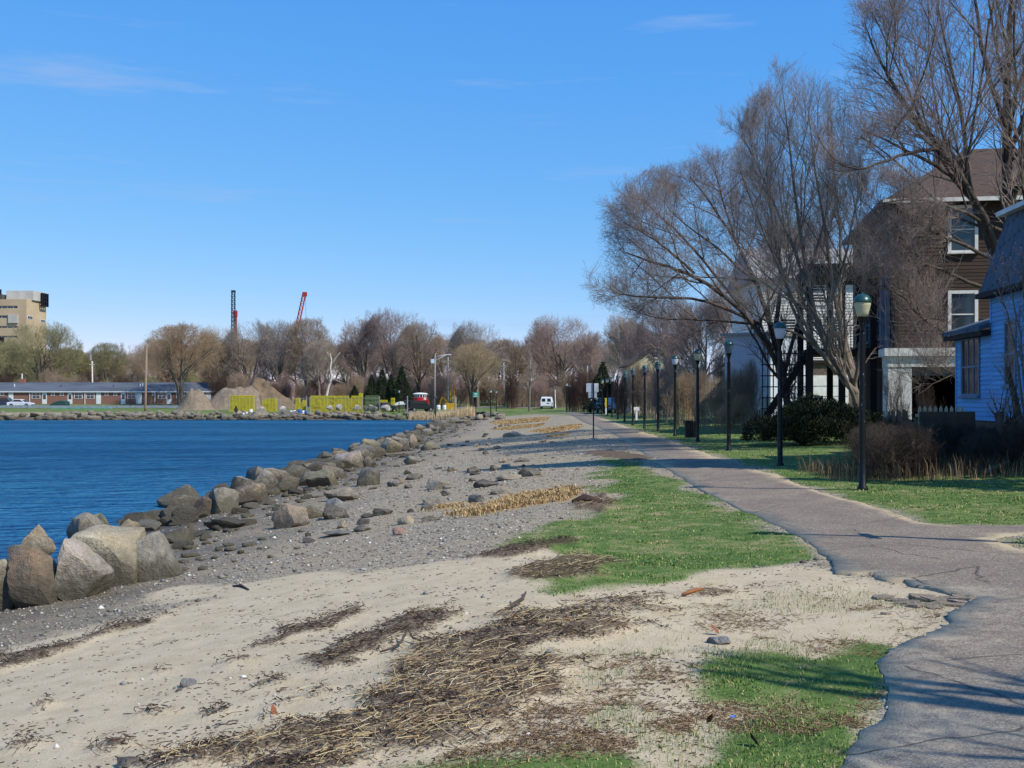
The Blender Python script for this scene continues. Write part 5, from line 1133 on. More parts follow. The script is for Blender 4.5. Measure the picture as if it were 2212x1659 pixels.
# ------------------------------------------------------------------ double sign seen from behind, litter bin, small things by the path
STEEL = M('sign_back_metal', (206, 208, 208), (190, 194, 196), scale=3, rough=0.6, metal=0.0); BLACKP = M('black_paint', (14, 15, 16), (24, 25, 26), rough=0.4)
WHITEP = M('white_paint', (226, 226, 220), (206, 206, 198), scale=3, rough=0.6)
d = 51.0; sx = X_at(1282, d); sz = gz(sx, d); k = d / F
e = thing('double_sign', 'two grey metal signs side by side on a black pole, seen from the back', 'sign', (sx, d, sz), 0)
MB().box(-0.028, -0.028, -0.2, 0.028, 0.028, Z_at(826, d) - sz).build('pole', BLACKP, e)
for a, b, t0, b0 in ((1266.5, 1280.5, 828, 847), (1281.5, 1293, 828, 847)):
    MB().box((a - 1282) * k, 0.03, Z_at(b0, d) - sz, (b - 1282) * k, 0.036, Z_at(t0, d) - sz).build('sign_panel', STEEL, e, bevel=0.002)
for a, b in ((1271, 1281), (1282, 1289.5)):
    MB().box((a - 1282) * k, 0.03, Z_at(859.5, d) - sz, (b - 1282) * k, 0.036, Z_at(847.6, d) - sz).build('sign_panel', STEEL, e)
MB().lathe([(0.2, -0.06), (0.19, 0.03), (0.1, 0.06)], 10).build('footing', M('concrete', (150, 146, 136), (128, 124, 116), scale=6), e)
d = 49.7; bx_ = X_at(1492, d); bz = gz(bx_, d)
e = thing('litter_bin', 'black slatted metal litter bin standing on the grass beside a lamp', 'litter bin', (bx_, d, bz))
for i in range(16):
    a = i * math.pi / 8; r = 0.255
    MB(Matrix.Translation((r * math.cos(a), r * math.sin(a), 0)) @ Matrix.Rotation(a, 4, 'Z')).box(-0.008, -0.034, 0.05, 0.008, 0.034, 0.69).build('slat', BLACKP, e)
MB().lathe([(0.235, 0.06), (0.235, 0.66)], 16).build('liner', M('bin_liner', (20, 20, 22), (12, 12, 13)), e, smooth=True)
MB().lathe([(0.27, 0.68), (0.285, 0.71), (0.27, 0.74), (0.2, 0.74), (0.2, 0.70)], 18).build('rim', BLACKP, e, smooth=True)
MB().lathe([(0.26, 0.0), (0.26, 0.05)], 16).build('base', BLACKP, e)
# posts and boxes by the far path
d = 88; x = X_at(1375, d); e = thing('letterbox_post', 'white post with a cross board among the brush behind the lamp row', 'post', (x, d, gz(x, d)))
MB().box(-0.07, -0.05, 0, 0.07, 0.05, 1.0).build('post', WHITEP, e); MB().box(-0.22, -0.07, 0.72, 0.2, 0.05, 0.98).build('box', WHITEP, e, bevel=0.01)
d = 120; x = X_at(1309, d); e = thing('marker_post', 'white marker post with a yellow plate between the far lamps', 'post', (x, d, gz(x, d)))
MB().box(-0.06, -0.06, 0, 0.06, 0.06, 0.85).build('post', WHITEP, e); MB().box(-0.1, -0.09, 0.75, 0.1, -0.07, 1.7).build('plate', M('yellow_plate', (206, 190, 40), (190, 172, 36)), e)
for px, lab in ((1287, 'short white bollard behind the double sign'), (1329, 'short white bollard beside the eleventh lamp')):
    d = 130; x = X_at(px, d); e = thing('bollard', lab, 'bollard', (x, d, gz(x, d))); MB().lathe([(0.1, 0), (0.1, 0.8), (0.06, 0.86)], 8).build('post', WHITEP, e)
d = 152; x = X_at(1028, d); z0 = gz(x, d); e = thing('green_sign', 'small green sign with white lettering on a post by the reeds', 'sign', (x, d, z0))
MB().box(-0.05, -0.05, 0, 0.05, 0.05, 2.75).build('post', BLACKP, e); GRN = M('sign_green', (24, 128, 104), (28, 138, 112), rough=0.4)
pn = MB().box(-0.4, -0.09, Z_at(858.5, d) - z0, 0.38, -0.06, Z_at(847, d) - z0).build('sign_panel', GRN, e)
mb = MB(); zt = Z_at(858.5, d) - z0
for zz0, w0 in ((0.5, 0.5), (0.34, 0.3), (0.14, 0.56)): mb.box(-w0 / 2, -0.1, zt + zz0 - 0.03, w0 / 2, -0.092, zt + zz0 + 0.05)
mb.build('lettering', WHITEP, pn)
for px, lab in ((1034, 'dark bin left below the green sign'), (1044, 'dark bin right below the green sign')):
    d = 150; x = X_at(px, d); e = thing('litter_bin', lab, 'litter bin', (x, d, gz(x, d))); MB().lathe([(0.26, 0), (0.3, 0.72)], 12).build('body', BLACKP, e, smooth=True); MB().lathe([(0.31, 0.72), (0.31, 0.78), (0.2, 0.86)], 12).build('lid', BLACKP, e)
# street light with curved arm
d = 168; x = X_at(940, d); z0 = gz(x, d); k = d / F; GAL = M('galvanised_pole', (150, 148, 142), (128, 126, 120), rough=0.55)
e = thing('street_light', 'tall grey cobra-head street light with a curved arm reaching right', 'street light', (x, d, z0))
H = Z_at(764, d) - z0; MB().tube([(-.1, 0, 0), (0, 0, H)], [0.13, 0.08], 8).build('pole', GAL, e, smooth=True)
zz_ = lambda py: Z_at(py, d) - z0
MB().tube([(0, 0, zz_(780)), (0.8, 0, zz_(773)), (1.5, 0, zz_(767)), (1.9, 0, zz_(765.5))], 0.05, 6).tube([(0, 0, zz_(771)), (0.9, 0, zz_(768)), (1.5, 0, zz_(766.5))], 0.035, 6).build('arm', WHITEP, e, smooth=True)
MB().box(1.75, -0.14, zz_(767.5), 2.35, 0.14, zz_(765)).build('lamp_head', M('lamp_head_grey', (196, 200, 200), (180, 184, 186)), e, bevel=0.03)
MB().box(-0.62, -0.2, zz_(785), -0.14, 0.2, zz_(776)).build('equipment_box', M('pale_blue_grey', (200, 212, 220), (188, 200, 208)), e, bevel=0.02)
# utility poles
WOOD = M('weathered_pole_wood', (150, 128, 104), (122, 102, 84), scale=2, stretch=(1, 1, 0.1), rough=0.9)
def pole(px0, py0, px1, py1, d, r, lab, m, arms=()):
    x = X_at(px0, d); z0 = Z_at(py0, d); e = thing('utility_pole', lab, 'pole', (x, d, z0))
    H = Z_at(py1, d) - z0; dx = X_at(px1, d) - x
    MB().tube([(0, 0, -0.5), (0, 0, 0), (dx, 0, H)], [r, r, r * 0.7], 8).build('pole', m, e, smooth=True)
    for py, w_ in arms:
        u = (py0 - py) / (py0 - py1); MB().box(dx * u - w_ / 2, -0.15, H * u, dx * u + w_ / 2, -0.05, H * u + 0.13).build('cross_arm', m, e)
    return e
pole(314, 881, 317, 743, 183, 0.2, 'tall bare wooden pole standing alone before the motel, slightly leaning', WOOD)
e = pole(200, 846, 199, 780, 236, 0.18, 'pale pole with a transformer drum behind the motel roof', M('pale_pole', (206, 200, 190), (184, 178, 168)), ((788, 1.1),))
MB().lathe([(0.24, 6.4), (0.24, 7.6)], 10, c=(-0.45, 0, 0)).build('transformer', GAL, e)
pole(968, 880, 968, 772, 200, 0.16, 'slim grey pole with a cross arm right behind the street light', GAL, ((781, 2.2),))
pole(1089, 878, 1088, 783, 205, 0.16, 'grey utility pole with cross arm between the green sign and the van', GAL, ((792, 2.0), (800, 1.2)))
pole(1200, 882, 1199, 842, 195, 0.1, 'thin white post right of the white van', WHITEP)
pole(1269, 880, 1269, 790, 200, 0.15, 'grey utility pole behind the red-budded trees', GAL)
x, d = X_at(1144, 172), 172
e = thing('young_tree', 'slender pale young tree on the grass left of the white van', 'tree', (x, d, gz(x, d)))
g = make_tree([([(0, 0, -.2), (0, 0, 2.4), (0.05, 0, 5), (0, 0, 8.6)], [0.17, 0.15, 0.1, 0.03])], [((0, 0, 5.6), (2.0, 2.0, 3.4))], [dict(n=12, t0=0.3, ang=50, up=0.2, Lmax=2.2, Lmin=0.6, rtip=0.025, k=4, trop=0.3), dict(n=6, Lmax=1.1, Lmin=0.4, rtip=0.02, k=3), dict(n=4, Lmax=0.5, Lmin=0.2, rtip=0.016, k=2)], np.random.default_rng(8))
link('trunk', npmesh('trunk', *g[0], BARK_GREY, smooth=True), e); link('crown', npmesh('crown', *g[1], TWIG_GREY), e)
# ------------------------------------------------------------------ houses on the right
GLASS = M('window_glass', (38, 44, 50), (54, 62, 70), scale=0.8, rough=0.08, spec=0.7)
GLASSB = M('window_glass_pale', (92, 100, 108), (60, 66, 74), scale=1.2, rough=0.1, spec=0.7)
def wood_siding(name, c, dark, sc=1.0):
    t = NT(name); v = t.obj((0.5, 0.5, 6)); n = t.noise(v, 3, 5, 0.65); n2 = t.noise(t.obj(), 0.8, 4)
    col = t.mix(t.ramp(n, [(0.4, (0, 0, 0)), (0.75, (0.55, 0.55, 0.55))]), lin(*c), lin(*dark))
    col = t.mix(t.ramp(n2, [(0.45, (0, 0, 0)), (0.7, (0.4, 0.4, 0.4))]), col, lin(*dark))
    val = t.math('ADD', t.math('MULTIPLY', t.rnd(), 0.24), 0.88)
    t.set(Base_Color=t.n('HueSaturation', {'Value': val, 'Color': col}).outputs[0], Roughness=0.75, Specular_IOR_Level=0.25); t.bump(n, 0.006); return t.m
BLUE = wood_siding('blue_clapboard_paint', (110, 166, 210), (88, 140, 184)); BROWN = wood_siding('brown_shingle', (68, 54, 45), (48, 38, 31)); WHITES = wood_siding('white_siding', (232, 230, 220), (206, 204, 194))
WHITE_SHADED = wood_siding('shade_tinted_siding', (186, 196, 206), (162, 172, 182)); TRIM = M('white_trim', (218, 216, 208), (196, 194, 186), scale=3, rough=0.6); BTRIM = M('grey_blue_trim', (118, 134, 150), (98, 114, 130), scale=3, rough=0.7)  # the pale siding is white siding with bluish shade put into its colour
def shingle_roof(name, c1, c2, c3):
    t = NT(name); br = t.n('TexBrick', {'Vector': t.obj(), 'Scale': 1.0, 'Color1': lin(*c1), 'Color2': lin(*c2), 'Mortar': lin(*c3), 'Mortar Size': 0.012, 'Brick Width': 0.3, 'Row Height': 0.14}, offset=0.5)
    n = t.noise(t.obj(), 1.2, 4); t.set(Base_Color=t.mix(t.math('MULTIPLY', n, 0.5), br.outputs[0], lin(*c3)), Roughness=0.9); t.bump(br.outputs['Fac'], 0.01); return t.m
ROOFB = shingle_roof('brown_roof_shingles', (98, 76, 56), (78, 60, 46), (56, 44, 34)); ROOFG = shingle_roof('grey_roof_shingles', (168, 166, 162), (150, 148, 144), (126, 124, 120)); ROOFD = shingle_roof('slate_roof_shingles', (92, 108, 118), (74, 90, 100), (52, 62, 70))
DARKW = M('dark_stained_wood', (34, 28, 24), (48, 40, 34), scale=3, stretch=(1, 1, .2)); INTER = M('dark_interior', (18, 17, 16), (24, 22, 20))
STONE = M('fieldstone_base', (112, 98, 84), (84, 74, 64), scale=7, bump=0.03)

def T_wall(ox, oy, oz, ang):
    """local frame of a wall: x to the right along the wall seen from outside, y into the wall, z up"""
    return Matrix.Translation((ox, oy, oz)) @ Matrix.Rotation(ang, 4, 'Z')
def window(T, x0, x1, z0, z1, parent, trim, glass, tw=0.11, sash=0.05, cols=1, rows=2, name='window', sill=True, proud=0.06):
    mb = MB(T)
    mb.box(x0 - tw, -proud, z0 - tw * 0.6, x0, 0.02, z1 + tw).box(x1, -proud, z0 - tw * 0.6, x1 + tw, 0.02, z1 + tw)
    mb.box(x0, -proud + 0.003, z1, x1, 0.02, z1 + tw).box(x0, -proud + 0.003, z0 - tw * 0.6, x1, 0.02, z0)
    for i in range(1, cols): xx = x0 + (x1 - x0) * i / cols; mb.box(xx - sash / 2, -proud * 0.62, z0, xx + sash / 2, 0.015, z1)
    for i in range(1, rows): zz = z0 + (z1 - z0) * i / rows; mb.box(x0, -proud * 0.68, zz - sash / 2, x1, 0.012, zz + sash / 2)
    o = mb.build(name, trim, parent)
    if sill: MB(T).box(x0 - tw - 0.04, -proud - 0.06, z0 - tw * 0.6 - 0.06, x1 + tw + 0.04, 0.0, z0 - tw * 0.6 - 0.004).build('sill', trim, o)
    MB(T).box(x0, -proud * 0.3, z0, x1, 0.01, z1).build('pane', glass, o)
    return o
def clapboards(T, x0, x1, z0, z1, h, m, parent, holes=(), name='clapboard', th=0.022):
    """each course its own part, cut where a window or door stands"""
    n = int(round((z1 - z0) / h)); h = (z1 - z0) / n; rr = random.Random(int(x1 * 100 + z1 * 37))
    for i in range(n):
        za, zb = z0 + i * h, z0 + (i + 1) * h
        spans = [(x0, x1)]
        for (a, b, c, d) in holes:
            if zb > c and za < d:
                ns = []
                for (s, e) in spans:
                    if b <= s or a >= e: ns.append((s, e))
                    else:
                        if a > s: ns.append((s, a))
                        if b < e: ns.append((b, e))
                spans = ns
        for (s, e) in spans:
            mb = MB(T); j = rr.uniform(-0.004, 0.004)
            v = [(s, -th - 0.006 + j, za - 0.01), (e, -th - 0.006 + j, za - 0.01), (e, 0, za - 0.01), (s, 0, za - 0.01), (s, -0.004, zb), (e, -0.004, zb), (e, 0, zb), (s, 0, zb)]
            mb.add(v, [(3, 2, 1, 0), (4, 5, 6, 7), (0, 1, 5, 4), (1, 2, 6, 5), (2, 3, 7, 6), (3, 0, 4, 7)])
            mb.build(name, m, parent)

# ---- blue house: its long wall faces left, running almost straight away from the viewer
ang = math.atan2(-1.0, -0.066)                       # wall x axis points towards the viewer
wall = lambda y: 10.5 + 0.066 * y
e = thing('blue_house', 'blue clapboard house with slate mansard roof at the right edge of the picture', 'house', (wall(33), 33, 0.1))
Tb = Matrix.Rotation(ang, 4, 'Z'); oz = 0.1
zb_ = lambda py, d: Z_at(py, d) - oz
L0 = 2.9                                             # the wing ends here along the wall
MB(Tb).box(0, 0.03, 1.0, L0, 3.2, 3.42).build('wing_wall', BLUE, e)
clapboards(Tb, 0, L0, 1.02, 3.4, 0.118, BLUE, e, holes=((0.62, 1.98, 1.7, 3.3),))
MB(Tb).box(0.06, 0.05, -0.3, 7.3, 6.0, 1.0).build('foundation', STONE, e)
MB(Tb).box(L0, 0.0, 1.0, 7.4, 7.5, 4.33).build('main_wall', BLUE, e)
clapboards(Tb, L0, 7.4, 1.02, 4.3, 0.118, BLUE, e, holes=((4.0, 4.62, 1.95, 3.45),))
MB(Tb).box(-0.02, -0.035, 1.0, 0.09, 0.02, 3.4).box(L0 - 0.09, -0.035, 3.4, L0 + 0.02, 0.02, 4.32).build('corner_board', BLUE, e)
mb = MB(Tb); 
mb.add([(-0.3, -0.32, 3.36), (L0 - 0.003, -0.32, 3.36), (L0 - 0.003, 1.6, 3.98), (-0.3, 1.6, 3.98), (-0.3, -0.32, 3.48), (L0 - 0.003, -0.32, 3.48), (L0 - 0.003, 1.6, 4.1), (-0.3, 1.6, 4.1)], [(3, 2, 1, 0), (4, 5, 6, 7), (0, 1, 5, 4), (1, 2, 6, 5), (2, 3, 7, 6), (3, 0, 4, 7)])
mb.build('wing_roof', ROOFD, e)
MB(Tb).box(-0.28, -0.29, 3.24, L0 - 0.005, -0.02, 3.36).build('wing_fascia', DARKW, e)
w_ = window(Tb, 0.62, 1.98, 1.72, 3.2, e, BTRIM, GLASS, tw=0.08, cols=3, rows=2)
window(Tb, 4.0, 4.62, 1.95, 3.45, e, BTRIM, GLASSB, tw=0.08, rows=2)
mb = MB(Tb); mb.add([(L0 - 0.25, -0.25, 4.34), (7.6, -0.25, 4.34), (7.4, 0.3, 6.3), (L0 + 0.25, 0.3, 6.3), (L0 - 0.25, 7.5, 4.34), (7.6, 7.5, 4.34), (7.4, 7.0, 6.3), (L0 + 0.25, 7.0, 6.3)], [(0, 1, 2, 3), (4, 0, 3, 7), (5, 4, 7, 6), (1, 5, 6, 2), (3, 2, 6, 7), (0, 4, 5, 1)])
mb.build('mansard_roof', ROOFD, e)
MB(Tb).box(L0 - 0.32, -0.33, 4.2, 7.7, 0.0, 4.33).build('lower_cornice', DARKW, e); MB(Tb).box(L0 + 0.05, 0.08, 6.3, 7.5, 7.2, 6.42).build('top_cornice', TRIM, e)
# unseen taller block and roof, added to shade the middle of the path
MB(Tb).box(3.9, 2.2, 4.6, 7.3, 7.4, 9.0).build('added_shade_block', BLUE, e)
mb = MB(Tb); mb.add([(3.7, 2.0, 9.0), (7.5, 2.0, 9.0), (7.5, 7.6, 9.0), (3.7, 7.6, 9.0), (5.2, 4.6, 11.0), (6.0, 4.6, 11.0)], [(0, 1, 5, 4), (1, 2, 5), (2, 3, 4, 5), (3, 0, 4), (3, 2, 1, 0)])
mb.build('added_shade_roof', ROOFD, e)

# ---- brown house
BA = -math.radians(9.0); bo = (15.9, 48.0, 0.0)
e = thing('brown_house', 'three-storey brown shingled house with hip roof and white garage porch', 'house', bo)
Tf = Matrix.Rotation(BA, 4, 'Z'); Ts = Matrix.Rotation(BA, 4, 'Z') @ Matrix.Translation((0, 13, 0)) @ Matrix.Rotation(-math.pi / 2, 4, 'Z')      # side wall, x towards the viewer
W, D, ZE = 9.6, 13.0, 9.85
MB(Tf).box(0, 0.03, 3.75, W, D, ZE).build('wall', BROWN, e)
wins = ((2.2, 3.12, 7.78, 9.5), (2.2, 3.12, 4.3, 6.0), (6.3, 7.2, 7.78, 9.5), (6.3, 7.2, 4.3, 6.0))
clapboards(Tf, 0, W, 3.78, ZE - 0.02, 0.147, BROWN, e, holes=wins, name='shingle_course', th=0.012)
clapboards(Ts, 0, 13, 3.78, ZE - 0.02, 0.147, BROWN, e, name='shingle_course', th=0.012)
for a, b, c, d in wins: window(Tf, a, b, c, d, e, TRIM, GLASSB if a > 5 else GLASS, tw=0.13, proud=0.1)
for k in (2.4, 5.2, 8.4):
    for z in (4.4, 7.7): window(Ts, k, k + 0.9, z, z + 1.6, e, BTRIM, GLASS, tw=0.12, proud=0.1)
MB(Tf).box(-0.04, -0.06, 3.75, 0.12, 0.02, ZE).box(-0.06, 0.02, 3.75, 0.03, 0.14, ZE).build('corner_board', DARKW, e)
for k in (10.3, 11.7): MB(Ts).box(k, -0.22, 3.75, k + 0.26, -0.06, ZE).build('pilaster', BTRIM, e)
# roof: hip with a ridge parallel to the front, gutter along the eave
o = 0.55; mb = MB(Tf)
mb.add([(-o, -o, ZE), (W + o, -o, ZE), (W + o, D + o, ZE), (-o, D + o, ZE), (3.9, 5.2, 13.0), (W - 3.6, 5.2, 13.0), (W - 3.6, 8, 13.0), (3.9, 8, 13.0)], [(3, 2, 1, 0), (0, 1, 5, 4), (1, 2, 6, 5), (2, 3, 7, 6), (3, 0, 4, 7), (4, 5, 6, 7)])
mb.build('roof', ROOFB, e)
mb = MB(Tf).box(-o - 0.06, -o - 0.12, ZE - 0.14, W + o, -o, ZE + 0.02); mb.build('gutter', TRIM, e)
MB(Tf).box(-o - 0.12, -o, ZE - 0.12, -o, D + o, ZE + 0.02).build('gutter', BTRIM, e)
ch = MB(Tf).box(2.3, 3.4, 11.3, 2.9, 4.0, 12.9).box(2.24, 3.34, 12.9, 2.96, 4.06, 13.05).build('chimney', M('chimney_brick', (96, 70, 58), (74, 56, 48), scale=8), e)
# white garage front standing forward of the shingled wall
g0, g1, gy0 = -0.45, W, -0.9
mb = MB(Tf).box(g0, gy0, 2.98, g1, 0.5, 3.42).box(g0 + 0.02, gy0 + 0.04, -0.2, 0.5, 0.5, 2.98).box(2.75, gy0 + 0.04, -0.2, 4.6, 0.5, 2.98).box(7.2, gy0 + 0.04, -0.2, g1, 0.5, 2.98).build('garage_front', TRIM, e)
MB(Tf).box(g0 - 0.14, gy0 - 0.14, 3.42, g1, 0.6, 3.74).build('porch_band', TRIM, e)
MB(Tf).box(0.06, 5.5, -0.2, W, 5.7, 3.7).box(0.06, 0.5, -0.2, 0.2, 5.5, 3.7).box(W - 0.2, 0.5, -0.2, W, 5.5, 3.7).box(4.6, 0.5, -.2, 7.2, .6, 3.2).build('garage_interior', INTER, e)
MB(Tf).box(0.5, gy0 + 0.2, 2.62, 2.75, gy0 + 0.34, 2.98).build('garage_door_edge', M('garage_door_grey', (92, 88, 82), (78, 74, 70)), e)
MB(Tf).box(0, 0.52, -0.3, 0.05, D, 3.75).build('side_base', DARKW, e)
# dark back porch and stair at the left side
p = thing('back_porch', 'dark wooden two-level back porch with open stair on the left side of the brown house', 'porch', bo)
Tp = Tf
MB(Tp).box(-3.2, 3.6, 7.25, -0.1, 8.6, 7.62).box(-3.3, 3.5, 7.62, -0.1, 8.7, 7.74).build('porch_roof', DARKW, p)
MB(Tp).box(-3.2, 3.6, 3.72, -0.1, 8.6, 3.95).build('upper_floor', DARKW, p)
for x in (-3.1, -1.7, -0.35):
    for y in (3.7, 8.4): MB(Tp).box(x - 0.14, y - 0.14, -0.2, x + 0.14, y + 0.14, 7.3).build('post', DARKW, p)
mb = MB(Tp)
for k in range(14):
    x = -3.0 + k * 0.21; mb.box(x - 0.02, 3.62, 3.95, x + 0.02, 3.66, 4.95)
mb.box(-3.1, 3.6, 4.93, -0.2, 3.68, 5.0); mb.build('railing', BTRIM, p)
for s, (xa, za, xb, zb2) in enumerate(((-4.2, 0.2, -3.1, 3.8),)):
    MB(Tp).bar((xa - 1.2, 4.0, za), (xb, 4.0, zb2), 0.07, 0.26).build('stringer', DARKW, p); MB(Tp).bar((xa - 1.2, 5.0, za), (xb, 5.0, zb2), 0.07, 0.26).build('stringer', DARKW, p)
    for k in range(14):
        u = (k + .5) / 14; MB(Tp).box((xa - 1.2) * (1 - u) + xb * u - 0.14, 4.0, za * (1 - u) + zb2 * u, (xa - 1.2) * (1 - u) + xb * u + 0.14, 5.0, za * (1 - u) + zb2 * u + 0.05).build('tread', DARKW, p)
mb = MB(Tp)
for k in range(9): mb.box(-5.2 + k * 0.24, 3.86, 0.0, -5.15 + k * 0.24, 3.9, 3.9)
for k in range(7): mb.box(-5.25, 3.86, 0.7 + k * 0.5, -3.1, 3.9, 0.75 + k * 0.5)
mb.build('lattice', DARKW, p)

# ---- white house with grey roof and a pale wing, behind the trees
d = 72.0; o_ = (X_at(1645, d), d, 0.2)
e = thing('white_house', 'tall white sided house with light grey roof behind the leaning bare tree', 'house', o_)
k = d / F; zz_ = lambda py: Z_at(py, d) - 0.2
x1 = 7.4
MB().box(0, 0, zz_(780), x1, 9.5, zz_(600)).build('wall', WHITES, e)
mb = MB(); n = 30
for i in range(n):
    za = zz_(780) + (zz_(600) - zz_(780)) * i / n; mb.box(0, -0.03, za, x1, 0, za + 0.05)
    mb.box(-0.03, 0, za, 0, 9.5, za + 0.05)
tag(mb.build('siding_edges', WHITES, e), kind='stuff')
mb = MB(); r0, r1 = zz_(602), zz_(516)
mb.add([(-0.4, -0.5, r0), (x1 + .4, -0.5, r0), (x1 + .4, 10, r0), (-0.4, 10, r0), (-0.4, 4.7, r1), (x1 + 0.4, 4.7, r1)], [(3, 2, 1, 0), (0, 1, 5, 4), (2, 3, 4, 5), (1, 2, 5), (3, 0, 4)]); mb.build('roof', ROOFG, e)
MB().box(0.05, 0.05, -0.4, x1 - .05, 9.4, zz_(780)).build('stone_base', STONE, e)
MB().box(-0.1, -0.15, zz_(784), x1 + .1, 0.05, zz_(778)).build('beam', DARKW, e)
gd = MB().box(2.9, -0.06, -0.3, 5.4, 0.06, zz_(811)).build('garage_door', WHITEP, e)
mb = MB()
for i in range(1, 5): mb.box(2.95, -0.075, -0.3 + i * 0.64, 5.35, -0.058, -0.27 + i * 0.64)
mb.build('panel_joint', BTRIM, gd)
window(Matrix(), 1.2, 2.1, zz_(740), zz_(690), e, TRIM, GLASS); window(Matrix(), 4.4, 5.3, zz_(740), zz_(690), e, TRIM, GLASS); window(Matrix(), 3.0, 3.9, zz_(655), zz_(612), e, TRIM, GLASS)
d = 68.0; o_ = (X_at(1662, d), d, 0.2); e = thing('white_wing', 'white sided low wing, bluish shade in its colour, left of the white house, behind brush', 'house', o_)
Tw = Matrix.Rotation(math.radians(-38), 4, 'Z') @ Matrix.Translation((-2.9, 0, 0)); zz_ = lambda py: Z_at(py, d) - 0.2
MB(Tw).box(0, 0, -0.3, 2.9, 6, zz_(722)).build('wall', WHITE_SHADED, e)
mb = MB(Tw)
for i in range(26): za = zz_(865) + i * (zz_(722) - zz_(865)) / 26; mb.box(0, -0.03, za, 2.9, 0, za + 0.05)
tag(mb.build('siding_edges', WHITE_SHADED, e), kind='stuff')
MB(Tw).box(-0.2, -0.25, zz_(722), 3.05, 6.2, zz_(717)).build('roof', ROOFG, e); MB(Tw).box(2.86, -0.05, -.2, 3.0, 0.05, zz_(722)).build('corner_board', TRIM, e)
d = 61; o_ = (X_at(1634, d), d, gz(X_at(1634, d), d)); e = thing('lattice_fence', 'short grey wooden fence panel with lattice beside the pale wing', 'fence', o_)
FW = M('grey_fence_wood', (156, 144, 124), (126, 116, 100), scale=4, stretch=(1, 1, .2))
for i in range(8): MB().box(-0.5 + i * 0.125, 0, 0, -0.4 + i * 0.125, 0.02, 0.95).build('slat', FW, e)
mb = MB()
for i in range(9): mb.bar((-0.1 + i * .13, 0.03, 0.9), (0.5 + i * 0.13, 0.03, 1.6), 0.02)
for i in range(9): mb.bar((0.5 + i * .13, 0.045, 0.9), (-0.1 + i * 0.13, 0.045, 1.6), 0.02)
mb.build('lattice', FW, e)
for x in (-0.52, 0.55, 1.5): MB().box(x, 0.05, -.1, x + .09, .14, 1.7).build('post', FW, e)
# ---- cream gabled house far up the path and a white balcony in the brush
d = 120.0; o_ = (X_at(1362, d), d, 0.0); k = d / F
e = thing('cream_house', 'cream house with a steep gable rising above the lamps far up the path', 'house', o_)
CREAM = wood_siding('cream_siding', (204, 192, 158), (182, 170, 138)); zz_ = lambda py: Z_at(py, d)
MB().prism([(0, 0), (4.6, 0), (4.6, zz_(785)), (2.5, zz_(750)), (0, zz_(787))], 0, 9).build('wall', CREAM, e)
MB().prism([(-0.35, zz_(791)), (2.5, zz_(749.5)), (2.5, zz_(746))  , (-0.5, zz_(790))], -0.4, 9.3).prism([(2.502, zz_(749.5)), (4.95, zz_(789)), (5.1, zz_(788)), (2.502, zz_(746))], -0.4, 9.3).build('roof', ROOFB, e)
window(Matrix(), 2.2, 2.8, zz_(772), zz_(760), e, TRIM, GLASS, tw=0.1); window(Matrix(), 1.0, 1.7, zz_(815), zz_(798), e, TRIM, GLASS); window(Matrix(), 3.1, 3.8, zz_(815), zz_(798), e, TRIM, GLASS)
d = 80.0; o_ = (X_at(1549, d), d, 0.0); e = thing('balcony', 'white railed balcony showing through the tall brush', 'balcony', o_); zz_ = lambda py: Z_at(py, d)
MB().box(-0.45, 0, zz_(832), 0.45, 1.6, zz_(829)).build('deck', TRIM, e)
for i in range(7): MB().box(-0.43 + i * 0.13, 0.02, zz_(829), -0.38 + i * 0.13, 0.06, zz_(806)).build('baluster', TRIM, e)
MB().box(-0.46, 0, zz_(806), 0.46, 0.08, zz_(803)).build('rail', TRIM, e)
for x in (-0.42, 0.34): MB().box(x, 0.1, 0, x + .1, .2, zz_(832)).build('post', TRIM, e)

# ---- things before the houses: stacked old pickets, picket fence, cut trunk with sprouts, logs
d = 29.0; px0 = 1958; x = X_at(px0, d); z0 = gz(x, d)
e = thing('picket_stack', 'leaning heap of old weathered fence pickets before the open garage', 'wood pile', (x, d, z0))
OLDW = M('old_picket_wood', (128, 104, 76), (92, 76, 58), scale=5, stretch=(1, 1, .15), rough=0.9); rr = random.Random(3)
for i in range(34):
    bx = -0.55 + 1.05 * i / 33 + rr.uniform(-.03, .03); h = 1.25 + rr.uniform(-.35, .12) - 0.5 * max(0, bx - 0.1); ln = -0.22 * (i / 33 - 0.5) + rr.uniform(-.06, .06)
    MB().bar((bx * 1.15 + ln * -1.2, rr.uniform(-.25, .15), -0.05), (bx + ln, 0.18 + rr.uniform(-.1, .1), h), 0.07, 0.022).build('picket', OLDW, e)
MB().bar((-0.95, -0.35, 0.0), (-0.35, -0.1, 0.95), 0.17, 0.05).build('pale_plank', M('pale_plank_wood', (186, 176, 160), (160, 150, 134), scale=6), e)
d = 30.5; x = X_at(1987, d); z0 = gz(x, d)
e = thing('picket_fence', 'cream pointed picket fence showing its tips before the dark garage opening', 'fence', (x, d, z0)); zt = Z_at(876, d) - z0
PICK = M('cream_picket_paint', (206, 190, 150), (182, 166, 130), scale=5)
for i in range(9): MB().prism([(i * 0.14 - .04, 0.1), (i * 0.14 + .04, 0.1), (i * 0.14 + .04, zt - 0.08), (i * 0.14, zt), (i * 0.14 - .04, zt - 0.08)], 0, 0.02).build('picket', PICK, e)
MB().box(-0.1, 0.022, zt - 0.3, 1.2, 0.06, zt - 0.22).box(-0.1, 0.022, 0.3, 1.2, 0.06, 0.38).build('rail', PICK, e)
tag(MB().box(-.15, -.6, 0, 1.3, -.57, zt - 0.2).build('plywood_board', M('plywood_brown', (104, 80, 60), (84, 66, 50), scale=2), loc=(x, d + .1, z0), rot=(-.08, 0, 0)), 'brown board leaning before the picket fence', 'board')
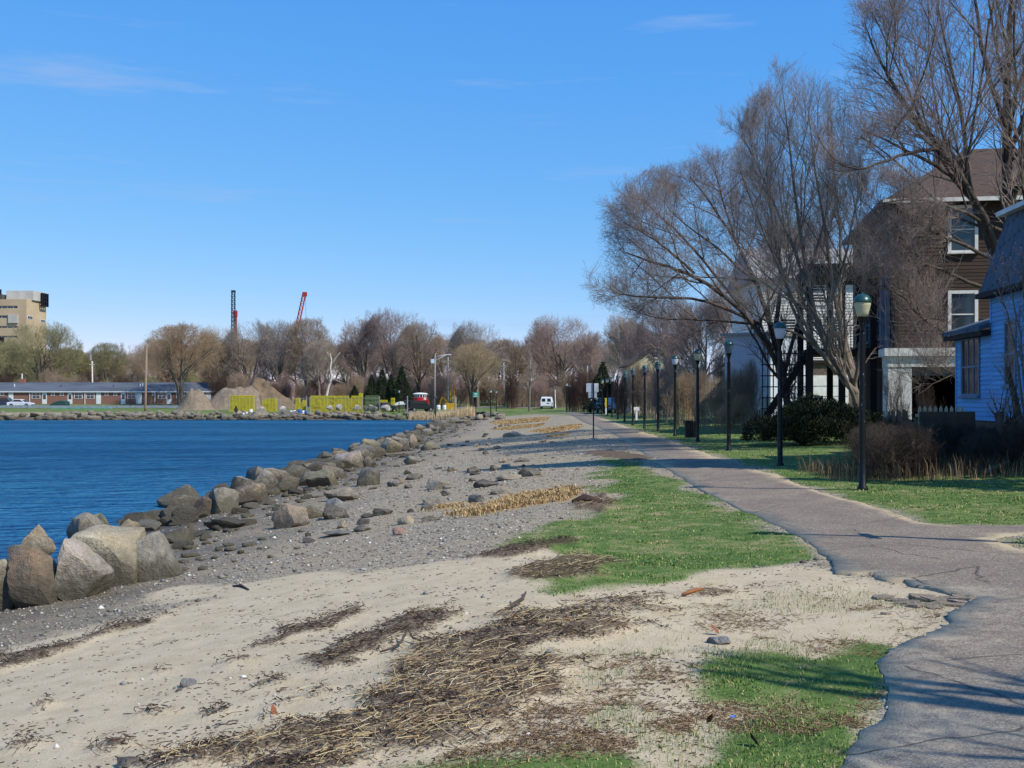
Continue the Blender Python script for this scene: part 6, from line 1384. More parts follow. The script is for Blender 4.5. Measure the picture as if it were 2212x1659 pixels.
d = 26.5; x = X_at(2168, d); z0 = gz(x, d)
rng = np.random.default_rng(77)
e = thing('cut_tree', 'cut-off tree trunks sprouting fine twigs in front of the blue house', 'tree', (x, d, z0))
st = [([(0, 0, -.1), (0.02, 0, 0.7), (-0.12, 0, 1.25)], [0.13, 0.11, 0.1]), ([(0.2, .1, -.1), (0.2, .1, 0.6), (0.24, 0.1, 1.12)], [0.15, 0.13, 0.13]), ([(0.5, 0, -.1), (0.42, 0, 0.8), (0.2, 0, 1.8), (0.1, 0, 2.3)], [0.12, 0.1, 0.07, 0.03])]
g = make_tree(st, [((0.25, 0, 1.9), (0.8, 0.6, 0.9))], [dict(n=12, t0=0.6, ang=40, up=0.3, Lmax=0.8, Lmin=0.25, rtip=0.005, k=4, trop=0.4, rr=0.12), dict(n=5, Lmax=0.35, Lmin=0.15, rtip=0.005, k=3)], rng)
link('trunk', npmesh('trunk', *g[0], BARK_DARK, smooth=True), e); link('twigs', npmesh('twigs', *g[1], TWIG_TAN), e)
# budding shrub (pale pink buds) high before the blue house's roof
d = 27.0; x = X_at(2222, d); z0 = gz(x, d); rng = np.random.default_rng(78)
st = [([(0, 0, -.1), (0.1 * s, 0.05, 1.5), (0.3 * s - 0.1, 0.0, 3.2), (0.6 * s - .35, 0, 4.9)], [0.035, 0.03, 0.02, 0.008]) for s in (-1, -0.4, 0.3, 1)]
e = thing('budding_tree', 'small tree with pale pink buds reaching in from the right edge before the blue house', 'tree', (x, d, z0))
g = make_tree(st, [((0.0, 0, 4.1), (0.85, 0.9, 1.2)), ((0.1, 0, 2.6), (0.6, .7, 1.0))], [dict(n=12, t0=0.45, ang=40, up=0.2, Lmax=1.1, Lmin=0.3, rtip=0.005, k=4, trop=0.4, rr=0.4), dict(n=6, Lmax=0.5, Lmin=0.15, rtip=0.005, k=3)], rng)
link('trunk', npmesh('trunk', *g[0], BARK_GREY, smooth=True), e); link('twigs', npmesh('twigs', *g[1], TWIG_GREY), e)
vv = g[1][0]; C = vv[rng.integers(0, len(vv), 1500)]; V, Fq = leaf_cloud(C, 0.022, rng, 1.9, np.tile([0, 0, 1.0], (1500, 1)))
link('buds', npmesh('buds', V, Fq, leafmat('pink_buds', (170, 130, 120), (196, 156, 146), (214, 184, 172))), e)
# fallen logs and driftwood
def log(pts, r, m, name, label, cat):
    c = Vector(pts[0]); mb = MB().tube([Vector(p) - c for p in pts], r, 7); return tag(mb.build(name, m, smooth=True, loc=c), label, cat)
gp = lambda px, py, dz=0.03: (lambda q: (q[0], q[1], q[2] + dz))(G(px, py))
log([gp(1845, 985, .2), gp(1900, 978, .32), gp(1946, 972, .45)], [0.05, 0.06, 0.06], M('pale_log_bark', (150, 140, 128), (122, 112, 100)), 'fallen_log', 'pale fallen limb lying before the juniper bush', 'log')
log([gp(2128, 1028, .06), gp(2166, 1018, .12), gp(2205, 1008, .2)], [0.06, 0.06, 0.05], BARK_GREY, 'fallen_log', 'grey fallen limb at the foot of the thicket by the right edge', 'log')
log([gp(503, 1268, .01), gp(520, 1271, .016), gp(537, 1278, .01)], [0.008, 0.02, 0.01], M('dark_driftwood', (50, 36, 30), (72, 52, 42)), 'driftwood', 'short dark piece of driftwood alone on the bare sand', 'driftwood')
log([gp(1238, 1092, .06), gp(1262, 1090, .1), gp(1300, 1092, .05)], [0.04, 0.08, 0.04], MATS['dark_driftwood'], 'driftwood', 'dark log of driftwood at the edge of the lawn beside the dry grass', 'driftwood')
log([gp(1070, 1330, .02), gp(1100, 1318, .03), gp(1128, 1306, .05), gp(1136, 1300, .09)], [0.012, 0.02, 0.018, 0.008], BARK_DARK, 'stick', 'curved dark stick at the upper end of the straw heap', 'stick')
log([gp(820, 1415, .02), gp(850, 1409, .03), gp(868, 1398, .05), gp(880, 1389, .12), gp(892, 1392, .05), gp(915, 1396, .03)], [0.007, 0.01, 0.011, 0.01, 0.009, 0.006], BARK_DARK, 'stick', 'thin bent twig arching over bare sand beside the straw heap', 'stick')
log([gp(1474, 1292, .02), gp(1500, 1288, .04), gp(1518, 1284, .03)], [0.012, 0.02, 0.014], M('orange_wood', (150, 96, 56), (120, 76, 46)), 'driftwood', 'orange brown broken piece of wood at the lower edge of the lawn', 'driftwood')
# broken pieces of asphalt at the crumbled edge
AS = bpy.data.materials['asphalt']; rr = random.Random(12)
for i, (px, py, w0) in enumerate(((1905, 1292, .24), (1962, 1307, .2), (1985, 1312, .22), (2010, 1300, .3), (2035, 1303, .34), (2060, 1296, .3), (2085, 1290, .26), (2020, 1314, .2), (1940, 1300, .14), (1998, 1290, .18), (1915, 1330, .08), (2050, 1311, .2), (2075, 1306, .16))):
    q = G(px, py); n = 6; top = []
    for k in range(n):
        a = k * 2 * math.pi / n; r = w0 * rr.uniform(.6, 1.1); top.append((0.8 * r * math.cos(a + .3 * rr.random()), r * 0.5 * math.sin(a)))
    mb = MB(); tl = rr.uniform(-.12, .12); hz = 0.016
    mb.add([(a, b, -0.04) for a, b in top] + [(a, b, hz + tl * a) for a, b in top], [tuple(range(n - 1, -1, -1)), tuple(range(n, 2 * n))] + [(k, (k + 1) % n, n + (k + 1) % n, n + k) for k in range(n)])
    order = sorted((1905, 1962, 1985, 2010, 2035, 2060, 2085, 2020, 1940, 1998, 1915, 2050, 2075)).index(px)
    labs = ('large ' if w0 > 0.27 else 'small ' if w0 < 0.15 else '') + 'broken slab of asphalt off the path edge, ' + ('leftmost', 'second', 'third', 'fourth', 'fifth', 'sixth', 'seventh', 'eighth', 'ninth', 'tenth', 'eleventh', 'twelfth', 'rightmost')[order] + (' from the left' if 0 < order < 12 else ' of them')
    tag(mb.build('asphalt_piece', AS, loc=(q[0], q[1], q[2]), rot=(rr.uniform(-.06, .06), rr.uniform(-.06, .06), rr.uniform(-1.2, 1.2))), labs, 'asphalt piece', 'broken asphalt pieces by the path')
# litter: leaf, blue scrap, white feather, plastic scrap
def scrap(px, py, pts, m, name, label, cat, rot=(0, 0, 0)):
    pts = [(a * .5, b * .5, c * .5) for a, b, c in pts]
    q = G(px, py); mb = MB(); n = len(pts); mb.add(pts + [(a, b, c - 0.004) for a, b, c in pts], [tuple(range(n)), tuple(range(2 * n - 1, n - 1, -1))] + [(k, k + n, (k + 1) % n + n, (k + 1) % n) for k in range(n)])
    return tag(mb.build(name, m, loc=(q[0], q[1], q[2] + 0.02), rot=rot), label, cat)
LEAFB = M('dry_leaf_brown', (150, 92, 62), (112, 66, 46), scale=20)
lf = [(-0.02, -0.06, 0.0), (0.05, -0.05, 0.03), (0.06, 0.03, 0.08), (0.0, 0.09, 0.12), (-0.05, 0.03, 0.05)]
scrap(1222, 1355, lf, LEAFB, 'dead_leaf', 'upright curled orange brown leaf in the straw heap', 'leaf', (0.9, 0, 0.3)); scrap(1545, 1375, lf, LEAFB, 'dead_leaf', 'curled brown leaf in the straw right of the grey stone', 'leaf', (0.2, 0, 1.4))
scrap(1527, 1563, [(a * .6, b * .6, c) for a, b, c in lf], M('dark_dead_leaf', (60, 34, 26), (40, 24, 20)), 'dead_leaf', 'small dark curled leaf standing on sand near the bottom', 'leaf', (1.2, 0, 0.5)); scrap(1630, 1618, lf, M('dark_dead_leaf', (60, 34, 26)), 'dead_leaf', 'dark brown leaf beside a grass tuft near the bottom right', 'leaf', (0.4, 0.2, 2))
scrap(590, 1545, [(a * .7, b * .7, c) for a, b, c in lf], LEAFB, 'dead_leaf', 'orange leaf fragment on the small weed clump at lower left', 'leaf', (0.3, 0, 1))
scrap(1581, 1555, [(-.03, -.015, 0), (.03, -.02, .01), (.035, .015, .02), (-.02, .02, .01)], M('blue_plastic', (70, 130, 210), (60, 116, 196)), 'plastic_scrap', 'small blue plastic scrap on the sand near the bottom right', 'litter')
scrap(1276, 1338, [(-.012, 0, -0.01), (.012, 0, 0.0), (.016, 0.03, .09), (0.005, .05, .15), (-.008, .03, .09)], WHITEP, 'feather', 'white feather standing in the straw heap below the lawn', 'feather', (0.5, 0, 0))
# ------------------------------------------------------------------ far side of the bay
t = NT('red_brick_wall'); br = t.n('TexBrick', {'Vector': t.obj(), 'Scale': 1.0, 'Color1': lin(164, 96, 76), 'Color2': lin(138, 80, 66), 'Mortar': lin(136, 100, 84), 'Mortar Size': 0.008, 'Brick Width': 0.22, 'Row Height': 0.075})
t.set(Base_Color=t.mix(t.math('MULTIPLY', t.noise(t.obj(), 0.3, 4), 0.5), br.outputs[0], lin(118, 74, 60)), Roughness=0.9); BRICK = t.m
MROOF = M('motel_roof_shingles', (92, 98, 106), (74, 80, 88), scale=0.6, rough=0.9, stretch=(.3, 1, 1)); DOORW = M('white_door_paint', (222, 224, 222), (206, 208, 206), scale=2, rough=0.5)
d = 220.0; mx0 = X_at(-60, d); z0 = 0.72; k = d / F
e = thing('brick_motel', 'long single-storey red brick motel with grey roof and white doors across the bay', 'motel', (mx0, d, z0))
Lm = X_at(500, d) - mx0; ze = Z_at(846, d) - z0; zr = Z_at(826, d + 4) - z0
lx = lambda zx: X_at(zx * 0.25, d) - mx0             # zoomed photo column to local x
zl = lambda zy: Z_at(590 + zy * 0.25, d) - z0
MB().box(0, 0, -0.5, Lm, 8.5, ze).build('wall', BRICK, e)
mb = MB(); mb.add([(-.4, -0.25, ze - 0.03), (Lm + .4, -0.25, ze - .03), (Lm + .4, 9.2, ze - .03), (-.4, 9.2, ze - .03), (-.4, 4.2, zr), (Lm + .4, 4.2, zr)], [(3, 2, 1, 0), (0, 1, 5, 4), (2, 3, 4, 5), (1, 2, 5), (3, 0, 4)]); mb.build('roof', MROOF, e)
MB().box(-.42, -0.33, ze - 0.12, Lm + .42, -0.25, ze + 0.06).build('gutter', DOORW, e)
for zx in (95, 385, 605, 852, 1065, 1205, 1460, 1660, 1800, -60, -170):
    x = lx(zx); dr = MB().box(x - 0.45, -0.05, zl(1130), x + 0.45, 0.02, zl(1032)).build('door', DOORW, e)
    if zx in (385, 605, 1065, 1460): MB().box(x - 0.28, -0.06, zl(1090), x + 0.28, -0.045, zl(1050)).build('pane', GLASS, dr)
for zx in (312, 677, 780, 1137, 1400, 1560, -100): window(Matrix(), lx(zx) - 0.7, lx(zx) + 0.7, zl(1082), zl(1036), e, DOORW, GLASS, tw=0.1, cols=2, rows=2, sill=False)
for zx in (457, 535, 922, 997, 1330, 1650, 1740, 20): window(Matrix(), lx(zx) - 0.26, lx(zx) + 0.26, zl(1057), zl(1032), e, DOORW, GLASSB, tw=0.09, cols=1, rows=1, sill=False)
for zx in (258, 735, 1180, 1340, 1580): MB().box(lx(zx) - 0.06, -0.16, -0.3, lx(zx) + 0.06, -0.05, ze - .13).build('downspout', DOORW, e)
c_ = MB().box(lx(113) - 0.45, 3.9, zr - 0.4, lx(113) + 0.45, 4.8, zr + 0.7).build('chimney', BRICK, e); MB().lathe([(0.12, 0), (0.12, 1.0)], 6, c=(lx(108), 4.3, zr + .7)).build('flue', DOORW, c_)
for zx, h in ((490, .6), (948, .6), (1180, .7), (1200, .8), (82, .7)): MB().lathe([(0.1, -.4), (0.1, h)], 6, c=(lx(zx), 2.2, zr - 1.0)).build('roof_vent', M('vent_grey', (70, 72, 76), (90, 92, 96)) if zx in (490, 948) else DOORW, e)
# tan office tower
d = 330.0; k = d / F; TAN = M('tan_concrete', (192, 170, 138), (176, 154, 124), scale=0.15, rough=0.9); PENT = M('penthouse_grey', (196, 192, 182), (176, 172, 162), scale=0.3)
cx = X_at(57, d); e = thing('office_tower', 'tan concrete office tower with ribbon windows and grey rooftop block at the left edge', 'building', (cx, d, 0))
Tt = Matrix.Rotation(math.radians(-4), 4, 'Z'); zz_ = lambda zy: Z_at(590 + zy * 0.25, d)
Wf, Ws = 26.0, 12.0
roofz = zz_(225)
bands = [(zz_(302), zz_(280)), (zz_(386), zz_(363)), (zz_(472), zz_(455)), (zz_(556), zz_(540))]
mb = MB(Tt); prev = -1.0
for (a, b) in bands[::-1]:
    mb.box(-Wf, 0, prev, 0, Ws, a); mb.box(-Wf, 0.5, a, -0.003, Ws, b); mb.box(-2.6, 0.003, a, 0, 0.5, b); prev = b
mb.box(-Wf, 0, prev, 0, Ws, roofz); mb.build('wall', TAN, e)
for (a, b) in bands:
    for i in range(13):
        x = -25 + i * 1.75; wd_ = MB(Tt).box(x, 0.3, a, x + 0.14, 0.49, b).box(x, 0.3, b - .12, x + 1.7, 0.49, b).build('window', DOORW, e)
        MB(Tt).box(x + 0.14, 0.42, a, x + 1.74, 0.5, b - .12).build('pane', GLASSB if (i * 7) % 3 else GLASS, wd_)
Tsd = Tt @ Matrix.Rotation(math.radians(90), 4, 'Z')
for y0, y1, za, zb2 in ((0.8, 3.6, zz_(392), zz_(368)), (8.6, 11.2, zz_(405), zz_(384))): window(Tsd, y0, y1, za, zb2, e, TRIM, GLASS, tw=0.15, cols=3, rows=1, sill=False)
MB(Tt).box(-7.5, 3.0, roofz, 0.5, 11, zz_(142)).build('penthouse', PENT, e)
mb = MB(Tsd)
for y in (7.2, 8.2, 9.4, 10.6): mb.box(y, -1.3, zz_(268), y + 0.3, -0.7, zz_(150))
for zq in (155, 190, 225, 262): mb.box(7.2, -1.3, zz_(zq + 4), 10.9, -0.8, zz_(zq))
mb.build('vent_frame', BLACKP, e)
MB(Tt).box(-24, 1.5, roofz, -8, 8, roofz + 1.6).build('roof_plant', M('roof_plant_dark', (88, 84, 82), (70, 68, 66)), e)
MB(Tt).lathe([(0.45, 0), (0.45, 4.2)], 8, c=(-16.5, 3, roofz)).build('stack', M('roof_plant_red', (92, 66, 60), (76, 58, 54)), e); MB(Tt).box(-9.6, 2.6, roofz, -9.0, 3.2, zz_(130)).build('mast', BLACKP, e)
MB(Tt).box(-12, -0.6, zz_(640), -6.5, -0.002, zz_(556)).build('recess_shade', INTER, e)  # dark box proud of the wall, its colour stands for shade in a recess
MB(Tt).box(-5.2, -0.4, zz_(430), -2.4, 0.002, zz_(360)).build('sign_panel', PENT, e)
# cranes behind the trees
def lattice(name, label, px0, py0, px1, py1, d, w_, m, n=16, extra=None):
    x0, x1, za, zb2 = X_at(px0, d), X_at(px1, d), Z_at(py0, d), Z_at(py1, d); o = Vector((x0, d, 0)); e = thing(name, label, 'crane', o)
    A, B = Vector((0, 0, za)), Vector((x1 - x0, 0, zb2)); ax = (B - A).normalized(); s = ax.cross(Vector((0, 1, 0))).normalized() * w_ / 2; q = Vector((0, 1, 0)) * w_ / 2; mb = MB()
    for a in (-1, 1):
        for b in (-1, 1): mb.bar(A + s * a + q * b, B + s * a * .8 + q * b * .8, w_ * 0.15)
    for i in range(n):
        p, r = A.lerp(B, i / n), A.lerp(B, (i + 1) / n)
        for b in (-1, 1): mb.bar(p - s + q * b, r + s + q * b, w_ * 0.09); mb.bar(p + s + q * b, p - s + q * b, w_ * 0.09)
        mb.bar(p - s - q, r - s + q, w_ * 0.08); mb.bar(p + s - q, r + s + q, w_ * 0.08)
    mb.build('boom', m, e); return e
DBL = M('crane_dark_blue', (44, 58, 74), (36, 48, 62)); CRED = M('crane_red', (176, 52, 56), (148, 44, 50))
c1 = lattice('pile_driver', 'dark lattice pile driver mast with red lower frame behind the trees', 504, 855, 504, 632, 400, 1.25, DBL, 26)
kk_ = 400 / F; mb = MB()
for a in (-1, 1): mb.bar((a * 0.5 + .6, 1.2, 0), (a * 0.3 + 0.3, 0.6, Z_at(674, 400)), 0.3); 
mb.bar((1.8, 1.2, 0), (0.9, .6, Z_at(676, 400)), 0.28)
for i in range(12): zz0 = 2 + i * 2.6; mb.bar((0.1, 0.9, zz0), (1.5 - i * 0.05, 0.9, zz0 + 1.8), 0.16)
mb.build('red_frame', CRED, c1); MB().box(-0.2, 0.3, Z_at(684, 400), 1.2, 1.2, Z_at(671, 400)).build('hammer', CRED, c1); MB().box(-0.7, -0.3, Z_at(632, 400), 0.7, 0.5, Z_at(627, 400)).build('head', DBL, c1)
c2 = lattice('crawler_crane', 'red lattice crane boom leaning right above the trees', 606, 872, 657, 636, 390, 1.2, CRED, 24)
x1 = X_at(657, 390) - X_at(606, 390); MB().box(x1 - .5, -.7, Z_at(640, 390), x1 + 0.9, .7, Z_at(631, 390)).build('boom_head', CRED, c2); MB().bar((x1 + 0.5, 0, Z_at(638, 390)), (x1 + 0.7, 0, Z_at(730, 390)), 0.07).build('cable', BLACKP, c2)
MB().box(-3, -2, 0, 3.5, 2, 3).build('cab', CRED, c2)

# guardrail
y_g = 196.0; e = thing('guardrail', 'steel guardrail along the road in front of the motel', 'guardrail', (X_at(-60, y_g), y_g, gz(-60, y_g)))
Lg = X_at(522, y_g) - X_at(-60, y_g); zt = Z_at(876, y_g) - e.location.z; GRS = M('guardrail_steel', (160, 168, 174), (134, 142, 150), scale=2, rough=0.5, metal=0.2)
MB().prism([(0, zt - 0.36), (Lg, zt - .36), (Lg, zt - 0.2), (0, zt - 0.2)], 0, .08).prism([(0, zt - 0.18), (Lg, zt - .18), (Lg, zt), (0, zt)], 0, .08).box(0, 0.03, zt - .21, Lg, 0.07, zt - .17).build('rail', GRS, e)
for i in range(int(Lg / 1.83) + 1): MB().box(i * 1.83 - .07, 0.08, -.2, i * 1.83 + .07, 0.24, zt + .02).build('post', GRS, e)
# road behind the guardrail
tr = NT('far_road'); tr.set(Base_Color=tr.ramp(tr.noise(tr.pos(), 2, 4), [(0.3, lin(92, 90, 88)), (0.7, lin(112, 110, 106))]), Roughness=0.9)
xr = np.linspace(-140, 30, 80); vv = np.concatenate([np.stack([xr, np.full(80, 199.0), zfun(xr, np.full(80, 199.0)) + .05], 1), np.stack([xr, np.full(80, 207.0), zfun(xr, np.full(80, 207.0)) + .05], 1)])
i_ = np.arange(79); tag(link('road', npmesh('road', vv, np.stack([i_, i_ + 1, i_ + 81, i_ + 80], 1), tr.m)), kind='structure')

# dirt mounds: grids raised from the ground
def mound(px0, px1, top, d, dep, m, label, seed, skew=0.5):
    x0, x1 = X_at(px0, d), X_at(px1, d); n = 44; U, Vv = np.meshgrid(np.linspace(-1, 1, n), np.linspace(-1, 1, n)); r = np.sqrt(U ** 2 + Vv ** 2)
    cx = (x0 + x1) / 2; zb = gz(cx, d); H = Z_at(top, d) - zb
    sh = sstep(0.0, 0.85, np.clip(1 - r, 0, 1)); Z = H * sh * (0.5 + 1.0 * fbm(U * 3.2 + seed, Vv * 3.2, seed, 5)) * 1.1 - 0.15
    Xl = U * (x1 - x0) / 2 + skew * sh; V = np.stack([Xl, Vv * dep, Z], -1); i = np.arange((n - 1) ** 2); r_, c_ = i // (n - 1), i % (n - 1)
    o = link('dirt_pile', npmesh('dirt_pile', V, np.stack([r_ * n + c_, r_ * n + c_ + 1, (r_ + 1) * n + c_ + 1, (r_ + 1) * n + c_], 1), m, smooth=True), None, (cx, d, zb)); tag(o, label, 'dirt pile')
DIRT1 = M('grey_dirt', (138, 122, 102), (116, 102, 86), scale=1.5, bump=0.15, bscale=3); DIRT2 = M('brown_dirt', (128, 106, 80), (98, 84, 64), scale=0.8, bump=0.15, bscale=3)
mound(405, 600, 840, 196, 5, DIRT1, 'grey dirt mound behind the left stack of yellow traps', 3, 1.0); mound(500, 660, 834, 199, 6, DIRT2, 'brown dirt mound with grassy side behind the yellow traps', 8, -1.0); mound(372, 470, 848, 190, 3, DIRT1, 'low grey dirt heap before the right end of the motel', 15, 0.3)

# lobster traps: wire boxes in stacks, each trap an object
def trapmat(nm, c1, c2):
    t = NT(nm); t.set(Base_Color=t.mix(t.rnd(), lin(*c1), lin(*c2)), Roughness=0.6); return t.m
TY, TG = trapmat('yellow_trap_wire', (228, 214, 40), (206, 190, 34)), trapmat('green_trap_wire', (96, 122, 70), (120, 132, 90))
def trap_mesh(m, net):
    mb = MB(); a, b, c = 0.24, 0.5, 0.165
    for sx in (-a, a):
        for sy in (-b, b): mb.bar((sx, sy, 0), (sx, sy, 2 * c), 0.035)
        for sz in (0, 2 * c): mb.bar((sx, -b, sz), (sx, b, sz), 0.035)
    for sy in (-b, b):
        for sz in (0, 2 * c): mb.bar((-a, sy, sz), (a, sy, sz), 0.035)
        for u in (-.12, 0, .12): mb.bar((u, sy, 0), (u, sy, 2 * c), 0.03)
        for u in (.11, .22): mb.bar((-a, sy, u), (a, sy, u), 0.03)
    for u in (-.12, 0, .12): mb.bar((u, -b, 2 * c), (u, b, 2 * c), 0.03)
    mb.box(-a + .03, -b + .06, 0.02, a - .03, b - .06, 2 * c - .03, 1)
    o = mb.build('lobster_trap', [m, net]); me = o.data; bpy.data.objects.remove(o); return me
NETY = M('trap_netting_olive', (170, 158, 44), (134, 126, 42), scale=6, rand=0.2); NETG = M('trap_netting_green', (62, 76, 48), (84, 92, 60), scale=6, rand=0.2)
TRY, TRG = trap_mesh(TY, NETY), trap_mesh(TG, NETG); rr = random.Random(4)
def stack(px0, px1, top, d, me, label, group, ragged=0.0, rows=1):
    x0, x1 = X_at(px0, d), X_at(px1, d); zb = gz((x0 + x1) / 2, d); n = int((x1 - x0) / 0.52); hN = max(1, int(round((Z_at(top, d) - zb) / 0.34)))
    for i in range(n):
        for j in range(hN - (rr.random() < ragged) * rr.randint(1, 2)):
            o = link('lobster_trap', me, None, (x0 + (i + .5) * 0.52 + rr.uniform(-.02, .02), d + rr.uniform(-.05, .05), zb + j * 0.345), (0, 0, rr.uniform(-.02, .02))); tag(o, label + (', top row' if j == hN - 1 else ', bottom row' if j == 0 else ', middle rows') + (', left part' if i < n / 3 else ', right part' if i > 2 * n / 3 else ', middle part'), 'lobster trap', group)
stack(497, 550, 855, 178, TRY, 'yellow lobster trap in the left stack before the grey mound', 'traps in the left yellow stack', 0.1)
stack(568, 604, 861, 178, TRY, 'yellow lobster trap in the second stack before the brown mound', 'traps in the second yellow stack', 0.1)
stack(640, 666, 861, 178, TRY, 'yellow lobster trap in the small stack by the gate posts', 'traps in the small yellow stack', 0.5)
stack(672, 783, 856, 176, TRY, 'yellow lobster trap in the longest stack', 'traps in the longest yellow stack', 0.04)
stack(776, 790, 852, 181, TRY, 'yellow lobster trap in the taller pile behind the longest stack', 'traps in the taller yellow pile', 0)
stack(790, 822, 854, 180, TRG, 'green lobster trap in the stack behind the dark car', 'traps in the green stack', 0.2)
stack(822, 838, 854, 182, TRY, 'yellow lobster trap in the narrow stack beside the green one', 'traps in the narrow yellow stack', 0.4)
stack(845, 854, 858, 180, TRY, 'yellow lobster trap in the single column at the right', 'traps in the single yellow column', 0)
# chain link fence before the traps
y_f = 174.0; xf0 = X_at(494, y_f); e = thing('chain_link_fence', 'chain link fence with steel posts before the lobster traps', 'fence', (xf0, y_f, gz(xf0, y_f))); k = y_f / F
for px, top in ((495, 855), (552, 858), (606, 857), (662, 855), (669, 857), (707, 858), (746, 857), (783, 856), (820, 856)): MB().lathe([(0.06, -.2), (0.06, Z_at(top, y_f) - e.location.z)], 6, c=(X_at(px, y_f) - xf0, 0, 0)).build('post', GAL, e)
Lf = X_at(820, y_f) - xf0; mb = MB(); ht = Z_at(860, y_f) - e.location.z
MB().box(0, -.02, ht - .02, Lf, .02, ht + .03).build('top_rail', GAL, e)
for i in range(int(Lf / 0.3) + 8):
    x = i * 0.3
    a, b = Vector((min(max(x - ht, 0), Lf), 0, max(0, ht - x) if x < ht else 0)), Vector((min(x, Lf), 0, ht - max(0, x - Lf)))
    mb.bar((max(x - ht, 0), 0, max(0, ht - x)), (min(x, Lf), 0, ht - max(0, x - Lf)), 0.008); mb.bar((max(x - ht, 0), 0.01, ht - max(0, ht - x)), (min(x, Lf), 0.01, max(0, x - Lf)), 0.008)
tag(mb.build('wire_mesh', GAL, e), kind='stuff')
for px, top, d, lab in ((880, 855, 174, 'grey wooden post left of the red cabin boat'), (983, 855, 176, 'grey wooden post in the reeds'), (985, 858, 190, 'thin white stake behind the reeds')):
    x = X_at(px, d); e = thing('fence_post', lab, 'post', (x, d, gz(x, d))); MB().lathe([(0.1, -.2), (0.09, Z_at(top, d) - gz(x, d))], 6).build('post', GAL, e)
# barrels
BW, BB = M('white_plastic', (222, 222, 216), (206, 206, 200), scale=2, rough=0.4), M('blue_plastic_barrel', (36, 92, 176), (30, 80, 158), rough=0.4)
def barrel(px, top, by, w_, m, lab, d=170):
    x = X_at(px, d); z0 = gz(x, d); H = (by - top) * d / F; r = w_ * d / F / 2; e = thing('barrel', lab, 'barrel', (x, d, z0))
    MB().lathe([(r * .93, 0), (r, H * .08), (r, H * .3), (r * 1.04, H * .33), (r, H * .36), (r, H * .63), (r * 1.04, H * .66), (r, H * .69), (r, H * .93), (r * .93, H)], 12).build('body', m, e, smooth=True); MB().lathe([(r * .85, H), (r * .85, H + .03)], 12).build('lid', m, e)
for px, top, by, w_, m, lab in ((542, 869, 883, 8, BW, 'tall white barrel right of the standing person'), (533, 875, 883, 5, BW, 'short white barrel just left of the tall white one'), (526, 877, 883, 5, BW, 'smallest white barrel nearest the standing person'), (556, 875, 884, 7, BW, 'white barrel right of the tall white one'),
                                (646, 872, 884, 8, BB, 'upright blue barrel before the small trap stack'), (662, 877, 885, 9, BB, 'blue barrel right of the white pail'), (655, 876, 885, 6, BW, 'white pail between the two blue barrels'), (628, 875, 884, 9, BW, 'white tub in the group left of the upright blue barrel'), (636, 874, 884, 7, BW, 'white tub touching the upright blue barrel'), (617, 876, 884, 7, BW, 'white tub left in the group before the gate'),
                                (947, 873, 884, 9, BW, 'white tank behind the reeds by the street light'), (960, 873, 884, 8, BW, 'white drum behind the reeds right of the tank')): barrel(px, top, by, w_, m, lab, 186 if px > 900 else 171)

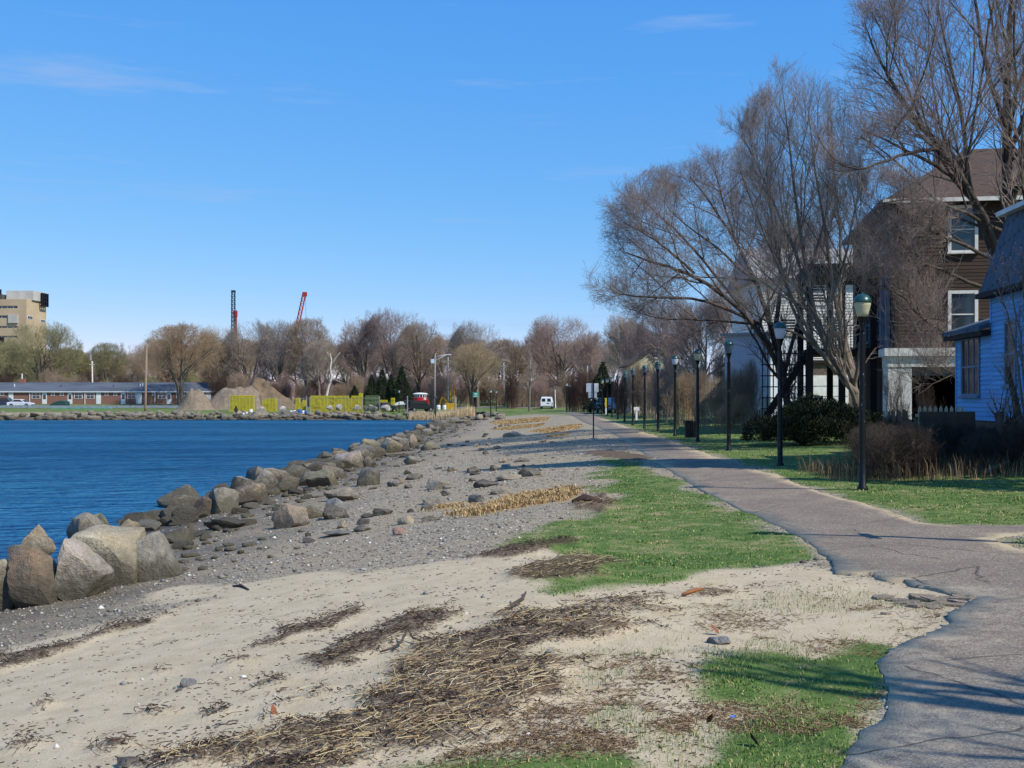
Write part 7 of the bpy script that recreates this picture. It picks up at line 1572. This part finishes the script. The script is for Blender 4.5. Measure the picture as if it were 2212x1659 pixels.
# vehicles
TYRE = M('tyre_rubber', (20, 20, 22), (28, 28, 30)); CHR = M('bumper_grey', (120, 122, 124), (100, 102, 104), rough=0.4); REDL = M('tail_light_red', (160, 24, 24), (130, 18, 20), rough=0.2); CGL = M('car_glass', (22, 26, 30), (30, 34, 40), rough=0.06, spec=0.7)
def carpaint(nm, c): return M(nm, c, tuple(int(v * .92) for v in c), scale=0.5, rough=0.28, spec=0.55)
def car(px, d, L, label, m, rz=0.0, kind='sedan', cat='car'):
    x = X_at(px, d); e = thing('parked_' + cat, label, cat, (x, d, gz(x, d)), rz); h = L / 2; W_ = 0.86
    if kind == 'suv': low = [(-h, .35), (h, .35), (h, .95), (h * .62, 1.05), (-h, 1.08)]; cab = [(-h * .98, 1.05), (h * .5, 1.05), (h * .25, 1.68), (-h * .88, 1.7)]
    else: low = [(-h, .3), (h, .3), (h, .72), (h * .5, .9), (-h * .75, .95), (-h, .85)]; cab = [(-h * .72, .92), (h * .45, .88), (h * .12, 1.4), (-h * .42, 1.42)]
    MB().prism(low, -W_, W_).build('body', m, e, bevel=0.05)
    cb = MB().prism(cab, -W_ * .88, W_ * .88).build('cabin', m, e, bevel=0.06)
    for s in (-1, 1):
        c0 = [(sum(p[0] for p in cab) / 4, sum(p[1] for p in cab) / 4)] * 4; pl = [((p[0] - c[0]) * .82 + c[0], (p[1] - c[1]) * .68 + c[1]) for p, c in zip(cab, c0)]
        MB().prism(pl, s * W_ * .885 - .01, s * W_ * .885 + .01).build('window', CGL, e)
    (xa, za), (xb, zb2) = cab[1], cab[2]; MB().bar((xa * .97 + xb * .03 + .02, 0, za + .06), (xb + .03, 0, zb2 - .05), 1.35, .02).build('windscreen', CGL, e); (xa, za), (xb, zb2) = cab[0], cab[3]; MB().bar((xa * .97 - .02, 0, za + .06), (xb - .03, 0, zb2 - .05), 1.35, .02).build('rear_window', CGL, e)
    for sx in (-.62, .62):
        for s in (-1, 1):
            w0 = MB(Matrix.Translation((sx * h, s * W_ * .94, .33)) @ Matrix.Rotation(math.pi / 2, 4, 'X')).lathe([(.33, -.1), (.33, .1)], 14).build('wheel', TYRE, e); MB(Matrix.Translation((sx * h, s * (W_ * .94 + .105), .33)) @ Matrix.Rotation(math.pi / 2, 4, 'X')).lathe([(.19, -.012), (.19, .012)], 10).build('rim', CHR, w0)
    for s in (-1, 1): MB().box(-h - .03, s * .62 - .14, .66, -h + .02, s * .62 + .14, .84).build('tail_light', REDL, e); MB().box(h - .02, s * .6 - .15, .55, h + .03, s * .6 + .15, .7).build('headlight', DOORW, e)
    MB().box(-h - .08, -W_ * .95, .36, -h + .03, W_ * .95, .56).build('bumper', CHR, e); MB().box(h - .03, -W_ * .95, .34, h + .08, W_ * .95, .52).build('bumper', CHR, e)
    return e
car(12, 204, 4.5, 'dark SUV parked before the motel at the left edge', carpaint('dark_blue_paint', (48, 56, 70)), 0.1, 'suv'); car(45, 204, 4.3, 'white car parked before the motel right of the dark SUV', carpaint('white_car_paint', (218, 220, 222)), 0.0)
car(826, 176, 4.4, 'dark green sedan parked behind the grey and white boulders', carpaint('dark_green_paint', (34, 50, 48)), math.pi); car(908, 176, 4.4, 'black SUV parked below the red cabin boat', carpaint('black_car_paint', (26, 28, 32)), 0.5, 'suv')
car(1332, 128, 4.6, 'pale blue pick-up cabin parked among the far lamps', carpaint('pale_blue_paint', (150, 170, 190)), math.radians(80), 'suv'); car(1298, 134, 5.0, 'white SUV parked behind the double sign by the dark brush', carpaint('white_car_paint', (218, 220, 222)), math.radians(70), 'suv')
# white van seen from the rear
d = 190.0; x = X_at(1180, d); z0 = Z_at(884.5, d); VW = carpaint('white_van_paint', (232, 232, 230))
e = thing('white_van', 'white van parked with its rear doors facing the viewer at the end of the lawn', 'van', (x, d, z0), math.radians(-4))
mb = MB(Matrix.Rotation(math.pi / 2, 4, 'Z') @ Matrix.Translation((0, 0, 0)))
MB().add([(-1.0, 0, .5), (1.0, 0, .5), (1.0, 0, 1.15), (.86, .12, 1.98), (.7, .16, 2.08), (-.7, .16, 2.08), (-.86, .12, 1.98), (-1.0, 0, 1.15)] + [(-1.0, 4.6, .5), (1.0, 4.6, .5), (1.0, 4.6, 1.15), (.86, 4.0, 1.98), (.7, 3.9, 2.08), (-.7, 3.9, 2.08), (-.86, 4.0, 1.98), (-1.0, 4.6, 1.15)], [tuple(range(7, -1, -1)), tuple(range(8, 16))] + [(k_, (k_ + 1) % 8, 8 + (k_ + 1) % 8, 8 + k_) for k_ in range(8)]).build('body', VW, e, bevel=0.04)
for s in (-1, 1):
    dr = MB().add([(s * .015, -.02, .62), (s * .93, -.02, .62), (s * .93, -.02, 1.2), (s * .8, .085, 1.94), (s * .015, .085, 1.94), (s * .015, -.02, 1.2)] + [(s * .015, .06, .62), (s * .93, .06, .62), (s * .93, .06, 1.2), (s * .8, .16, 1.94), (s * .015, .16, 1.94), (s * .015, .06, 1.2)], [(0, 1, 2, 5), (5, 2, 3, 4), (0, 6, 7, 1), (1, 7, 8, 2), (2, 8, 9, 3), (3, 9, 10, 4), (4, 10, 11, 5), (5, 11, 6, 0)]).build('rear_door', VW, e)
    MB().add([(s * .14, -.012, 1.26), (s * .78, -.012, 1.26), (s * .7, .056, 1.8), (s * .14, .056, 1.8), (s * .14, .05, 1.26), (s * .78, .05, 1.26), (s * .7, .1, 1.8), (s * .14, .1, 1.8)], [(0, 1, 2, 3), (0, 4, 5, 1), (1, 5, 6, 2), (2, 6, 7, 3), (3, 7, 4, 0)]).build('window', CGL, dr)
    MB().box(s * .97 - .05, -.05, .72, s * .97 + .05, .08, 1.15).build('tail_light', REDL, e)
    for yy_ in (0.95, 3.6):
        w0 = MB(Matrix.Translation((s * .86, yy_, .36)) @ Matrix.Rotation(math.pi / 2, 4, 'Y')).lathe([(.36, -.12), (.36, .12)], 14).build('wheel', TYRE, e); MB(Matrix.Translation((s * .985, yy_, .36)) @ Matrix.Rotation(math.pi / 2, 4, 'Y')).lathe([(.2, -.012), (.2, .012)], 10).build('rim', CHR, w0)
MB().box(-1.0, -.16, .42, 1.0, .05, .62).build('bumper', CHR, e); MB().box(.12, -.045, .92, .5, -.022, 1.08).build('licence_plate', M('plate_dark', (60, 62, 66), (50, 52, 56)), e)
# white covered boat and red cabin boat on the yard
d = 178; x = X_at(866, d); e = thing('covered_boat', 'white covered boat parked on the yard before the dark conifers', 'boat', (x, d, gz(x, d)))
mb = MB(); secs = [(-1.0, .55, .3), (-0.9, .95, .35), (0.2, 1.0, .35), (1.05, .7, .45), (1.35, .12, .75)]
for (xx, w0, zb2) in secs: mb.v += [(xx, -w0 * .4, zb2), (xx, -w0, zb2 + .55), (xx, w0, zb2 + .55), (xx, w0 * .4, zb2)]
for i in range(4): o0, o1 = i * 4, i * 4 + 4; mb.f += [(o0 + a, o0 + (a + 1) % 4, o1 + (a + 1) % 4, o1 + a) for a in range(4)]; mb.m += [0] * 4
mb.f += [(3, 2, 1, 0), (16, 17, 18, 19)]; mb.m += [0, 0]; mb.build('hull', BW, e); MB().prism([(-1.0, .9), (1.2, 1.1), (.4, 1.45), (-.2, 1.5), (-.9, 1.2)], -.7, .7).build('cover', WHITEP, e, bevel=.08); MB().box(-.8, -.5, 0, -.6, .5, .4).box(.5, -.5, 0, .7, .5, .45).build('cradle', GAL, e)
d = 184; x = X_at(908, d); z0 = gz(x, d); BR = carpaint('boat_red_paint', (186, 26, 34)); e = thing('red_cabin_boat', 'red boat with white-roofed wheelhouse and a row of windows, ashore behind the black SUV', 'boat', (x, d, z0)); zz_ = lambda py: Z_at(py, d) - z0
mb = MB(); 
for (xx, w0, zt_) in ((-1.55, .5, zz_(867)), (-1.2, 1.1, zz_(865.5)), (0.6, 1.2, zz_(865)), (1.35, .9, zz_(864))): mb.v += [(xx, -w0 * .5, .25), (xx, -w0, zt_), (xx, w0, zt_), (xx, w0 * .5, .25)]
for i in range(3): o0, o1 = i * 4, i * 4 + 4; mb.f += [(o0 + a, o0 + (a + 1) % 4, o1 + (a + 1) % 4, o1 + a) for a in range(4)]; mb.m += [0] * 4
mb.f += [(3, 2, 1, 0), (12, 13, 14, 15)]; mb.m += [0, 0]; mb.build('hull', BR, e)
MB().lathe([(1.12, 0), (1.12, zz_(858.5) - zz_(866))], 16, c=(0, 0, zz_(866))).build('wheelhouse', BR, e, smooth=False); wh = MB().lathe([(1.1, 0), (1.12, zz_(852) - zz_(858.5))], 16, c=(0, 0, zz_(858.5))).build('window_band', WHITEP, e)
for i in range(16):
    a = (i + .5) * math.pi / 8; MB(Matrix.Rotation(a, 4, 'Z')).box(1.085, -.15, zz_(857.8), 1.125, .15, zz_(853)).build('pane', CGL, wh)
MB().lathe([(1.2, 0), (1.22, .08), (.9, .22), (.3, .28)], 16, c=(0, 0, zz_(852))).build('roof', WHITEP, e); MB().box(-.5, -.1, zz_(850), .2, .1, zz_(847.8)).lathe([(.04, 0), (.04, .6)], 6, c=(.4, 0, zz_(850))).build('roof_fittings', BLACKP, e)
MB(Matrix.Translation((.8, -.88, zz_(861.5))) @ Matrix.Rotation(math.pi / 2, 4, 'X')).lathe([(.2, -.03), (.2, .03)], 12).build('round_emblem', WHITEP, e)
for px, py, w0, h0, m, lab, nm, cat, d in ((975, 866, 11, 17, M('machine_yellow', (206, 158, 36), (186, 140, 30)), 'yellow digger frame standing behind the reeds', 'digger', 'digger', 196),):
    x = X_at(px - 4, d); e = thing(nm, lab, cat, (x, d, gz(x, d))); k = d / F
    MB().box(.1, -.1, Z_at(866, d), .22, .1, Z_at(838, d)).box(.75, -.1, Z_at(866, d), .87, .1, Z_at(838, d)).box(.1, -.1, Z_at(841, d), .87, .1, Z_at(838, d)).build('frame', m, e); MB().box(-.8, -.6, 0, 1.2, .6, 1.0).build('body', m, e, bevel=.05); MB().bar((-1.8, 0, .4), (-1.2, 0, 2.2), .2).bar((-1.2, 0, 2.2), (-.2, 0, .9), .2).build('arm', m, e)
d = 205; x = X_at(127, d); e = thing('tarp_heap', 'dark green tarpaulin covered heap before the motel', 'tarp', (x, d, gz(x, d)))
MB().prism([(-1.6, 0), (1.6, 0), (1.6, 1.0), (.6, 1.15), (-.4, .9), (-1.5, .3)], -1, 1).build('tarp', M('green_tarp', (44, 78, 72), (34, 64, 60), scale=2), e, bevel=.1)
d = 197; x = X_at(177, d); e = thing('tarp_strip', 'long low turquoise tarpaulin strip under the guardrail', 'tarp', (x, d, gz(x, d)))
MB().prism([(-5.2, 0), (5.2, 0), (5.0, .22), (2, .3), (-1, .24), (-5.0, .2)], -.3, .3).build('tarp', M('turquoise_tarp', (90, 176, 168), (76, 156, 150)), e)
# grey-blue house shapes behind the trees
for px, top, w0, lab, m, dd in ((655, 812, 24, 'white gabled house glimpsed through trees behind the brown mound', WHITES, 250), (742, 796, 14, 'small white gable peeking over the brush left of the conifers', WHITES, 300), (310, 815, 30, 'flat white roofed building behind the motel roof', WHITE_SHADED, 262)):
    x = X_at(px, dd); e = thing('house', lab, 'house', (x, dd, .7)); W_ = w0 * dd / F; zt = Z_at(top, dd) - .7
    if 'flat' in lab: MB().box(-W_ / 2, 0, 0, W_ / 2, 6, zt).build('wall', m, e); MB().box(-W_ / 2 - .3, -.3, zt, W_ / 2 + .3, 6.3, zt + .3).build('roof', WHITEP, e)
    else:
        MB().prism([(-W_ / 2, 0), (W_ / 2, 0), (W_ / 2, zt - W_ * .45), (0, zt), (-W_ / 2, zt - W_ * .45)], 0, 7).build('wall', m, e); MB().prism([(-W_ / 2 - .3, zt - W_ * .45 - .2), (0, zt + .05), (0, zt + .3), (-W_ / 2 - .4, zt - W_ * .45)], -.3, 7.3).prism([(.003, zt + .05), (W_ / 2 + .3, zt - W_ * .45 - .2), (W_ / 2 + .4, zt - W_ * .45), (.003, zt + .3)], -.3, 7.3).build('roof', ROOFG, e)
    window(Matrix(), -.4, .4, zt * .45, zt * .62, e, TRIM, GLASS)

# ---- the person on the far bank: dark hooded jacket, grey trousers, standing with the back half turned
d = 169.5; x = X_at(510, d); z0 = gz(x, d)
me = bpy.data.meshes.new('person')
J = [(0, 0, .93), (0, 0, 1.12), (0, .01, 1.38), (0, .01, 1.5), (0, -.01, 1.62), (0, -.01, 1.72), (-.19, .01, 1.42), (-.25, .02, 1.15), (-.2, -.1, .95), (-.18, -.14, .88), (.19, .01, 1.42), (.25, .02, 1.15), (.2, -.1, .95), (.18, -.14, .88),
     (-.1, 0, .88), (-.12, -.02, .48), (-.12, .02, .08), (-.13, -.12, .04), (.1, 0, .88), (.12, -.01, .48), (.13, .03, .08), (.15, -.11, .04)]
Rr = [.17, .16, .18, .07, .1, .09, .085, .065, .05, .045, .085, .065, .05, .045, .105, .075, .05, .045, .105, .075, .05, .045]
E = [(0, 1), (1, 2), (2, 3), (3, 4), (4, 5), (2, 6), (6, 7), (7, 8), (8, 9), (2, 10), (10, 11), (11, 12), (12, 13), (0, 14), (14, 15), (15, 16), (16, 17), (0, 18), (18, 19), (19, 20), (20, 21)]
me.from_pydata(J, E, []); po = link('body', me); sk = po.modifiers.new('skin', 'SKIN'); po.modifiers.new('sub', 'SUBSURF').levels = 2
for i, v_ in enumerate(me.skin_vertices[0].data): v_.radius = (Rr[i], Rr[i] * .8); v_.use_root = (i == 0)
dg = bpy.context.evaluated_depsgraph_get(); m2 = bpy.data.meshes.new_from_object(po.evaluated_get(dg)); bpy.data.objects.remove(po)
tt = NT('person_clothes'); zc = tt.n('SeparateXYZ', {0: tt.n('TexCoord').outputs['Object']}).outputs[2]
tt.set(Base_Color=tt.ramp(tt.math('MULTIPLY', zc, 0.5), [(0.0, lin(40, 36, 34)), (0.05, lin(96, 98, 104)), (0.44, lin(96, 98, 104)), (0.452, lin(34, 32, 36)), (0.79, lin(34, 32, 36)), (0.8, lin(150, 112, 92)), (0.9, lin(44, 34, 30))], 'CONSTANT'), Roughness=0.85)
m2.materials.clear(); m2.materials.append(tt.m); m2.polygons.foreach_set('use_smooth', [True] * len(m2.polygons))
e = thing('person', 'person in dark hooded jacket and grey trousers standing on the far bank by the barrels', 'person', (x, d, z0), 0.5); link('body', m2, e)
MB().lathe([(.12, 0), (.135, .1), (.13, .2), (.09, .28), (.02, .3)], 12, c=(0, .015, 1.5)).build('hood', M('dark_hood', (30, 28, 32), (40, 38, 42)), e, smooth=True)
print('TRIS', sum(len(p.vertices) - 2 for m_ in bpy.data.meshes for p in m_.polygons))
